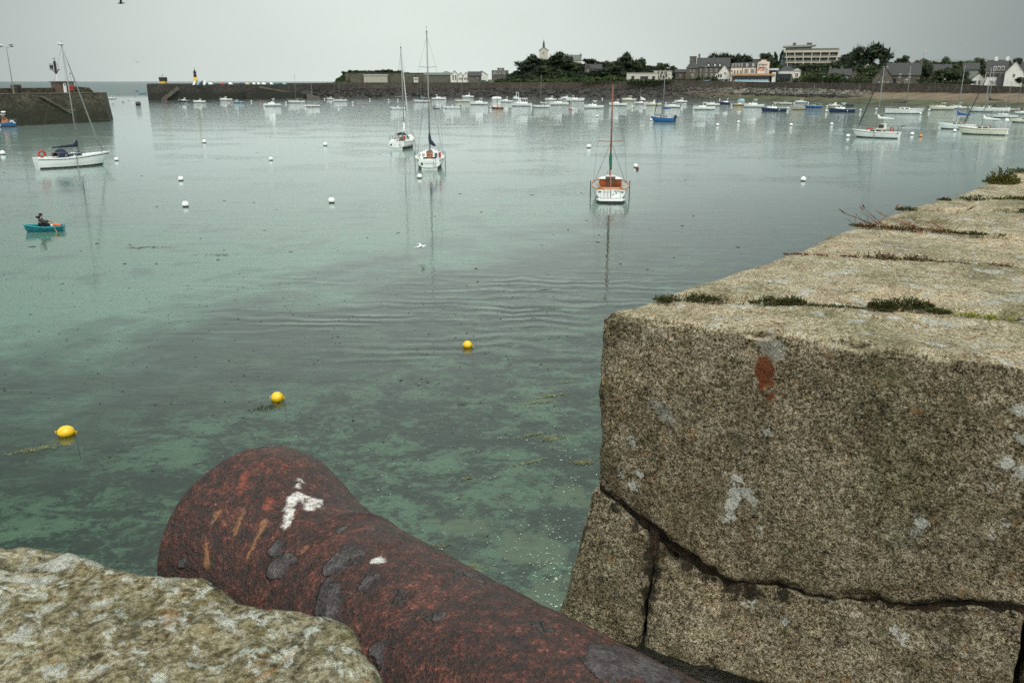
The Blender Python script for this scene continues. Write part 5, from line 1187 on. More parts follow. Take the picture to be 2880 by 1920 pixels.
house('small_white_house', 'small white house with grey roof and tall windows', 2731, 2768, 238, 222, 206, 400, 7, 'front', RENDERW, SLATE, [(.3, .35, .8, 1.9), (.6, .35, .8, 1.9)])
house('white_house_gable', 'big white gable end of the far right house', 2822, 2874, 238, 202, 172, 392, 14, 'front', RENDERW, SLATE, [(.5, .7, .8, 1.4)])
r_, w, he, hr, z_ = house('white_house', 'white house with brown shutters and dormers at far right', 2768, 2826, 238, 201, 170, 396, 11, 'side', RENDERW, SLATE, [(.35, .18, 1, 1.3), (.8, .18, 1, 1.3)], [(.4, .5, 1.2), (.95, .5, 1.2)])
for x in (.12, .3, .38, .55, .62, .82):
    mb = MB(); mb.box((-w / 2 + x * w, -.05, he * .72), (1.35, .1, 1.4)); sh = mb.build('shutters', BROWNW, r_); mb = MB(); mb.box((-w / 2 + x * w, -.12, he * .72), (.6, .06, 1.2)); mb.build('pane', GLASS, sh)
for x in (.4, .6, .8):
    mb = MB(); mb.box((-w / 2 + x * w, 1.0, he + 1.1), (1.0, 2, 1.6)); d_ = mb.build('dormer', RENDERW, r_); mb = MB(); mb.box((-w / 2 + x * w, -.05, he + 1.1), (.6, .1, 1.1)); mb.build('pane', GLASS, d_)
mb = MB(); mb.box((w * .3, -1.6, 1.4), (w * .5, 3, 2.8), ty=.5); mb.build('porch', DARKB, r_)
house('right_edge_house', 'dark roofed house cut by the right frame edge', 2866, 2930, 236, 206, 172, 410, 12, 'side', RENDERW, SLATE, [], [(.1, .5, 1)])
# ------------------------------------------------------------------ trees
F_DARK = leafmat('dark_evergreen_leaf', (0.006, 0.012, 0.006), (0.022, 0.036, 0.016), (0.045, 0.06, 0.022))
F_MID = leafmat('broadleaf', (0.012, 0.02, 0.008), (0.04, 0.06, 0.022), (0.08, 0.09, 0.035))
F_OLIVE = leafmat('hedge_leaf', (0.018, 0.03, 0.008), (0.045, 0.07, 0.02), (0.08, 0.10, 0.03))
BARK = paint('bark', (0.045, 0.035, 0.028), 0.95, 0.3, 2)
def crown_mesh(kind, seed, mat):
    rnd = random.Random(seed); mb = MB()
    blobs_ = [(Vector((0, 0, .55)), .42)]
    if kind == 'round':
        for k in range(9): a = rnd.random() * 2 * PI; r_ = rnd.uniform(.15, .45); blobs_.append((Vector((math.cos(a) * r_, math.sin(a) * r_, rnd.uniform(.35, .9))), rnd.uniform(.14, .28)))
    if kind == 'flat':     # wind-shaped pines and cypresses
        blobs_ = []
        for k in range(26): a = rnd.random() * 2 * PI; r_ = rnd.uniform(.0, .5); blobs_.append((Vector((math.cos(a) * r_, math.sin(a) * r_, .30 + .62 * (1 - r_) * rnd.uniform(.5, 1.1))), rnd.uniform(.12, .22)))
    if kind == 'spiky':
        blobs_ = [(Vector((rnd.uniform(-.4, .4), rnd.uniform(-.3, .3), rnd.uniform(.3, .7))), rnd.uniform(.15, .28)) for k in range(12)]
    if kind == 'conifer':
        blobs_ = [(Vector((rnd.uniform(-.1, .1), rnd.uniform(-.1, .1), z)), .34 * (1.05 - z) + .05) for z in (.2, .35, .5, .62, .75, .86, .95)]
    tot = sum(b[1] ** 2 for b in blobs_)
    for c, rr in blobs_:
        for k in range(int(1100 * rr * rr / tot)):
            u = Vector((rnd.gauss(0, 1), rnd.gauss(0, 1), rnd.gauss(0, 1))).normalized(); rad = rr * rnd.uniform(.5, 1.12)
            P = c + Vector((u.x * rad, u.y * rad, u.z * rad * .8)); s_ = rnd.uniform(.028, .065)
            a = Vector((rnd.gauss(0, 1), rnd.gauss(0, 1), rnd.gauss(0, 1))).cross(u).normalized(); b2 = (u + a * .4).cross(a).normalized()
            mb.add([P - a * s_ - b2 * s_ * .6, P + a * s_ - b2 * s_ * .5, P + a * s_ * .6 + b2 * s_, P - a * s_ * .8 + b2 * s_ * .7], [(0, 1, 2, 3)])
    if kind in ('spiky', 'conifer', 'flat'):
        for c, rr in blobs_:
            for k in range(16 if kind == 'spiky' else 6):
                u = Vector((rnd.gauss(0, .8), rnd.gauss(0, .8), abs(rnd.gauss(.9, .4)))).normalized(); P = c + u * rr * .8; w = Vector((u.y, -u.x, .1)).normalized() * .035; l = rr * rnd.uniform(.5, 1.0)
                mb.add([P - w, P + w, P + u * l + Vector((0, 0, l * .1))], [(0, 1, 2)])
    me = bpy.data.meshes.new('crown'); me.from_pydata(mb.v, [], mb.f); me.materials.append(mat); return me
def trunk_mesh(seed):
    rnd = random.Random(seed); mb = MB()
    mb.tube([(0, 0, -.1), (.01, 0, .25), (rnd.uniform(-.03, .03), 0, .6)], [.045, .034, .018], 7)
    for k in range(4): a = rnd.random() * 6.28; mb.tube([(0, 0, .25 + k * .05), (math.cos(a) * .15, math.sin(a) * .15, .45 + k * .05), (math.cos(a) * .28, math.sin(a) * .28, .62 + k * .04)], [.02, .013, .006], 5)
    me = bpy.data.meshes.new('trunk'); me.from_pydata(mb.v, [], mb.f); me.materials.append(BARK); return me
CR = {}
for kind in ('round', 'flat', 'spiky', 'conifer'):
    for mt, mn in ((F_DARK, 'd'), (F_MID, 'm')):
        CR[kind + mn] = [crown_mesh(kind, 11 * q + len(kind), mt) for q in range(3)]
TRK = [trunk_mesh(q) for q in range(3)]
rt = random.Random(5)
def tree(kind, px, yb, yt, wpx, D, label, nm='tree', group=None):
    a = PD(px, yb, D); h = PD(px, yt, D).z - a.z; w = wpx * MPP(D, px)
    r_ = empty(nm, (a.x, a.y, a.z), rt.random() * 6.28, label, 'tree', group)
    for n_, me, sc in (('crown', rt.choice(CR[kind]), (w / 1.0, w / 1.0, h)), ('trunk', rt.choice(TRK), (h * .8, h * .8, h))):
        o = bpy.data.objects.new(n_, me); COL.objects.link(o); o.parent = r_; o.scale = sc
# (kind, px, base y, top y, width px, D, label)
T = [('flatd', 1500, 200, 158, 60, 585, 'dark windswept tree on the left slope of chapel hill'),
 ('flatd', 1574, 205, 150, 74, 580, 'largest dark tree crown just right of the chapel'),
 ('roundd', 1475, 205, 172, 50, 580, 'dark low tree at the foot of chapel hill'),
 ('roundd', 1590, 205, 165, 45, 575, 'dark tree in front of the steep grey roofed house'),
 ('roundm', 1530, 212, 186, 40, 560, 'olive rounded tree low on the middle of chapel hill'),
 ('roundd', 1495, 156, 152, 10, 610, 'lone small round bush left of the chapel'),
 ('spikyd', 1660, 185, 164, 34, 590, 'dark bushy tree on the skyline between two hill roofs'),
 ('roundm', 1618, 205, 176, 40, 572, 'green rounded tree below the steep grey roofed house'),
 ('roundm', 1712, 205, 174, 44, 590, 'broad green tree right of the hillside cottage'),
 ('flatd', 1757, 215, 153, 58, 575, 'tall umbrella shaped dark tree above modern building'),
 ('roundm', 1797, 212, 166, 36, 572, 'rounded green tree right of the umbrella shaped tree'),
 ('roundd', 1730, 218, 184, 50, 560, 'dark tree left behind the cream modern building'),
 ('roundd', 1690, 222, 196, 60, 556, 'dark wide tree at the right foot of the hill'),
 ('roundm', 1862, 205, 178, 34, 600, 'thin airy tree near the street lamp left of manor'),
 ('roundm', 1890, 205, 186, 26, 600, 'small green tree left of the stone manor'),
 ('spikyd', 2015, 195, 147, 56, 580, 'spiky cypress tops behind the manor roof'),
 ('spikyd', 2050, 195, 150, 40, 582, 'spiky cypress between manor and pub roofs'),
 ('spikyd', 2078, 195, 152, 44, 584, 'spiky cypress with leaning tips above the pub roof'),
 ('spikyd', 2100, 195, 152, 34, 586, 'rightmost spiky cypress tip above the pub'),
 ('spikyd', 1996, 190, 158, 26, 584, 'low spiky cypress at the left end of its row'),
 ('roundd', 2152, 205, 152, 46, 575, 'dark round tree behind the pub sign gable'),
 ('conifer' + 'd', 2177, 205, 148, 34, 577, 'pointed dark conifer left of slanted hotel'),
 ('coniferd', 2195, 205, 143, 30, 570, 'dark conifer leaning on the slanted hotel wing'),
 ('roundd', 2165, 210, 168, 40, 545, 'dark tree just above the annex roof'),
 ('roundd', 2268, 215, 183, 44, 530, 'dark broad tree in front of the slanted hotel'),
 ('roundd', 2310, 218, 180, 60, 525, 'large brown green tree right of hotel foot'),
 ('roundm', 2340, 212, 176, 36, 530, 'sparse tree at the right corner of slanted hotel'),
 ('roundm', 2290, 230, 206, 60, 480, 'bright green hedge tree behind the sea wall'),
 ('roundm', 2348, 232, 206, 44, 470, 'rounded green shrub left of the slate cottage'),
 ('flatd', 2452, 200, 128, 86, 520, 'huge dark cypress dominating the right skyline'),
 ('flatd', 2405, 205, 136, 50, 522, 'dark cypress left of the huge one'),
 ('roundd', 2380, 205, 152, 44, 515, 'brown green tree right of the slanted hotel'),
 ('roundd', 2485, 195, 158, 34, 515, 'lower dark tree under the huge cypress right side'),
 ('roundm', 2440, 220, 188, 36, 490, 'green tree in front of the cream gable'),
 ('roundd', 2372, 210, 180, 40, 500, 'dark tree above the slate cottage'),
 ('roundm', 2543, 190, 157, 28, 520, 'small airy tree on the skyline behind stone house'),
 ('roundm', 2525, 190, 165, 22, 525, 'tiny scrubby tree left of the airy skyline tree'),
 ('roundm', 2656, 215, 164, 46, 500, 'rounded green tree in front of the glasshouse'),
 ('roundm', 2655, 236, 196, 90, 430, 'wide green tree behind the sea wall at right'),
 ('roundd', 2604, 232, 180, 36, 440, 'dark ivy tree against the stone house right gable'),
 ('roundm', 2750, 200, 164, 34, 470, 'yellow green tree behind the grey green house'),
 ('roundm', 2700, 232, 200, 50, 440, 'green tree left of the grey green house'),
 ('roundd', 2868, 238, 218, 34, 388, 'dark bush before the white gable end'),
 ('roundd', 2590, 240, 224, 30, 418, 'clipped dark bush at the stone house corner'),
 ('roundd', 2860, 190, 164, 30, 430, 'dark treetop above the white gable at far right')]
for t in T: tree(*t, group='trees above the far shore')
for i, (px, yt, w) in enumerate(((968, 200, 16), (985, 198, 18), (1003, 198.5, 20), (1022, 200, 16), (1045, 200, 18), (1062, 198, 18), (1080, 195, 24), (1097, 196, 22), (1110, 200, 16), (1126, 197, 22), (1142, 206, 18), (1156, 208, 14), (1170, 210, 12))):
    tree('roundd' if i % 3 else 'spikyd', px, 212, yt, w, 655, 'dark evergreen in the row along the headland top', group='row of evergreens on the headland')
rm = random.Random(12)
for k in range(26):
    px = 2362 + 20.5 * k + rm.uniform(-6, 6); D = rm.uniform(500, 560)
    tree(rm.choice(('roundd', 'roundd', 'roundm', 'spikyd')), px, 212, rm.uniform(168, 186) if px < 2600 else rm.uniform(172, 190), rm.uniform(30, 52), D, 'dark garden tree in the mass behind the right shore houses', group='tree mass behind the right shore houses')
for k in range(12):
    px = 2060 + 24 * k + rm.uniform(-6, 6); 
    if px < 2190: tree('roundd', px, 205, rm.uniform(168, 180), rm.uniform(26, 40), rm.uniform(575, 600), 'dark tree in the wood behind the pub roofs', group='wood behind the pub roofs')
# scrub and hedges that read as one mass
def scrub(name, label, region, n, mat, smin, smax, hfun, cat='scrub'):
    rnd = random.Random(len(label)); mb = MB()
    for k in range(n):
        px, D = region(rnd); p = PD(px, 240, D); z = landz(px, D); h = hfun(px, D)
        P = Vector((p.x, p.y, z + h * rnd.random() ** .6)); s_ = rnd.uniform(smin, smax)
        a = Vector((rnd.gauss(0, 1), rnd.gauss(0, 1), rnd.gauss(0, 1))).normalized(); b2 = a.cross(Vector((rnd.gauss(0, 1), rnd.gauss(0, 1), rnd.gauss(0, 1)))).normalized()
        mb.add([P - a * s_ - b2 * s_ * .6, P + a * s_ - b2 * s_ * .5, P + a * s_ * .6 + b2 * s_, P - a * s_ * .8 + b2 * s_ * .7], [(0, 1, 2, 3)])
    tag(mb.build(name, mat, fix=False), label, cat, kind='stuff')
scrub('hill_scrub', 'dense dark scrub covering the chapel hill', lambda r: (r.uniform(1425, 1900), r.uniform(552, 618)), 26000, F_DARK, .35, .9, lambda px, D: (3.0 + 2.6 * nz(px, D, 0, .05)) * (0.3 if 1498 < px < 1645 and D > 584 else 1))
scrub('hill_scrub', 'olive green bushes on the lower slope of the hill', lambda r: (r.uniform(1390, 1760), r.uniform(537, 556)), 9000, F_OLIVE, .3, .7, lambda px, D: 1.8 + 1.6 * nz(px, D, 3, .06))
def townreg(r):
    px = r.uniform(1930, 2960); wd = interp(wallD, px); return px, wd + r.uniform(34, 110)
scrub('town_shrubbery', 'dark shrubs filling the gardens between the right shore houses', townreg, 13000, F_MID, .3, .75, lambda px, D: 2.0 + 1.6 * nz(px, D, 1, .04))
scrub('headland_turf', 'grassy scrub on the fort headland', lambda r: (r.uniform(945, 1250), r.uniform(640, 668)), 5000, F_OLIVE, .3, .7, lambda px, D: .8)
def hedge(x0, x1, y0, y1, D0, D1, label, mat=F_OLIVE, th=1.6):
    rnd = random.Random(int(x0)); mb = MB(); p0 = PD(x0, y0, D0); h0 = PD(x0, y1, D0).z - p0.z; p1 = PD(x1, y0, D1); c = (p0 + p1) / 2
    L = (p1 - p0).length; n = int(L * abs(h0) * 26)
    for k in range(n):
        q = p0.lerp(p1, rnd.random()); P = q + Vector((rnd.uniform(-th, th) * .3, rnd.uniform(-th, th), rnd.random() ** .7 * h0 * (1 + .12 * nz(q.x, q.y, 0, .3)))) - c; s_ = rnd.uniform(.15, .38)
        a = Vector((rnd.gauss(0, 1), rnd.gauss(0, 1), rnd.gauss(0, 1))).normalized(); b2 = a.cross(Vector((rnd.gauss(0, 1), rnd.gauss(0, 1), rnd.gauss(0, 1)))).normalized()
        mb.add([P - a * s_, P + b2 * s_, P + a * s_, P - b2 * s_], [(0, 1, 2, 3)])
    o = mb.build('hedge', mat, fix=False); o.location = c; tag(o, label, 'hedge')
hedge(1640, 1762, 237, 229, 524, 522, 'low clipped hedge along the sea wall right of the hill', F_MID)
hedge(1762, 1950, 240, 224, 516, 497, 'tall dark green hedge in front of the modern building', F_MID)
hedge(2255, 2365, 232, 215, 455, 440, 'bright green rounded hedge right of the corner tower')
hedge(2366, 2450, 235, 228, 436, 424, 'clipped dark hedge strip before the slate cottage', F_MID)
hedge(2580, 2740, 236, 229, 412, 395, 'long dark hedge on top of the right sea wall', F_MID)
hedge(2000, 2052, 231, 224, 508, 505, 'small hedge below the stone manor', F_DARK)

# lamps, cars, upturned boats on the pier
for px, yb, yt, lab in ((1979, 229, 189, 'grey street lamp in front of the stone manor'), (1999, 230, 211, 'short street lamp right of the manor lamp'), (2312, 238, 217, 'street lamp before the green hedge right of hotel'), (2648, 258, 225, 'street lamp in front of the long hedge at right'), (1883, 205, 174, 'street lamp above the modern building wing'), (2595, 180, 146, 'tall thin pole on the right skyline')):
    D = interp(wallD, px) + (3 if px != 2595 and px != 1883 else 60) - (2.2 if px == 2648 else 0); b = PD(px, yb, D); lamp(b, PD(px, yt, D).z, lab, 1, .07, armw=.3)
def car(px, py, D, lpx, col, label, dirn=1, van=False):
    p = PD(px, py, D); k = MPP(D, px); r_ = empty('car', (p.x, p.y, p.z), math.atan2(-p.x, p.y) + (0 if dirn > 0 else PI), label, 'car'); s_ = lpx * k / 4.2
    P_ = [(-2.1, .35), (2.1, .35), (2.1, .75), (1.95, .9), (1.0, 1.0), (.35, 1.45), (-1.1, 1.5), (-1.9, 1.05), (-2.1, .95)] if not van else [(-2.2, .35), (2.2, .35), (2.2, 1.0), (1.7, 1.2), (1.2, 1.9), (-2.2, 1.95)]
    mb = MB(); mb.extxz([(x * s_, z * s_) for x, z in P_], -.85 * s_, .85 * s_); mb.build('body', col, r_)
    mb = MB(); w = [(.25, 1.38), (-1.05, 1.42), (-1.6, 1.05), (.85, 1.02)] if not van else [(1.1, 1.8), (.1, 1.8), (.1, 1.3), (1.55, 1.25)]
    mb.extxz([(x * s_, z * s_) for x, z in w], -.87 * s_, .87 * s_); mb.build('windows', GLASS, r_)
    for x in (-1.35, 1.3):
        for y in (-.75, .75): mb = MB(); mb.tube([(x * s_, (y - .1) * s_, .32 * s_), (x * s_, (y + .1) * s_, .32 * s_)], .32 * s_, 12); mb.build('wheel', BLACK, r_)
CTEAL = paint('car_teal', (.03, .09, .09), .3)
for a in ((1362, 235, 534, 25, CTEAL, 'dark teal car parked on the pier road', 1), (1793, 231, 526, 15, RENDERW, 'white car behind the hedge by modern building', 1), (1886, 219, 540, 12, RENDERW, 'white van beside the modern building wing', 1, True),
          (1987, 230, 506, 13, PALEB, 'pale blue car parked under the manor', -1), (2026, 231, 506, 11, GREYD, 'grey car left of the white car by the pub', 1), (2036, 231, 505, 11, WHITE, 'white car parked at the pub entrance steps', 1), (2237, 234, 493, 16, BLACK, 'black car parked before the pink corner tower', 1),
          (2531, 240, 415, 10, WHITE, 'white car left of the stone house doorway', 1), (2553, 240, 414, 11, ALU, 'silver car right of the stone house doorway', -1)): car(*a)
def updinghy(px, w, col, lab):
    D = 486 + (px - 594) * .11; p = PD(px, 238.5, D); k = MPP(D, px); L = w * k
    r_ = empty('upturned_dinghy', (p.x, p.y, p.z), math.atan2(-p.x, p.y), lab, 'dinghy', 'dinghies leaning along the breakwater parapet')
    mb = MB(); rings = []
    for t in range(9):
        u = t / 8; ww = math.sin(PI * min(1, .18 + u * .95)) ** .6 * .75 if u < .98 else .12
        rings.append([(-L / 2 + L * u, .6 * math.cos(a) * ww * .9, 1.45 * math.sin(a) * ww + .05) for a in [PI * q / 6 for q in range(7)]])
    mb.loft(rings, 0, False, False, False); mb.loft([rings[0], [(-L / 2, 0, .3)] * 7], 0, False, False, False); mb.build('hull', col, r_, True)
    mb = MB(); mb.box((0, -.45, .12), (L * .9, .06, .12)); mb.build('gunwale', DARKB, r_)
for a in ((594, 15, WHITE, 'white upturned dinghy first after the lighthouse'), (627, 14, RED, 'red upturned dinghy on the breakwater'), (650, 14, WHITE, 'white upturned dinghy right of the red one'), (682, 15, NAVY, 'dark blue upturned dinghy left of the yellow one'), (698, 14, YELL, 'yellow upturned dinghy on the breakwater'), (716, 11, CREAM, 'small cream upturned dinghy after the yellow one'), (729, 12, CREAM, 'cream upturned dinghy with dark trim before widest white one'), (744, 15, WHITE, 'widest white upturned dinghy in the middle of the row'), (765, 12, WHITE, 'white upturned dinghy left of the teal one'), (779, 14, TEAL, 'teal upturned dinghy near the row end'), (801, 13, PALEB, 'pale grey upturned dinghy last in the row')): updinghy(*a)
for i, (px, c_, lab) in enumerate(((545, WHITE, 'white dinghy stood on end at the lighthouse foot'), (556, PALEB, 'blue dinghy leaning beside the lighthouse'), (565, NAVY, 'navy dinghy leaning right of the lighthouse'), (574, WHITE, 'white prow leaning last beside the lighthouse'))):
    p = PD(px, 239.5, 478); r_ = empty('leaning_dinghy', tuple(p), .3, lab, 'dinghy', 'dinghies stood on end by the lighthouse'); mb = MB(); mb.loft([[(x * w + z * .35, y * .4 * w, z) for x, y in ((-1, 0), (-.6, .8), (.6, .8), (1, 0), (.4, -.6), (-.4, -.6))] for z, w in ((0, .55), (.8, .65), (1.6, .45), (2.2, .1))]); mb.build('hull', c_, r_)

# ------------------------------------------------------------------ boats
def hull_mesh(L, B_, F, full=.72, n=15, deck_y=None, cockpit=None, sheer=.28, rake=.35, boot=.10, side_mat=0, dk=.04, tumble=1.0, coamw=.30, rounded=False, open_=False, keel=-.35):
    """mats: 0 topsides 1 antifouling 2 deck 3 cockpit/inside 4 stripe"""
    mb = MB(); xs = [i / (n - 1) for i in range(n)]
    def hb(t):
        if t < .42: return B_ / 2 * (full + (1 - full) * math.sin(PI / 2 * t / .42))
        return B_ / 2 * max(0.0, (1 - ((t - .42) / .58) ** 2.3)) ** .85
    def fh(t): return F * (1 + sheer * (t - .3) ** 2 * 2.2)
    levels = [(-1.0, .0), (-.5, .50), (0.0, .76), (boot / F, .81), (.5, .92), (.80, .98), (.88, 1.0), (1.0, 1.0)]
    rings = []
    for t in xs:
        ring = []
        for lv, wf in levels:
            z = fh(t) * lv if lv > 0 else -lv * keel * (1 - .6 * t * t)
            bow = sstep(.75, 1.0, t)
            w = hb(t) * (wf * (1 - bow * .35) + bow * .35 * max(0, min(1, (z - keel) / (fh(t) - keel)))) * (tumble if lv == 1 else 1)
            x = -L / 2 + L * t * .97 + rake * bow * max(0, z) * .9 - (.12 * z if t < .01 else 0)
            ring.append((x, w, z))
        rings.append(ring)
    m_ = len(levels); mi = [1, 1, 1, 0, 0, 4, 0]
    for s_ in (1, -1):
        vs = [(x, s_ * y, z) for r_ in rings for x, y, z in r_]
        for j in range(m_ - 1):
            b = len(mb.v)
            col = [vs[i * m_ + j] for i in range(n)] + [vs[i * m_ + j + 1] for i in range(n)]
            mb.add(col, [(i, i + 1, n + i + 1, n + i) for i in range(n - 1)], mi[j])
    # transom
    tr = rings[0]
    for j in range(m_ - 1): mb.add([(tr[j][0], tr[j][1], tr[j][2]), (tr[j + 1][0], tr[j + 1][1], tr[j + 1][2]), (tr[j + 1][0], -tr[j + 1][1], tr[j + 1][2]), (tr[j][0], -tr[j][1], tr[j][2])], [(0, 1, 2, 3)], 1 if j < 2 else 0)
    gun = [r_[-1] for r_ in rings]
    if open_:   # open boat: inner skin and floor
        inn = [(x * .97, y * .88, z) for x, y, z in gun]; fl = [(x * .95, y * .72, .10 + .0 * z) for x, y, z in gun]
        for s_ in (1, -1):
            for i in range(n - 1):
                mb.add([(gun[i][0], s_ * gun[i][1], gun[i][2] + .001), (gun[i + 1][0], s_ * gun[i + 1][1], gun[i + 1][2] + .001), (inn[i + 1][0], s_ * inn[i + 1][1], inn[i + 1][2]), (inn[i][0], s_ * inn[i][1], inn[i][2])], [(0, 1, 2, 3)], 2)
                mb.add([(inn[i][0], s_ * inn[i][1], inn[i][2]), (inn[i + 1][0], s_ * inn[i + 1][1], inn[i + 1][2]), (fl[i + 1][0], s_ * fl[i + 1][1], fl[i + 1][2]), (fl[i][0], s_ * fl[i][1], fl[i][2])], [(0, 1, 2, 3)], 3)
                mb.add([(fl[i][0], s_ * fl[i][1], fl[i][2]), (fl[i + 1][0], s_ * fl[i + 1][1], fl[i + 1][2]), (fl[i + 1][0], 0, fl[i + 1][2]), (fl[i][0], 0, fl[i][2])], [(0, 1, 2, 3)], 3)
        a = inn[0]; f0 = fl[0]; mb.add([(a[0], a[1], a[2]), (a[0], -a[1], a[2]), (f0[0], -f0[1], f0[2]), (f0[0], f0[1], f0[2])], [(0, 1, 2, 3)], 3)
    else:
        c0, c1 = cockpit if cockpit else (9, 9)
        for i in range(n - 1):
            a, c = gun[i], gun[i + 1]; tm = (xs[i] + xs[i + 1]) / 2; zi, zj = a[2] - dk, c[2] - dk
            ina, inc = min(a[1], B_ * coamw), min(c[1], B_ * coamw)
            for s_ in (1, -1):
                mb.add([(a[0], s_ * a[1], a[2] - .002), (c[0], s_ * c[1], c[2] - .002), (c[0], s_ * inc, zj), (a[0], s_ * ina, zi)], [(0, 1, 2, 3)], 2)
                if not (c0 <= tm <= c1): mb.add([(a[0], s_ * ina, zi), (c[0], s_ * inc, zj), (c[0], 0, zj + .03), (a[0], 0, zi + .03)], [(0, 1, 2, 3)], 2)
                else:
                    d = F * .55
                    mb.add([(a[0], s_ * ina, zi), (c[0], s_ * inc, zj), (c[0], s_ * inc * .9, zj - d), (a[0], s_ * ina * .9, zi - d)], [(0, 1, 2, 3)], 3)
                    mb.add([(a[0], s_ * ina * .9, zi - d), (c[0], s_ * inc * .9, zj - d), (c[0], 0, zj - d), (a[0], 0, zi - d)], [(0, 1, 2, 3)], 3)
    return mb, gun, fh, hb
def trunk(mb, x0, x1, w0, w1, z0, h, m=0, rakef=.35, raker=.1):
    vs = [(x0, w0, z0), (x1, w1, z0), (x1, -w1, z0), (x0, -w0, z0), (x0 + raker, w0 * .85, z0 + h), (x1 - rakef, w1 * .8, z0 + h * .92), (x1 - rakef, -w1 * .8, z0 + h * .92), (x0 + raker, -w0 * .85, z0 + h)]
    mb.add(vs, [(3, 2, 1, 0), (4, 5, 6, 7), (0, 1, 5, 4), (1, 2, 6, 5), (2, 3, 7, 6), (3, 0, 4, 7)], m)
def outboard(root, x, z, s_=1.0, mat=None):
    mb = MB(); mb.box((x - .15 * s_, 0, z + .35 * s_), (.42 * s_, .34 * s_, .5 * s_), tx=.8, ty=.75); mb.box((x - .12 * s_, 0, z - .2 * s_), (.16 * s_, .12 * s_, .8 * s_)); mb.tube([(x, 0, z + .25 * s_), (x + .5 * s_, 0, z + .4 * s_)], .03 * s_, 5)
    return mb.build('outboard_motor', mat or BLACK, root)
def rail(root, pts, h, name='railing', r=.014, mat=None, mid=True):
    mb = MB(); top = [Vector(p) + Vector((0, 0, h)) for p in pts]; mb.tube(top, r, 5)
    if mid: mb.tube([Vector(p) + Vector((0, 0, h * .5)) for p in pts], r * .7, 4)
    for p in pts: mb.tube([p, Vector(p) + Vector((0, 0, h))], r, 4)
    return mb.build(name, mat or STEEL, root)
def heading(px, rz):     # rz=0: bow to the right of the picture; 180: bow left; 90: bow away
    return math.atan2(-ray(px, 250).x, ray(px, 250).y) + R(rz)
def boat_base(name, px, py, rz, label, cat, group=None):
    p = G(px, py, 0); return empty(name, (p.x, p.y, 0), heading(px, rz), label, cat, group)
def Lof(px, py, lpx, rz, B_=.34):
    p = G(px, py, 0); dep = (p - EYE).dot(Vector((0, math.cos(TH), -math.sin(TH)))); return lpx / FL * dep / (abs(math.cos(R(rz))) + B_ * abs(math.sin(R(rz))))
def topz(px, py, yt): p = G(px, py, 0); return PD(px, yt, math.hypot(p.x, p.y)).z
SMALL = 'small boats moored in the far harbour'
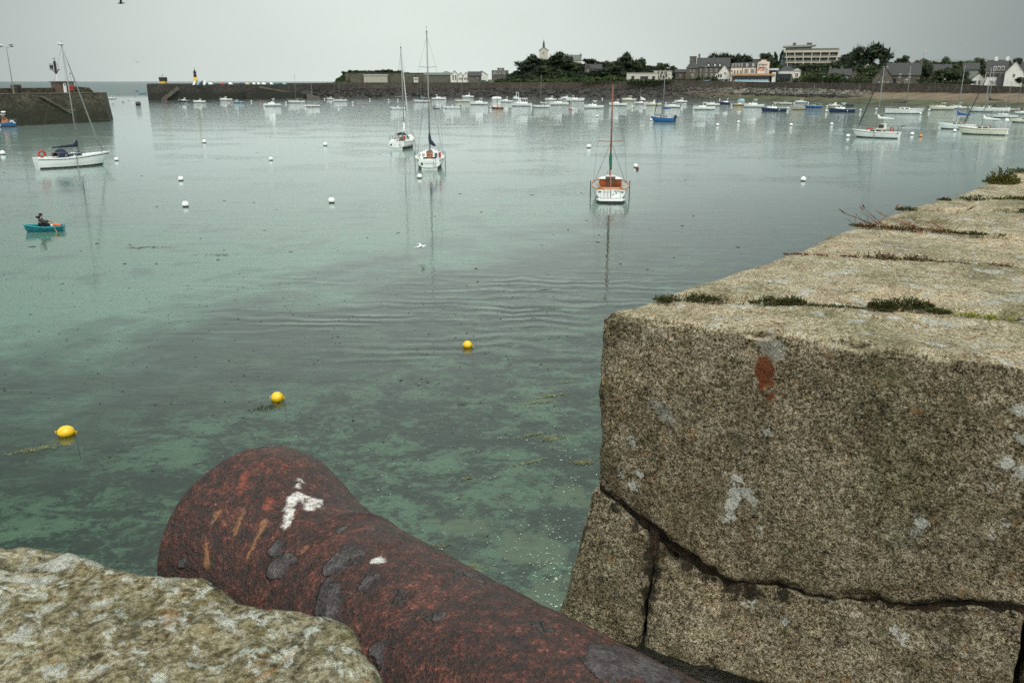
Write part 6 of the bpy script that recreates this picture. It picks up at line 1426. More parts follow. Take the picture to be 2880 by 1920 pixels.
def cruiser(px, py, lpx, rz, label, hullc=None, cab=(.30, .62), cabh=.9, stripe=None, ob=False, roofc=None, wins=True, cabc=None, deckc=None, F=None, mot=None, arch=False, L=None):
    L = L or Lof(px, py, lpx, rz); B_ = L * .36; F = F or L * .115 + .15; hullc = hullc or WHITE
    r_ = boat_base('motorboat', px, py, rz, label, 'boat', SMALL)
    mb, gun, fh, hb = hull_mesh(L, B_, F, full=.85, cockpit=(.05, cab[0]), sheer=.35, boot=.17)
    mb.build('hull', [hullc, BOOT, deckc or DECK, DECK, stripe or hullc], r_, False)
    if cab:
        x0, x1 = -L / 2 + L * cab[0], -L / 2 + L * cab[1]; z0 = F * .98; h = L * .155 * cabh + .4
        mb = MB(); trunk(mb, x0, x1, B_ * .34, B_ * .30, z0, h, rakef=h * .55); c_ = mb.build('cabin', cabc or (hullc if hullc in (WHITE, CREAM, TANP) else WHITE), r_)
        mb = MB(); mb.box(((x0 + x1 - h * .45) / 2, 0, z0 + h + .03), (x1 - x0 - h * .25, B_ * .66, .07)); mb.build('roof', roofc or WHITE, c_)
        if wins:
            mb = MB(); zz = z0 + h * .58; hh = h * .50
            for s_ in (-1, 1):
                y = s_ * (B_ * .34 * .93 * (1 - .0))
                n_ = 3
                for q in range(n_):
                    xa = x0 + (x1 - x0 - h * .4) * (q + .08) / n_ + .08; xb = x0 + (x1 - x0 - h * .4) * (q + .88) / n_ + .05
                    mb.add([(xa, y * 1.03 + s_ * .012, zz - hh / 2), (xb, y * .97 + s_ * .012, zz - hh / 2), (xb - (.1 if q == n_ - 1 else 0), y * .94 + s_ * .012, zz + hh / 2), (xa, y * .96 + s_ * .02, zz + hh / 2)], [(0, 1, 2, 3)])
            xf = x1 - h * .33; mb.add([(xf + .12, -B_ * .26, zz - hh / 2), (xf + .12, B_ * .26, zz - hh / 2), (xf - .04, B_ * .24, zz + hh / 2), (xf - .04, -B_ * .24, zz + hh / 2)], [(0, 1, 2, 3)])
            mb.box((x0 + .02, 0, z0 + h * .5), (.05, B_ * .4, h * .7)); mb.build('windows', GLASS, c_)
        mb = MB(); trunk(mb, x1 - .1, x1 + L * .17, B_ * .27, B_ * .12, z0 - .02, h * .33, rakef=.4); mb.build('foredeck_cabin', WHITE if hullc is not CREAM else CREAM, r_)
    bw = [(gun[i][0], gun[i][1] * .96, gun[i][2]) for i in range(10, 15)]; rail(r_, bw + [(x, -y, z) for x, y, z in reversed(bw[:-1])], .45, 'bow_rail', .016)
    mb = MB(); [mb.sph((gun[i][0], s_ * (gun[i][1] + .1), F * .5), .13, sc=(1, 1, 1.8), n=8, k=6) for i, s_ in ((4, 1), (7, -1))]; mb.build('fenders', BLACK if px % 2 > 1 else WHITE, r_)
    if L > 4: mb = MB(); xm = -L / 2 + L * (cab[0] + .1); mb.tube([(xm, 0, F + L * .13), (xm - .2, 0, F + L * .13 + 1.3)], .02, 4); mb.build('aerial', BLACK, r_)
    if ob: outboard(r_, -L / 2 - .05, F * .7, L / 5.5, mot)
    if arch: mb = MB(); x = -L / 2 + L * .2; mb.tube([(x, B_ * .38, F), (x + .2, B_ * .34, F + 1.3), (x + .2, -B_ * .34, F + 1.3), (x, -B_ * .38, F)], .03, 5); mb.build('arch', WHITE, r_)
    return r_
def openboat(px, py, lpx, rz, label, hullc=None, ob=True, console=True, insidec=None, cover=None, seats=2):
    L = Lof(px, py, lpx, rz); B_ = L * .38; F = L * .10 + .15; hullc = hullc or WHITE
    r_ = boat_base('open_boat' if L > 3.8 else 'dinghy', px, py, rz, label, 'boat' if L > 3.8 else 'dinghy', SMALL)
    mb, gun, fh, hb = hull_mesh(L, B_, F, full=.82, open_=True, sheer=.4, boot=.13); mb.build('hull', [hullc, BOOT if hullc is not WHITE else GREYD, hullc, insidec or GREYD, hullc], r_)
    for k in range(seats): mb = MB(); mb.box((-L * .3 + k * L * .32, 0, F * .72), (L * .07, B_ * .82, .05)); mb.build('thwart', insidec or TEAK, r_)
    if console:
        mb = MB(); mb.box((0, 0, F + .2), (L * .1, B_ * .3, .7), tx=.7); c_ = mb.build('console', WHITE, r_); mb = MB(); mb.box((L * .04, 0, F + .7), (.04, B_ * .34, .4), tx=1); mb.build('windscreen', GLASS, c_)
    if ob: outboard(r_, -L / 2 - .02, F * .75, max(.75, L / 5))
    if cover:
        mb = MB(); rings = []
        for t in range(8):
            u = t / 7; i = int(u * 13); g_ = gun[i]; hgt = cover[1] * math.sin(PI * (.12 + .76 * u)) ** .7
            rings.append([(g_[0], g_[1] * 1.03 * math.cos(a), g_[2] - .05 + (hgt) * math.sin(a)) for a in [PI * q / 6 for q in range(7)]])
        mb.loft(rings, 0, False, True, True); mb.build('cover', cover[0], r_, True)
    return r_
def rigging(r_, L, B_, F, xm, mh, boomc=None, jib=None, mastm=None, boom=True, spread=(.5,), boomz=None, coverh=.32, mr=None, drop=False, jibtop=.95, legs=False, lean=(0, 0), boomrot=0, boomL=None, gun=None):
    mast_m = mastm or ALU; mr = mr or max(.055, L * .0085); xt = xm - .012 * mh
    mb = MB(); mb.tube([(xm, 0, F * .9), (xm - .004 * mh, 0, mh * .5), (xt, 0, mh)], [mr, mr, mr * .75], 10); ms = mb.build('mast', mast_m, r_, True)
    mb = MB(); mb.tube([(xt, 0, mh), (xt, 0, mh + L * .07)], .012, 4); mb.tube([(xt, 0, mh + .05), (xt - .4, 0, mh + .05)], .02, 4); mb.box((xt - .02, 0, mh + .02), (.35, .14, .06)); mb.build('masthead_gear', BLACK, ms)
    for sp in spread:
        z = F + (mh - F) * sp; w = B_ * .36 * (1 if sp < .6 else .8); mb = MB(); mb.tube([(xm - .1, w, z + .08), (xm, 0, z), (xm - .1, -w, z + .08)], .03, 5); mb.build('spreaders', mast_m, ms)
    st = MB(); zs = F + (mh - F) * spread[-1]; ws = B_ * .36 * (1 if spread[-1] < .6 else .8); rr = .009
    st.tube([(L * .485, 0, F * 1.2), (xt, 0, mh * .985)], rr, 4); st.tube([(-L * .49, 0, F), (xt, 0, mh)], rr, 4)
    for s_ in (-1, 1):
        st.tube([(xm - .15, s_ * B_ * .46, F), (xm - .1, s_ * ws, zs), (xt, 0, mh * .97)], rr, 4); st.tube([(xm - .3, s_ * B_ * .44, F), (xm, 0, zs)], rr, 4); st.tube([(xm + .3, s_ * B_ * .42, F), (xm, 0, zs)], rr, 4)
    st.build('stays', paint('wire', (.09, .09, .09), .5), r_)
    bz = boomz or F + L * .16; bl = boomL or L * .40
    if boom:
        c, s2 = math.cos(R(boomrot)), math.sin(R(boomrot))
        def bp(x, z, y=0): return (xm - x * c - y * s2, x * s2 * 1 + y * c, z)
        mb = MB(); mb.tube([bp(0, bz), bp(bl, bz - .02)], .05, 8); mb.build('boom', mast_m, r_)
        if boomc:
            mb = MB(); rings = []
            for q in range(11):
                u = q / 10; h = coverh * (1.35 - .85 * u) * L / 8 * (1 + .12 * math.sin(q * 2.3)); w = .13 * L / 8 * (1 - .4 * u); x = .0 + bl * .97 * u
                up = .28 * L / 8 * max(0, 1 - u * 7)
                rings.append([bp(x, bz - .06 + h * .5 + up + math.sin(a) * (h * .5 + up), math.cos(a) * w) for a in [2 * PI * k / 10 for k in range(10)]])
            mb.loft(rings, 0); mb.build('sail_cover', boomc, r_, True)
        mb = MB(); mb.tube([bp(bl, bz), (-L * .42, 0, F + .1)], .015, 4); mb.build('mainsheet', paint('rope', (.4, .36, .28)), r_)
    if jib:
        a = Vector((L * .485, 0, F * 1.2)); b_ = Vector((xt, 0, mh * .985)); mb = MB(); pts = [a.lerp(b_, .04 + (jibtop - .04) * q / 8) for q in range(9)]
        mb.tube(pts, [.05, .085, .085, .08, .075, .07, .06, .05, .03], 8); mb.build('furled_jib', jib, r_, True)
def sailboat(px, py, lpx, rz, ytop, label, hullc=None, boomc=None, jib=None, stripe=None, F=None, group=SMALL, mastm=None, spread=(.5,), name='sailboat', L=None, hero=False, cabl=(.38, .70), cabc=None, deckc=None, legs=False, boomz=None, boom=True, coverh=.32, dodger=None, windows=True, cock=None, B_=None, boot=.17, boomrot=0, mastx=.06, wood=False):
    L = L or Lof(px, py, lpx, rz); B_ = B_ or L * .33; F = F or L * .085 + .25; hullc = hullc or WHITE
    r_ = boat_base(name, px, py, rz, label, 'sailboat', group)
    mh = topz(px, py, ytop)
    mb, gun, fh, hb = hull_mesh(L, B_, F, full=.66 if not wood else .8, n=19, cockpit=(.06, .33), sheer=.3, coamw=.22, boot=boot, rake=.8)
    mb.build('hull', [hullc, BOOT, deckc or DECK, cock or DECK, stripe or hullc], r_, True if False else False)
    x0, x1 = -L / 2 + L * cabl[0], -L / 2 + L * cabl[1]; h = L * .045 + .12; z0 = F * .97
    mb = MB(); trunk(mb, x0, x1, B_ * .30, B_ * .17, z0, h, rakef=.45, raker=.05); c_ = mb.build('coachroof', cabc or DECK, r_)
    if windows:
        mb = MB()
        for s_ in (-1, 1):
            ya, yb_ = B_ * .30 * .93, B_ * .17 * .97 + (B_ * .13) * .18
            for (u0, u1) in ((.1, .42), (.5, .8)):
                p = [(x0 + (x1 - x0) * u, s_ * (ya + (yb_ - ya) * u + .015)) for u in (u0, u1)]
                mb.add([(p[0][0], p[0][1] * 1.03, z0 + h * .22), (p[1][0], p[1][1] * 1.03, z0 + h * .25), (p[1][0], p[1][1] * .98, z0 + h * .82), (p[0][0], p[0][1] * .98, z0 + h * .82)], [(0, 1, 2, 3)])
        mb.build('windows', GLASS, c_)
    rigging(r_, L, B_, F, L * mastx, mh, boomc, jib, mastm, boom, spread, boomz, coverh, boomrot=boomrot)
    if hero or L > 5.5:
        bw = [(gun[i][0], gun[i][1] * .95, gun[i][2]) for i in range(14, 19)]; rail(r_, bw + [(x, -y, z) for x, y, z in reversed(bw[:-1])], .55, 'pulpit', .015)
        sw = [(gun[i][0], gun[i][1] * .95, gun[i][2]) for i in range(3, -1, -1)]; rail(r_, sw + [(x, -y, z) for x, y, z in reversed(sw)], .55, 'pushpit', .015)
    if hero:
        for s_ in (-1, 1):
            mb = MB(); pts = [(gun[i][0], s_ * gun[i][1] * .95, gun[i][2] + .55) for i in range(3, 15)]; mb.tube(pts, .008, 4); [mb.tube([(gun[i][0], s_ * gun[i][1] * .95, gun[i][2]), (gun[i][0], s_ * gun[i][1] * .95, gun[i][2] + .55)], .012, 4) for i in (5, 8, 11)]; mb.build('lifeline', STEEL, r_)
        mb = MB(); mb.box((x0 + (x1 - x0) * .75, 0, z0 + h + .02), (.5, .5, .06)); mb.box((x0 + .45, 0, z0 + h + .03), (.7, .62, .06)); mb.build('hatches', NAVY, c_)
        mb = MB(); mb.box((x0 - .03, 0, z0 + h * .0), (.05, .62, h * 1.9 + .25), tx=1, ty=1.15); d_ = mb.build('companionway_door', VARN, r_)
        mb = MB(); mb.box((x0 - .065, 0, z0 + h * .5), (.02, .22, .1)); mb.build('vent', BLACK, d_)
        mb = MB()
        for s_ in (-1, 1): mb.tube([(x0 + .1, s_ * B_ * .33, F + .12), (x0 + .1, s_ * B_ * .33, F + .3)], .09, 10)
        mb.build('winches', STEEL, r_)
    if dodger:
        mb = MB(); rings = []
        for q in range(7):
            u = q / 6; xx = x0 - .25 + 1.15 * u; hh = (.62 * math.sin(PI * (.35 + .6 * u)) + .05) if u < .9 else .1
            rings.append([(xx, B_ * .29 * math.cos(a), F + h * .6 + hh * math.sin(a)) for a in [PI * k / 8 for k in range(9)]])
        mb.loft(rings, 0, False, False, False); s_ = mb.build('sprayhood', dodger, r_, True)
    if legs:
        mb = MB()
        for s_ in (-1, 1): mb.tube([(L * .02, s_ * (B_ * .5 + .06), -.6), (L * .02, s_ * (B_ * .5 + .06), F + .45)], .045, 6)
        mb.build('beaching_legs', ALU, r_)
    return r_, L, B_, F, gun
# ------------------------------------------------------------------ the nearer yachts
def stern_at(px, py, rz, L):   # centre point of a boat whose stern waterline shows at this pixel
    p = G(px, py, 0); h = heading(px, rz); return p + Vector((math.cos(h), math.sin(h), 0)) * (L / 2)
def move(r_, p): r_.location = (p.x, p.y, 0)
def textm(t, h, col, parent, loc, rot=None, wd=None, nm='boat_name'):
    cu = bpy.data.curves.new(nm, 'FONT'); cu.body = t; cu.size = h; cu.align_x = 'CENTER'; cu.align_y = 'CENTER'; cu.extrude = .004
    me = bpy.data.meshes.new_from_object(bpy.data.objects.new('t', cu)); me.materials.append(col)
    xs_ = [v.co.x for v in me.vertices]; k = (wd / (max(xs_) - min(xs_))) if wd else 1
    for v in me.vertices: v.co.x *= k
    o = bpy.data.objects.new(nm, me); COL.objects.link(o); o.parent = parent; o.location = loc; o.rotation_euler = rot or (PI / 2, 0, -PI / 2); return o
def disc(root, x, y, z, r, mat, nm):
    mb = MB(); mb.tube([(x, y, z), (x - .03, y, z)], r, 16); return mb.build(nm, mat, root)
# A: left yacht
LA = 7.0
rA, L, B_, F, gun = sailboat(203, 469, 210, 20, 128, 'white yacht at left with navy boom cover and red ring', boomc=NAVYC, stripe=NAVY, jib=GCANV, hero=True, group='yachts moored in the near harbour', spread=(.42,), L=LA, B_=2.6, F=1.12, boot=.16, cabc=WHITE, coverh=.30, boomz=2.15, legs=True, mastx=.13, dodger=None)
mb = MB(); mb.torus((-L * .46, -B_ * .36, F + .5), .30, .09, 'y', n=20, k=8); mb.build('ring_buoy', RED, rA, True)
mb = MB(); rr = []
for q in range(9):
    u = q / 8; xx = -L * .22 + 1.3 * u; hh = .75 * math.sin(PI * (.18 + .72 * u)) + .12; rr.append([(xx, B_ * .30 * math.cos(a), F + .02 + hh * math.sin(a)) for a in [PI * k / 10 for k in range(11)]])
mb.loft(rr, 0, False, False, False); mb.build('sprayhood', NAVYC, rA, True)
mb = MB(); mb.box((L * .0, 0, F + .30), (L * .30, B_ * .50, .10)); mb.build('window_band', NAVY, rA)
mb = MB(); mb.box((-L * .37, -B_ * .1, F + .45), (.08, .3, .4)); mb.box((-L * .25, B_ * .12, F + .3), (.06, .4, .5)); mb.build('hatch_boards', BROWNW, rA)
mb = MB()
for s_ in (-.14, .14): mb.tube([(-L * .505, s_, F + .5), (-L * .515, s_, F - .1), (-L * .5, s_, .25)], .018, 5)
for z in (.35, .6, .85, 1.1): mb.tube([(-L * .512, -.14, z), (-L * .512, .14, z)], .018, 5)
mb.build('boarding_ladder', STEEL, rA)
mb = MB(); mb.tube([(L * .48, 0, F + .2), (L * .53, -.1, .6), (L * .585, -.2, .05)], .02, 5); mb.build('mooring_line', paint('rope', (.4, .36, .28)), rA)
mb = MB(); mb.tube([(L * .49, 0, F * 1.15), (L * .49, 0, F * 1.15 + .9)], .02, 5); mb.sph((L * .53, .3, F + .55), .07); mb.build('anchor_lamp', BLACK, rA)
# B: two yachts seen from astern
def sternyacht(px, py, rz, ytop, L, B2, label, name, boomc, boomrot, dodg, jib, ringpx, spread, red=True):
    r_, L, B_, F, gun = sailboat(px, py, 80, rz, ytop, label, boomc=boomc, jib=jib, hero=True, group='yachts moored in the near harbour', spread=spread, L=L, B_=B2, F=1.1, boot=.33, cabc=WHITE, legs=True, boomrot=boomrot, coverh=.45, boomz=2.35, cabl=(.34, .70), cock=DECK, stripe=GREYD)
    # mast height is set by the hull's own distance
    p = stern_at(px, py, rz, L); move(r_, p)
    mb = MB()   # sugar-scoop transom panel
    pr = [(B_ * .33 * math.cos(a), .62 + .42 * math.sin(a)) for a in [2 * PI * k / 24 for k in range(24)]]
    pr = [(B_ * .36 * math.copysign(abs(math.cos(a)) ** .7, math.cos(a)), .70 + (.34 if math.sin(a) > 0 else .46) * math.sin(a)) for a in [2 * PI * k / 32 for k in range(32)]]
    mb.loft([[(-L / 2 - .06 - .1 * z, y, z) for y, z in pr], [(-L / 2 - .12 - .1 * z, y * .97, z) for y, z in pr]]); tp = mb.build('transom', WHITE, r_)
    disc(tp, -L / 2 - .20, B_ * .24, .66, .13, BLACK, 'exhaust_cover')
    if name: textm(name, .22, paint('grey_letter', (.3, .33, .36)), tp, (-L / 2 - .225, -.05, .72), wd=1.05)
    mb = MB()
    for s_ in (-.42, -.68): mb.tube([(-L / 2 - .22, s_, 1.25), (-L / 2 - .22, s_, .3)], .016, 5)
    for z in (.45, .7, .95): mb.tube([(-L / 2 - .22, -.42, z), (-L / 2 - .22, -.68, z)], .016, 5)
    mb.build('boarding_ladder', STEEL, r_)
    mb = MB(); mb.box((-L * .475, -B_ * .34, F + .42), (.12, .28, .55)); mb.build('rescue_bag', RED, r_)
    mb = MB(); mb.box((-L * .42, -B_ * .22, F + .35), (.3, .3, .5)); mb.build('stowed_outboard', paint('dark_teal', (.02, .06, .08)), r_)
    mb = MB(); mb.box((-L * .30, B_ * .2, F + .3), (.15, .3, .35)); mb.build('instrument_pod', GREYD, r_)
    mb = MB(); mb.tube([(-L * .47, 0, .5), (-L * .46, 0, F + .25), (-L * .36, .05, F + .5)], .02, 5); mb.build('tiller', VARN, r_)
    for s_ in (-1, 1): mb = MB(); mb.tube([(-L / 2 + .05, s_ * B_ * .30, F), (-L / 2 + .0, s_ * B_ * .33, F + 1.2)], .02, 5); mb.build('flag_staff', STEEL, r_)
    if dodg:
        mb = MB(); fr_ = []
        for q in range(6):
            u = q / 5; xx = -L * .17 + 1.0 * u; hh = .85 * math.sin(PI * (.3 + .62 * u)) + .05; fr_.append([(xx, B_ * .30 * math.cos(a), F + .15 + hh * math.sin(a) ** .7) for a in [PI * k / 8 for k in range(9)]])
        mb.loft(fr_, 0, False, False, False); sh = mb.build('sprayhood', NAVYC, r_, True)
        for y in (-.62, .0, .62):
            mb = MB(); mb.box((-L * .17 - .06, y, F + .52), (.03, .5, .38)); mb.build('clear_pane', paint('clear_plastic', (.35, .40, .40), .25), sh)
    return r_
sternyacht(1116, 421, 77, 131, 8.8, 3.1, 'white yacht seen from astern with navy sprayhood and white sail', None, WCANV, -12, True, WCANV, 0, (.47,))
sternyacht(1208, 478, 89, 82, 9.3, 3.25, 'white yacht seen from astern with folded navy sail cover', 'Summer Wind', NAVYC, -10, False, None, 0, (.40, .72))
# C: varnished classic
def classic():
    L, B_, F = 7.8, 3.0, .95; px, py, rz = 1717, 570, 91
    r_ = empty('sailboat', (0, 0, 0), heading(px, rz), 'wooden classic yacht with varnished cockpit and green sail cover', 'sailboat', 'yachts moored in the near harbour')
    p = stern_at(px, py, rz, L + .7); move(r_, p)
    mb, gun, fh, hb = hull_mesh(L, B_, F, full=.72, n=25, cockpit=(.03, .36), sheer=.22, boot=.20, coamw=.31, rake=.3, dk=.02)
    mb.build('hull', [WHITE, paint('green_black_bottom', (.008, .03, .025)), GREYD, VARN, WHITE], r_)
    mb = MB()
    for s_ in (-1, 1): mb.tube([(x, s_ * y, z + .03) for x, y, z in gun], .055, 6); 
    mb.tube([(gun[0][0], -gun[0][1], gun[0][2] + .03), (gun[0][0], gun[0][1], gun[0][2] + .03)], .055, 6); mb.build('rub_rail', paint('orange_teak', (.50, .23, .10), .45, .2, 4), r_, True)
    for w_, n_ in ((.315, 'coaming'),):
        mb = MB()
        for s_ in (-1, 1): mb.tube([(-L * .46, s_ * B_ * .20, F + .10), (-L * .40, s_ * B_ * .29, F + .12), (-L * .12, s_ * B_ * w_, F + .16)], .045, 6)
        mb.tube([(-L * .46, -B_ * .20, F + .1), (-L * .46, B_ * .20, F + .1)], .06, 6); mb.build(n_, TEAK, r_)
    mb = MB(); vs = []
    trunk(mb, -L * .13, L * .24, B_ * .335, B_ * .15, F * .96, .55, rakef=.5, raker=.05); tk = mb.build('coachroof', WHITE, r_)
    mb = MB(); mb.loft([[(x, w * math.cos(a), F * .96 + .55 + .13 * math.sin(a)) for a in [PI * k / 10 for k in range(11)]] for x, w in ((-L * .14, B_ * .33), (L * .0, B_ * .27), (L * .2, B_ * .15))]); mb.build('roof', WHITE, tk, True)
    mb = MB(); mb.add([(-L * .135, -B_ * .33, F - .45), (-L * .135, B_ * .33, F - .45), (-L * .128, B_ * .30, F + .48), (-L * .128, -B_ * .30, F + .48)], [(0, 1, 2, 3)]); mb.build('bulkhead', VARN, tk, fix=False)
    mb = MB(); mb.box((-L * .14, 0, F + .1), (.05, .62, .85)); mb.box((-L * .11, 0, F + .62), (.7, .8, .08)); dd = mb.build('companionway', BROWNW, tk)
    mb = MB(); mb.torus((-L * .16, -B_ * .18, F + .18), .24, .022, 'x', n=20); 
    for k in range(6): a = k * PI / 3; mb.tube([(-L * .16, -B_ * .18, F + .18), (-L * .16, -B_ * .18 + .32 * math.cos(a), F + .18 + .32 * math.sin(a))], .013, 4)
    mb.build('steering_wheel', BROWNW, r_)
    mb = MB(); [mb.tube([(x, s_ * (w - .02), F + .72), (x + .9, s_ * (w - .2), F + .69)], .018, 4) for s_ in (-1, 1) for x, w in ((-L * .1, .62), (L * .04, .5))]; mb.build('grab_rails', TEAK, tk)
    # transom and platform
    pr = [(B_ * .375 * math.copysign(abs(math.cos(a)) ** .55, math.cos(a)), .72 + (.27 if math.sin(a) > 0 else .38) * math.sin(a)) for a in [2 * PI * k / 36 for k in range(36)]]
    mb = MB(); mb.loft([[(-L / 2 - .04 - .1 * z, y, z) for y, z in pr], [(-L / 2 - .11 - .1 * z, y * .98, z) for y, z in pr]]); tp = mb.build('transom', WHITE, r_)
    mb = MB(); mb.ext([(-L / 2, -B_ * .38), (-L / 2, B_ * .38), (-L / 2 - .75, B_ * .29), (-L / 2 - .75, -B_ * .29)], .16, .26); mb.build('swim_platform', WHITE, r_)
    mb = MB(); mb.ext([(-L / 2, -B_ * .36), (-L / 2, B_ * .36), (-L / 2 - .70, B_ * .275), (-L / 2 - .70, -B_ * .275)], -.1, .155); mb.build('platform_underside', BLACK, r_)
    for y in (-.86, .86): mb = MB(); mb.box((-L / 2 - .19, y, .80), (.04, .26, .08)); mb.build('vent', BLACK, tp)
    for y, z in ((-.42, .72), (-.18, .60)): disc(tp, -L / 2 - .19, y, z, .045, BLACK, 'drain')
    mb = MB(); mb.box((-L / 2 - .20, 0, .66), (.03, .045, .66)); mb.build('rudder_strip', BLACK, tp)
    textm('MORVILIA', .13, BLACK, tp, (-L / 2 - .215, -.46, .86), wd=.45)
    mb = MB()
    for s_ in (.22, .52): mb.tube([(-L / 2 - .22, s_, 1.05), (-L / 2 - .24, s_, .28)], .016, 5)
    for z in (.5, .8): mb.tube([(-L / 2 - .23, .22, z), (-L / 2 - .23, .52, z)], .014, 4)
    mb.build('boarding_ladder', STEEL, r_)
    mb = MB(); [mb.tube([(-L / 2 - .62, y, .25), (-L / 2 - .25, y, .62)], .014, 4) for y in (-.75, .75)]; mb.build('platform_stays', STEEL, r_)
    mh = PD(1726, 232, math.hypot(p.x, p.y)).z
    rigging(r_, L, B_, F, L * .10, mh, GREENC, None, paint('varnished_spar', (.22, .06, .02), .35, .2), True, (.42,), 2.3, .55, .075, boomL=2.6)
    mb = MB(); mb.tube([(L * .46, 0, F + .2), (L * .30, .25, F + .75)], .03, 5); mb.build('jib_boom', TEAK, r_)
    for s_ in (-1, 1):
        mb = MB(); mb.tube([(-L * .05, s_ * (B_ * .5 + .08), -.5), (-L * .05, s_ * (B_ * .5 + .08), F + .3)], .035, 6); mb.build('fender_post', BLACK, r_)
    mb = MB(); mb.tube([(-L * .47, 0, F + .1), (-L * .1, 0, 2.2)], .03, 5); mb.build('mainsheet', paint('red_rope', (.42, .10, .07)), r_)
classic()
# D..G
rD, L, B_, F, gun = sailboat(2466, 388, 124, 163, 187, 'white yacht with wheelhouse red ring and dark blue furled jib', boomc=WCANV, jib=NAVYC, hero=True, group='yachts moored in the right part of the harbour', F=1.0, stripe=BROWNW, cabc=WHITE, coverh=.35, boomz=3.1, cabl=(.36, .74), legs=True, mastx=.04)
mb = MB(); trunk(mb, -L * .17, L * .03, B_ * .3, B_ * .27, F + .4, 1.0, rakef=.8); dh = mb.build('wheelhouse', CREAM, rD)
mb = MB(); [mb.add([(-L * .16, s_ * B_ * .312, F + .65), (-L * .02, s_ * B_ * .30, F + .65), (-L * .05, s_ * B_ * .275, F + 1.2), (-L * .155, s_ * B_ * .282, F + 1.2)], [(0, 1, 2, 3)]) for s_ in (-1, 1)]; mb.build('windows', GLASS, dh)
mb = MB(); mb.torus((-L * .36, B_ * .40, F + .5), .28, .085, 'y', n=18); mb.build('ring_buoy', RED, rD, True)
mb = MB(); mb.box((L * .18, 0, F + .5), (.9, .7, .28)); mb.build('deck_raft', RED, rD)
mb = MB(); [mb.tube([(-L * .49, s_, .6), (-L * .50, s_, F + .9), (-L * .60, s_, F + 1.1)], .03, 5) for s_ in (-.9, .9)]; mb.tube([(-L * .60, -.9, F + 1.1), (-L * .60, .9, F + 1.1)], .03, 5); mb.build('davits', BLACK, rD)
rE, L, B_, F, gun = sailboat(2765, 379, 121, 168, 188, 'cream yacht at right with white sail cover and black white jib', hullc=CREAM, boomc=WCANV, jib=BLACK, stripe=BLACK, hero=True, group='yachts moored in the right part of the harbour', F=1.05, cabc=CREAM, boomz=2.6, legs=False, coverh=.4)
mb = MB(); mb.tube([(-L * .47, .3, F), (-L * .47, .3, F + 1.3)], .04, 5); mb.sph((-L * .47, .3, F + 1.5), .36, n=12); mb.build('radar_dome', WHITE, rE, True)
mb = MB(); mb.box((-L * .52, 0, .3), (.5, .5, .12)); mb.box((-L * .5, -.3, .55), (.25, .06, .8)); mb.build('bathing_step', WHITE, rE)
rF, L, B_, F, gun = sailboat(2692, 364, 92, 170, 182, 'white yacht with bright blue boom cover behind the cream one', boomc=BLUEC, hero=True, group='yachts moored in the right part of the harbour', boomz=2.7, coverh=.6, F=.95)
rG, L, B_, F, gun = sailboat(1866, 343, 64, 162, 194, 'blue hulled yacht with blue boom cover and dark furled jib', hullc=BLUE, boomc=BLUEC, jib=NAVYC, hero=True, group='yachts moored in the right part of the harbour', boomz=2.9, F=.95, coverh=.5, stripe=BLUE)
outboard(rG, -L / 2 - .1, .7, 1.4)
# ------------------------------------------------------------------ boats of the far moorings
BO = []     # (px, py, nick) for naming the buoys next to them
def sb(px, py, l, rz, yt, lab, nick, **k): sailboat(px, py, l, rz, yt, lab, **k); BO.append((px, py, l, nick))
def cr(px, py, l, rz, lab, nick, **k): cruiser(px, py, l, rz, lab, **k); BO.append((px, py, l, nick))
def ob(px, py, l, rz, lab, nick, **k): openboat(px, py, l, rz, lab, **k); BO.append((px, py, l, nick))
cr(315, 279, 22, 190, 'white launch with open black wheelhouse in the harbour mouth', 'launch in the harbour mouth', cabh=.9, deckc=DARKB)
ob(400, 264, 19, 180, 'pale blue open boat moored at the breakwater end', 'pale blue boat at the breakwater end', hullc=PALEB, console=False)
ob(470, 277, 14, 180, 'small grey tender near the breakwater steps', 'grey tender by the steps', hullc=GCANV, ob=False, console=False)
cr(488, 281, 25, 200, 'small white fishing launch left of the dark striped boat', 'launch left of dark striped boat', cabh=.6)
sb(509, 279, 24, 175, 232, 'slim white sloop moored against the breakwater near its steps', 'sloop by the breakwater steps', windows=False)
cr(518, 287, 31, 185, 'black hulled fishing boat with white stripe near breakwater', 'black striped fishing boat', hullc=DARKB, stripe=WHITE, cabh=.9, cab=(.35, .6))
ob(537, 280, 20, 180, 'low grey skiff right of the black striped boat', 'low grey skiff', hullc=GCANV, ob=False, console=False)
cr(561, 289, 33, 190, 'white pilothouse boat with foredeck clutter near the lighthouse', 'pilothouse boat under the lighthouse', cabh=.6, cab=(.35, .55))
ob(576, 276, 13, 180, 'tiny grey dinghy against the breakwater wall', 'tiny grey dinghy', hullc=GCANV, ob=False, console=False, seats=1)
ob(597, 278, 24, 175, 'white skiff with outboard against the breakwater', 'skiff against the breakwater', console=False)
cr(636, 283, 33, 185, 'white boat with stubby signal mast and raised bow', 'stubby masted boat', cabh=.75, cab=(.45, .68))
cr(671, 290, 28, 185, 'pale blue open fishing boat with small white cabin', 'pale blue fishing boat', hullc=PALEB, cabh=.5, cab=(.55, .78))
ob(673, 275, 18, 180, 'pale blue dinghy close under the breakwater', 'dinghy close under the breakwater', hullc=PALEB, ob=False, console=False)
sb(697, 278, 26, 180, 235, 'small red sloop beside the lower quay', 'small red sloop', hullc=RED)
cr(766, 299, 45, 190, 'white motorboat with tall upright wheelhouse before lower quay', 'tall wheelhouse boat at lower quay', cabh=1.7, cab=(.36, .62))
ob(806, 274, 14, 180, 'blue dinghy hauled below the lower quay', 'blue dinghy at the quay', hullc=BLUE, ob=False, console=False)
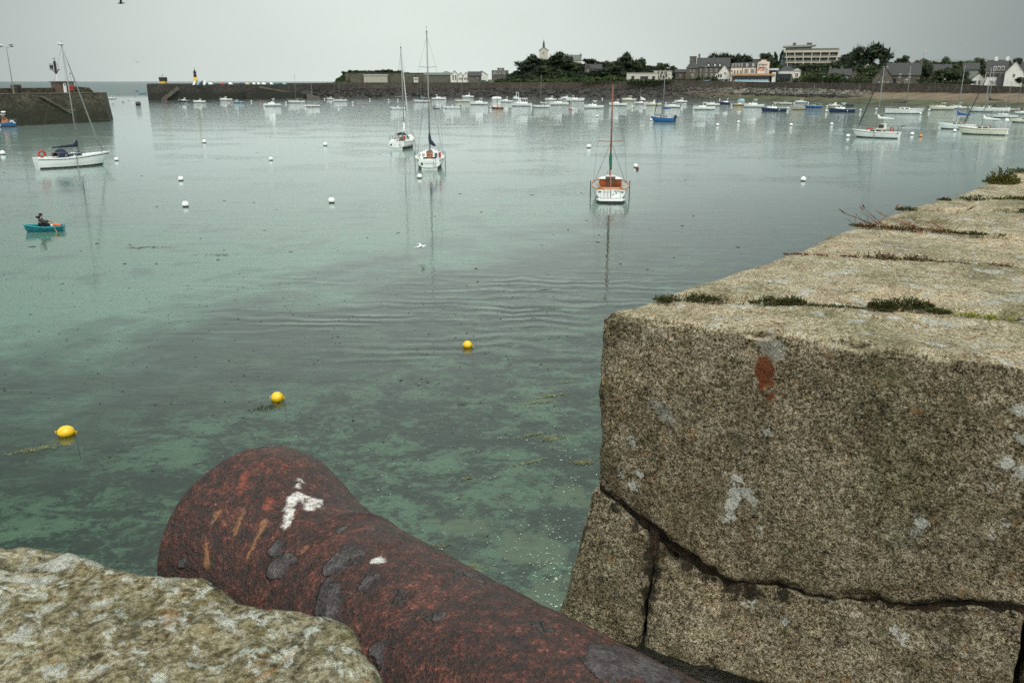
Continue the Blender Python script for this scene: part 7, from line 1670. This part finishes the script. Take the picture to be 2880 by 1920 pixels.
ob(850, 276, 12, 180, 'tan dinghy at the foot of the slipway', 'tan dinghy at the slipway', hullc=TANP, ob=False, console=False, seats=1)
sb(835, 290, 43, 180, 213, 'white sloop with tall bare mast near the slipway', 'sloop near the slipway', windows=True)
sb(881, 301, 34, 180, 235, 'small white daysailer with short mast off the slipway', 'daysailer off the slipway')
cr(929, 280, 20, 190, 'small white boat half hidden behind a sloop', 'half hidden small boat', cabh=.7)
sb(957, 286, 36, 180, 231, 'white sloop with black outboard by the rocks', 'sloop with black outboard')
ob(1119, 308, 42, 185, 'white sport boat with big black outboard behind yacht mast', 'sport boat behind the yacht mast', console=True)
sb(1187, 288, 44, 183, 233, 'blue grey sloop left of the tallest yacht mast', 'blue grey sloop', cabc=PALEB, boomc=PALEB)
cr(1234, 281, 40, 5, 'white fishing boat facing right beside the tallest mast', 'right facing fishing boat', cabh=1.0, cab=(.3, .5))
ob(1227, 307, 20, 175, 'small inflatable style tender with a dark rim', 'dark rimmed tender', hullc=GCANV, ob=False, console=False)
ob(1272, 306, 44, 183, 'white open boat with black outboard facing left', 'open boat with black outboard', console=True)
sb(1302, 287, 42, 178, 227, 'cream sloop with bare mast left of the canopy cruiser', 'cream sloop', hullc=CREAM)
cr(1316, 275, 32, 180, 'white cabin boat behind the cream sloop', 'cabin boat behind the cream sloop', cabh=1.3, cab=(.3, .55))
cr(1347, 295, 49, 178, 'white cruiser with dark canopy cabin and radar ball', 'dark canopy cruiser', cabh=1.2, roofc=PALEB, cab=(.28, .56))
sb(1400, 307, 33, 180, 243, 'varnished wooden sloop with tan boom', 'varnished wooden sloop', hullc=VARN, deckc=TEAK, mastm=BROWNW, windows=False, cabc=TEAK, cock=BROWNW)
ob(1396, 281, 28, 182, 'white boat under a domed white cover', 'white covered boat', ob=False, console=False, cover=(WCANV, .9))
cr(1425, 288, 34, 180, 'white fishing boat with black wheelhouse doorway', 'black doorway fishing boat', cabh=1.3, cab=(.4, .66))
cr(1452, 281, 24, 120, 'tall white flybridge boat seen end on near the rocks', 'end on flybridge boat', cabh=2.3, cab=(.3, .65), L=6.5)
cr(1467, 299, 57, 178, 'white cruiser with navy side flash and dark glass cabin', 'navy flash cruiser', stripe=NAVY, cabh=1.25, cab=(.2, .62))
sb(1523, 303, 43, 178, 209, 'small white yacht with furled white sail at the mast', 'small yacht with furled sail', boomc=WCANV)
cr(1549, 283, 32, 182, 'white wheelhouse boat right of the furled sail yacht', 'wheelhouse boat by furled yacht', cabh=1.0)
cr(1573, 296, 52, 180, 'long white day cruiser with black outboard raised', 'day cruiser with raised outboard', ob=True, cabh=.9, cab=(.35, .66))
cr(1592, 279, 30, 180, 'white boat with a dark canopy behind the day cruiser', 'dark canopy boat behind', cabh=1.0, roofc=DARKB)
cr(1618, 285, 50, 0, 'sleek white cruiser facing right near the rocks', 'sleek right facing cruiser', cabh=.8, cab=(.32, .5))
cr(1670, 305, 53, 180, 'white family cruiser with two big dark cabin windows', 'two window family cruiser', cabh=1.2, cab=(.35, .66))
cr(1738, 298, 49, 180, 'white fishing boat with red trimmed cabin', 'red trimmed fishing boat', cabh=1.2, cab=(.45, .7), roofc=RED)
cr(1769, 284, 40, 178, 'weathered grey white launch with open canopy frame', 'grey white launch', hullc=CREAM, cabh=.9, wins=True)
sb(1803, 293, 37, 182, 246, 'small dinghy cruiser under a white boat tent', 'white tented sailing dinghy', boomc=WCANV, coverh=1.6, windows=False)
cr(1838, 297, 42, 180, 'pale open launch with a bare windscreen frame', 'pale launch with bare frame', hullc=CREAM, cabh=.9, wins=False, cab=(.4, .6))
cr(1915, 289, 34, 180, 'white wheelhouse boat with black outboard near the mud', 'wheelhouse boat near the mud', ob=True, cabh=1.0)
cr(1891, 303, 42, 182, 'small low white boat with three portlights and large outboard', 'three portlight boat', ob=True, cabh=.8, cab=(.3, .62))
cr(1980, 309, 58, 180, 'white half decked cruiser with two black fenders', 'half decked fender cruiser', cabh=.9, cab=(.4, .62), deckc=DECK)
cr(2000, 298, 46, 183, 'white sport boat with dark cover and outboard behind', 'dark cover sport boat', ob=True, cabh=.6, roofc=NAVY)
ob(2009, 280, 30, 175, 'tan wooden boat drying near the mud edge', 'tan wooden boat', hullc=TANP, ob=False, console=True)
cr(2044, 294, 43, 183, 'dark navy hulled launch with white wheelhouse', 'navy hulled launch', hullc=NAVY, cabh=1.0, cab=(.42, .6))
sb(2080, 297, 34, 180, 256, 'pale yellow sloop with short mast', 'pale yellow sloop', hullc=YELL, windows=False)
ob(2084, 287, 19, 180, 'small boat under a pale blue cover', 'pale blue covered boat', hullc=WHITE, ob=False, console=False, cover=(PALEB, 1.0))
cr(2120, 302, 54, 180, 'white fishing cruiser with black cabin door in front of pub', 'black door fishing cruiser', cabh=1.3, cab=(.34, .64))
cr(2176, 314, 68, 178, 'navy sided white cruiser nearest below the pub', 'navy cruiser below the pub', hullc=NAVY, stripe=NAVY, cabh=1.15, cab=(.38, .64), cabc=WHITE)
sb(2208, 294, 36, 180, 241, 'small cream sloop by the green mud bank', 'cream sloop by the mud bank', hullc=CREAM)
ob(2244, 309, 38, 180, 'boat under a grey green tarpaulin cover', 'grey tarpaulin boat', hullc=TANP, ob=True, console=False, cover=(GCANV, .9))
cr(2252, 290, 32, 182, 'small white runabout with outboard near the mud bank', 'runabout near the mud bank', ob=True, cabh=.6)
sb(2287, 304, 47, 183, 237, 'blue sloop with white deck and tall bare mast', 'blue sloop', hullc=BLUE)
cr(2346, 300, 30, 182, 'pale grey launch with bare cabin frame', 'pale grey launch', hullc=CREAM, cabh=.8, wins=False)
cr(2367, 316, 70, 178, 'navy sided white cruiser with raised bow left of white yacht', 'right hand navy cruiser', hullc=NAVY, stripe=NAVY, cabh=1.1, cab=(.38, .62), cabc=WHITE)
ob(2387, 298, 26, 180, 'dark green open boat at the mud edge', 'dark green boat', hullc=paint('dark_green', (.01, .045, .03)), ob=False, console=False)
sb(2413, 291, 21, 180, 236, 'tiny red and white sailing dinghy aground', 'tiny red sailing dinghy', hullc=WHITE, deckc=RED, cabc=RED, windows=False)
ob(2487, 291, 26, 190, 'small white boat with two black outboards near the beach', 'small boat near the beach', console=True)
sb(2540, 320, 94, 2, 184, 'big white ketch with dark stripe and black boom cover', 'big striped ketch', stripe=BLACK, boomc=BLACK, hero=True, boomz=3.0, F=1.25, coverh=.3, B_=3.8)
ob(2628, 297, 28, 180, 'white skiff behind the long cabin cruiser', 'skiff behind the long cruiser', ob=False, console=False)
cr(2648, 309, 62, 178, 'long cream cabin cruiser near the beach at right', 'long cream cruiser', hullc=CREAM, cabh=.7, cab=(.35, .6))
cr(2695, 307, 44, 178, 'white rounded wheelhouse boat with black outboard at right', 'rounded wheelhouse boat', ob=True, cabh=1.2, cab=(.35, .62))
ob(2714, 298, 26, 180, 'small white boat behind the rounded wheelhouse', 'small boat behind wheelhouse', ob=False, console=False)
ob(2742, 305, 30, 180, 'dark boat with raised console at the beach edge', 'dark boat at the beach edge', hullc=DARKB)
sb(2783, 315, 98, 180, 186, 'sleek white sloop with long foredeck and black boom cover', 'sleek long sloop', boomc=BLACK, boomz=3.4, hero=True, dodger=NAVYC)
cr(2826, 332, 62, 180, 'white cruiser with navy stripe and blue cockpit cover', 'blue cockpit cover cruiser', stripe=NAVY, cabh=.8, cab=(.4, .66), deckc=NAVY)
sb(2834, 311, 40, 180, 232, 'sloop with green boom cover near the beach', 'green cover sloop', boomc=GREENC, hullc=DARKB)
cr(2878, 322, 42, 180, 'white boat cut by the right frame edge near red buoy', 'white boat at the frame edge', cabh=.7)
sb(2882, 345, 66, 182, 215, 'cream sloop nearest to the right frame edge', 'cream sloop at the frame edge', hullc=CREAM, boomc=GREENC)
sb(2862, 313, 40, 180, 220, 'sloop with tall mast at the far right by the beach', 'far right beach sloop')
# fishing boat at the left edge
rr_ = cruiser(2, 358, 78, 0, 'blue fishing boat with orange wheelhouse at the left frame edge', hullc=BLUE, cab=(.55, .82), cabh=1.5, L=None, stripe=BLUE, cabc=paint('orange_brown_wheelhouse', (.42, .17, .07)), deckc=DARKB)
mb = MB(); mb.sph((0.9, 0, 3.0), .5, sc=(1, 1, .35)); mb.build('radar_dome', WHITE, rr_, True)
# ------------------------------------------------------------------ mooring buoys
DKB = paint('weedy_waterline', (.03, .03, .02), .8)
PINK = paint('red_buoy', (.48, .06, .05), .45, .1); YB = paint('yellow_buoy', (.80, .50, .012), .38, .08, 6, dirt=.15); RDK = paint('dark_red_buoy', (.13, .015, .015), .5); ORB = paint('orange_buoy', (.7, .25, .03), .5)
def ball(mat): mb = MB(); mb.sph((0, 0, .16), .26, n=16, k=10, m2=1, zc=.06); me = mb.build('b', [mat, DKB]); d_ = me.data; d_.polygons.foreach_set('use_smooth', [True] * len(d_.polygons)); bpy.data.objects.remove(me); return d_
def ringm(): mb = MB(); mb.torus((0, 0, .46), .05, .014, 'y', n=10, k=5); me = mb.build('r', STEEL); d_ = me.data; bpy.data.objects.remove(me); return d_
BM = {'white': ball(WHITE), 'red': ball(PINK), 'yellow': ball(YELL), 'dark red': ball(RDK), 'orange': ball(ORB)}; RM = ringm()
used = set()
near_lab = {(8, 435): 'white mooring buoy cut by the left frame edge', (328, 452): 'white mooring buoy at the bow of the left yacht', (575, 402): 'lone white buoy between left yacht and breakwater', (509, 508): 'white buoy above the nearest left one', (522, 581): 'nearest large white buoy on the left half', (762, 451): 'small white buoy in the middle of left water', (933, 570): 'white buoy below the two stern facing yachts at left', (915, 410): 'white buoy left of the sprayhood yacht', (1180, 501): 'white buoy under the stern of the folded cover yacht', (1656, 416): 'white buoy left of the classic wooden yacht mast', (2259, 509): 'lone white buoy before the granite wall', (1788, 471): 'white buoy with a dark red float beside it'}
bl_ = [(575, 402), (915, 410), (762, 451), (509, 508), (522, 581), (933, 570), (328, 452), (8, 435), (1180, 501), (1656, 416), (1788, 471), (2018, 354), (2077, 346), (2225, 354), (2339, 352), (2385, 386), (2565, 380), (2259, 509), (2643, 352), (2685, 371), (1680, 329), (1779, 302), (1694, 279), (1611, 308), (1495, 300), (1380, 303), (952, 300), (1093, 283), (992, 290), (1040, 281), (1119, 282), (1253, 281), (1102, 307), (1249, 304), (859, 300), (804, 290), (743, 297), (707, 286), (607, 278), (913, 279), (743, 278), (372, 284), (2164, 283), (2233, 293), (2273, 291), (2286, 286), (2313, 285), (2216, 306), (2324, 314), (2326, 301), (2058, 296), (2024, 281), (1926, 295), (1951, 307), (1831, 340), (1855, 278), (2465, 309), (2420, 312), (2589, 322), (2613, 311), (1873, 292), (1814, 296), (2147, 310), (1340, 294), (1442, 296)]
cl_ = [(1021, 295, 'red'), (733, 285, 'red'), (468, 283, 'red'), (334, 268, 'red'), (380, 271, 'red'), (1603, 308, 'red'), (346, 288, 'dark red'), (361, 283, 'yellow'), (650, 290, 'red'), (2589, 385, 'orange'), (2636, 430, 'x')]
def buoy(px, py, colr, s_=1.0):
    p = G(px, py, 0); lab = near_lab.get((px, py))
    if not lab:
        c = sorted(BO, key=lambda b: abs(b[0] - px) + 3 * abs(b[1] - py))
        for b in c[:8]:
            side = ('at the bow of' if 0 < b[0] - px < b[2] * .75 and b[0] > px else 'well left of') if px < b[0] else ('just right of' if px - b[0] < b[2] else 'well right of')
            l2 = f'{colr} mooring buoy {side} the {b[3]}'
            if l2 not in used and len(l2.split()) <= 16: lab = l2; break
    used.add(lab)
    r_ = empty('mooring_buoy', (p.x, p.y, 0), 0, lab, 'buoy', 'mooring buoys in the harbour'); D = math.hypot(p.x, p.y); s_ = s_ * (1.0 if D < 120 else 1.25)
    for nm, me in (('float', BM[colr]), ('ring', RM)): o = bpy.data.objects.new(nm, me); COL.objects.link(o); o.parent = r_; o.scale = (s_, s_, s_)
for px, py in bl_: buoy(px, py, 'white')
for px, py, c_ in cl_:
    if c_ != 'x': buoy(px, py, c_, .85)
p = G(1792, 477, 0); near_lab[(1792, 477)] = 'dark red float touching a white buoy right of the classic yacht'; buoy(1792, 477, 'dark red', .7)
p = G(389, 296, 0); r_ = empty('barrel_buoy', (p.x, p.y, 0), .3, 'dark floating barrel in the harbour mouth', 'buoy'); mb = MB(); mb.tube([(-.9, 0, .45), (-.8, 0, .45), (.8, 0, .45), (.9, 0, .45)], [.75, .85, .85, .75], 14); mb.build('barrel', BLACK, r_); mb = MB(); mb.torus((0, 0, 1.35), .15, .04, 'y'); mb.build('ring', BLACK, r_)
def ybuoy(px, py, r, lab, tilt, sc=(1, 1, 1)):
    p = G(px, py, 0); r_ = empty('yellow_buoy', (p.x, p.y, 0), .4, lab, 'buoy', 'yellow buoys in the near water')
    mb = MB(); n, k = 28, 18; rings = []
    for i in range(k + 1):
        t = PI * i / k; rings.append([(0, 0, 0)] * 0 + [(r * sc[0] * math.sin(t) * math.cos(2 * PI * j / n) * (1 + .025 * nz(j, i, px, .4)), r * math.sin(t) * math.sin(2 * PI * j / n) * (1 + .025 * nz(j, i, px, .4)), -r * .96 * math.cos(t) + r * .45 - (r * .10 * max(0, 1 - ((j - 20) ** 2 + (i - 12) ** 2) / 9))) for j in range(n)])
    mb.loft(rings); mb.build('float', YB, r_, True)
    for s_ in (-1, 1):
        x = -s_ * r * sc[0] * .96; mb = MB(); mb.torus((x - s_ * r * .12, 0, r * (.62 if s_ > 0 else .2)), r * .17, r * .055, 'y', n=14); mb.build('eye', YB, r_, True)
    mb = MB(); mb.torus((0, 0, r * .40), r * sc[0] * 1.003, r * .02, 'z', n=28, k=5); mb.build('seam', paint('ochre_seam', (.50, .28, .01)), r_)
    mb = MB(); mb.tube([(r * .9, 0, r * .2), (r * 1.2, 0, -.1), (r * 1.3, .1, -.8)], .012, 5); mb.build('mooring_rope', BLACK, r_)
ybuoy(1315, 975, .16, 'farthest yellow buoy in the middle of the near water', 0)
ybuoy(780, 1124, .175, 'yellow buoy above the cannon muzzle with weed beside it', 0, (1.0, 1, 1))
ybuoy(187, 1222, .18, 'dented yellow buoy nearest to the lower left corner', 0, (1.18, 1, 1))
# ------------------------------------------------------------------ rower
p = G(127, 650, 0); LR = 2.15
rb = empty('rowing_dinghy', (p.x, p.y, 0), heading(127, 171), 'teal plastic rowing dinghy carrying a person at left', 'dinghy')
mb, gun, fh, hb = hull_mesh(LR, 1.15, .31, full=.8, n=17, open_=True, sheer=.45, rake=.35, boot=.05, keel=-.1); mb.build('hull', [TEAL, TEAL, paint('teal_rim', (.03, .36, .38), .35), TEAL, TEAL], rb, False)
mb = MB()
for s_ in (-1, 1): mb.tube([(x, s_ * (y + .01), z + .005) for x, y, z in gun], .025, 6)
mb.tube([(gun[0][0], -gun[0][1], gun[0][2]), (gun[0][0], gun[0][1], gun[0][2])], .025, 6); mb.build('gunwale', paint('teal_rim', (.03, .36, .38)), rb, True)
for x in (.12, -.72, .72): mb = MB(); mb.box((x, 0, .24), (.26, 1.0 if x < .5 else .7, .05)); mb.build('seat', TEAL, rb)
lj = empty('life_jacket', tuple(p + Vector((.62, 0.05, .34))), 0.2, 'orange life jacket lying in the stern of the dinghy', 'life jacket')
mb = MB(); mb.sph((0, .1, .05), .17, sc=(1.2, .7, .5)); mb.sph((.2, .05, .03), .15, sc=(1.1, .7, .5)); mb.build('foam', ORANGE, lj, True); mb = MB(); mb.sph((-.17, .02, .02), .08); mb.build('collar', WHITE, lj, True)
def skin(name, verts, edges, mat, parent, sub=2):
    me = bpy.data.meshes.new(name); me.from_pydata([v[0] for v in verts], edges, []); me.materials.append(mat)
    o = bpy.data.objects.new(name, me); COL.objects.link(o)
    md = o.modifiers.new('skin', 'SKIN'); md.use_smooth_shade = True
    sl = me.skin_vertices[0].data if me.skin_vertices else None
    if sl is None:
        bm = bmesh.new(); bm.from_mesh(me); bm.verts.layers.skin.verify(); bm.to_mesh(me); bm.free(); sl = me.skin_vertices[0].data
    for i, v in enumerate(verts): r_ = v[1]; sl[i].radius = (r_, r_) if isinstance(r_, float) else r_
    sl[0].use_root = True
    s2 = o.modifiers.new('sub', 'SUBSURF'); s2.levels = sub; s2.render_levels = sub
    o.parent = parent; return o
SKINM = paint('skin', (.42, .22, .15), .6, .1, 8); JKT = paint('charcoal_jacket', (.028, .032, .033), .85, .35, 7, .01); JKD = paint('black_jacket_lower', (.006, .007, .012), .85, .3, 7, .01); JEAN = paint('dark_trousers', (.008, .012, .03), .9, .2, 7)
pe = empty('person', tuple(p + Vector((-.16, 0, .24))), heading(127, 0), 'person in dark hooded jacket rowing the teal dinghy', 'person')
# +x towards the stern (picture right); seated, knees forward, both arms reaching to the oar handles
V = [((0, 0, .10), .13), ((-.02, 0, .30), .13), ((0, 0, .48), .12), ((.02, 0, .60), .055), ((.035, 0, .67), .062), ((.04, 0, .75), .088), ((.035, 0, .82), .07), ((.095, 0, .735), .03)]
E_ = [(0, 1), (1, 2), (2, 3), (3, 4), (4, 5), (5, 6), (5, 7)]
for s_ in (-1, 1):
    b = len(V); V += [((.0, s_ * .17, .50), .06), ((.16, s_ * .27, .30), .045), ((.40, s_ * .24, .36), .032), ((.47, s_ * .23, .37), .026)]; E_ += [(2, b), (b, b + 1), (b + 1, b + 2), (b + 2, b + 3)]
    for q, (dy, ln) in enumerate(((-.026, .05), (-.009, .058), (.009, .055), (.024, .045))):
        c = len(V); V += [((.50, s_ * .23 + dy, .385), .0095), ((.535, s_ * .23 + dy, .372), .009), ((.53, s_ * .23 + dy, .345), .008)]; E_ += [(b + 3, c), (c, c + 1), (c + 1, c + 2)]
    c = len(V); V += [((.47, s_ * .195, .355), .011), ((.50, s_ * .19, .335), .009)]; E_ += [(b + 3, c), (c, c + 1)]
    b = len(V); V += [((.05, s_ * .10, .08), .10), ((.38, s_ * .13, .16), .065), ((.62, s_ * .12, -.10), .045), ((.74, s_ * .12, -.10), .035)]; E_ += [(0, b), (b, b + 1), (b + 1, b + 2), (b + 2, b + 3)]
skin('body', V, E_, SKINM, pe)
V = [((0, 0, .06), .185), ((-.03, 0, .22), .20), ((-.035, 0, .34), .20)]; skin('jacket_lower', V, [(0, 1), (1, 2)], JKD, pe)
V = [((-.02, 0, .32), .20), ((0, 0, .46), .195), ((.0, 0, .57), .12)]; E_ = [(0, 1), (1, 2)]
for s_ in (-1, 1): b = len(V); V += [((.0, s_ * .17, .50), .105), ((.16, s_ * .275, .32), .085), ((.43, s_ * .24, .36), .052)]; E_ += [(1, b), (b, b + 1), (b + 1, b + 2)]
skin('jacket', V, E_, JKT, pe)
V = [((.0, 0, .60), .09), ((-.08, 0, .63), .10), ((-.20, 0, .67), .085), ((-.27, 0, .65), .055)]; skin('hood', V, [(0, 1), (1, 2), (2, 3)], JKD, pe)
mb = MB(); mb.sph((.025, 0, .795), .112, sc=(1.0, .88, .95), n=16, k=10); mb.build('hair', paint('black_hair', (.008, .007, .007), .8), pe, True)
V = [((0, 0, .07), .13)]; E_ = []
for s_ in (-1, 1): b = len(V); V += [((.05, s_ * .10, .08), .115), ((.38, s_ * .13, .165), .08), ((.60, s_ * .12, -.07), .058)]; E_ += [(0, b), (b, b + 1), (b + 1, b + 2)]
skin('trousers', V, E_, JEAN, pe)
mb = MB(); [mb.sph((.72, s_ * .12, -.13), .06, sc=(1.7, .8, .7)) for s_ in (-1, 1)]; mb.build('shoes', WHITE, pe, True)
mb = MB()
for y in (-.035, .035): mb.sph((.115, y, .755), .012, n=8, k=6)
mb.build('eyes', BLACK, pe, True)
for s_, lab in ((-1, 'pale wooden oar nearest the viewer dipping into the water'), (1, 'pale wooden oar on the far side of the dinghy')):
    o_ = empty('oar', tuple(pe.location), pe.rotation_euler.z, lab, 'oar', 'oars of the rowing dinghy')
    mb = MB(); a = Vector((.52, s_ * .18, .37)); b_ = Vector((.80, s_ * .95, -.24)); mb.tube([a - (b_ - a) * .06, b_], .019, 7); mb.build('shaft', TEAK, o_)
    mb = MB(); c = b_ + (b_ - a).normalized() * .35; mb.tube([b_, b_.lerp(c, .3), c], [.02, .06, .055], 6); mb.build('blade', TEAK, o_)
# ------------------------------------------------------------------ gulls, flecks and weed on the water
g0 = G(1185, 722, 0); gull(g0 + Vector((0, 0, .55)), heading(1185, 15), 1.15, 'white gull gliding low over the water in the middle', True, 1.0, mat=WHITE, up=.25)
gull(PD(340, 10, 60), heading(340, 0), 1.1, 'dark gull gliding high near the top frame edge', True, .75, mat=DG, up=.9)
gull(PD(386, 176, 110), heading(386, 80), 1.1, 'small dark gull banking above the harbour mouth', True, .65, mat=DG, bank=.6, up=.3)
p_ = PD(178, 126, math.hypot(rA.location.x, rA.location.y)); gull(p_ + Vector((-.35, 0, .1)), 2.9, .1, 'pale gull perched on the left yacht masthead', False, 1.1)
rf = random.Random(21)
def flecks(name, label, mat, n, reg, s0, s1, cat):
    mb = MB()
    for k in range(n):
        px, py = reg(rf); P = G(px, py, 0.012); s_ = rf.uniform(s0, s1) * (1 if rf.random() < .85 else 1.8); m_ = rf.randint(5, 7); a0 = rf.random() * 6.28; st = rf.uniform(1, 2.2); ro = rf.uniform(-.4, .4)
        pts = []
        for q in range(m_):
            a = a0 + 2 * PI * q / m_; x = math.cos(a) * s_ * rf.uniform(.5, 1.1) * st; y = math.sin(a) * s_ * rf.uniform(.5, 1.1); pts.append((P.x + x * math.cos(ro) - y * math.sin(ro), P.y + x * math.sin(ro) + y * math.cos(ro)))
        mb.ext(pts, 0.006, 0.018)
    tag(mb.build(name, mat), label, cat, kind='stuff')
FOAM = paint('sea_foam', (.48, .52, .47), .9, .1)
def r1(r):
    while True:
        px, py = r.uniform(600, 1640), r.uniform(930, 1720)
        if r.random() < (sstep(900, 1500, py) * .8 + .12) * (.25 + .75 * sstep(900, 1500, px)): return px, py
flecks('foam_flecks', 'small white foam flecks floating on the near water', FOAM, 430, r1, .003, .010, 'foam')
flecks('foam_flecks', 'thicker foam flecks gathered along the wall foot', FOAM, 90, lambda r: (r.gauss(1570, 40), r.gauss(1610, 80)), .005, .015, 'foam')
flecks('foam_flecks', 'bright foam specks along the granite wall further up', FOAM, 60, lambda r: (r.gauss(1600, 40), r.gauss(1330, 90)), .005, .012, 'foam')
flecks('floating_specks', 'dark specks of weed drifting over the near water', DKB, 420, lambda r: (r.uniform(0, 1600), 760 + abs(r.gauss(0, 230))), .008, .022, 'weed specks')
flecks('floating_specks', 'dark weed scraps drifting further out', DKB, 70, lambda r: (r.uniform(0, 2200), r.uniform(380, 760)), .03, .10, 'weed specks')
WDM = leafmat('floating_wrack', (.05, .05, .02), (.20, .18, .08), (.42, .38, .22)); WDD = leafmat('dark_wrack', (.01, .01, .006), (.04, .035, .02), (.09, .08, .05))
def wrack(px, py, w, h, lab, n=120, mat=None, rot=0.2, l=.12):
    P = G(px, py, .004); r_ = random.Random(px); mb = MB()
    for k in range(n):
        u, v = r_.gauss(0, .45), r_.gauss(0, .45); x = u * w * math.cos(rot) - v * h * math.sin(rot); y = u * w * math.sin(rot) + v * h * math.cos(rot); a = rot + r_.gauss(0, .7); s_ = l * r_.uniform(.3, 1); wd = s_ * r_.uniform(.08, .25); z = r_.uniform(.002, .022)
        dx, dy = math.cos(a), math.sin(a); c = Vector((x, y, z)); pts = [c + Vector((dx * s_ * t + -dy * (wd * o + .25 * s_ * math.sin(t * 4)), dy * s_ * t + dx * (wd * o + .25 * s_ * math.sin(t * 4)), 0)) for t, o in ((-.5, 0), (-.2, .5), (.2, .5), (.5, 0), (.2, -.5), (-.2, -.5))]
        mb.add(pts, [tuple(range(6))])
    o = mb.build('floating_seaweed', mat or WDM, fix=False); o.location = P; tag(o, lab, 'seaweed', 'floating seaweed clumps', 'stuff')
wrack(752, 1145, .55, .28, 'weed clump trailing below the yellow buoy above the cannon', 260, WDD, .5)
wrack(108, 1262, .7, .16, 'brown weed raft beside the nearest yellow buoy', 220, WDM, .45)
wrack(465, 1292, .22, .10, 'dark weed sprig left of the cannon muzzle', 60, WDD, .3, .07)
wrack(1305, 1136, .22, .12, 'dark weed bunch below the farthest yellow buoy', 90, WDD, .1, .08)
wrack(1590, 1074, .25, .08, 'pale weed bunch close to the granite wall', 90, WDM, .1, .08)
wrack(1550, 1112, .6, .12, 'long pale weed streak left of the wall', 170, WDM, .35, .12)
wrack(1510, 1132, .5, .10, 'pale weed streak above the long branch', 130, WDM, .2, .12)
wrack(1500, 1222, .55, .07, 'thin weed line in the middle of the near water', 150, WDM, .45, .1)
wrack(1555, 1232, .4, .20, 'broad pale weed patch left of the wall joint', 200, WDM, .1, .1)
wrack(1490, 1300, .6, .05, 'slender floating weed thread', 130, WDM, .5, .1)
wrack(1640, 1300, .30, .14, 'olive weed mat touching the granite wall', 220, WDM, .2, .09)
wrack(1315, 1345, .28, .06, 'small yellow weed curl', 80, WDM, .6, .08)
wrack(1395, 700 + 760, .0, .0, 'x', 1) if False else None
wrack(1240, 1535, .2, .1, 'weed tuft beside the cannon barrel', 90, WDM, .2, .07)
wrack(1330, 1590, .3, .06, 'weed strand along the upper edge of the cannon barrel', 100, WDM, -.3, .08)
wrack(405, 696, 1.2, .4, 'dark weed raft behind the rowing dinghy', 40, WDD, .1, .4)
wrack(592, 718, 1.4, .4, 'faint weed ring in the turquoise water', 30, WDD, .1, .4)
wrack(1283, 351, 5, 1.0, 'long brown weed raft right of the stern facing yachts', 60, WDD, 0, 1.6)
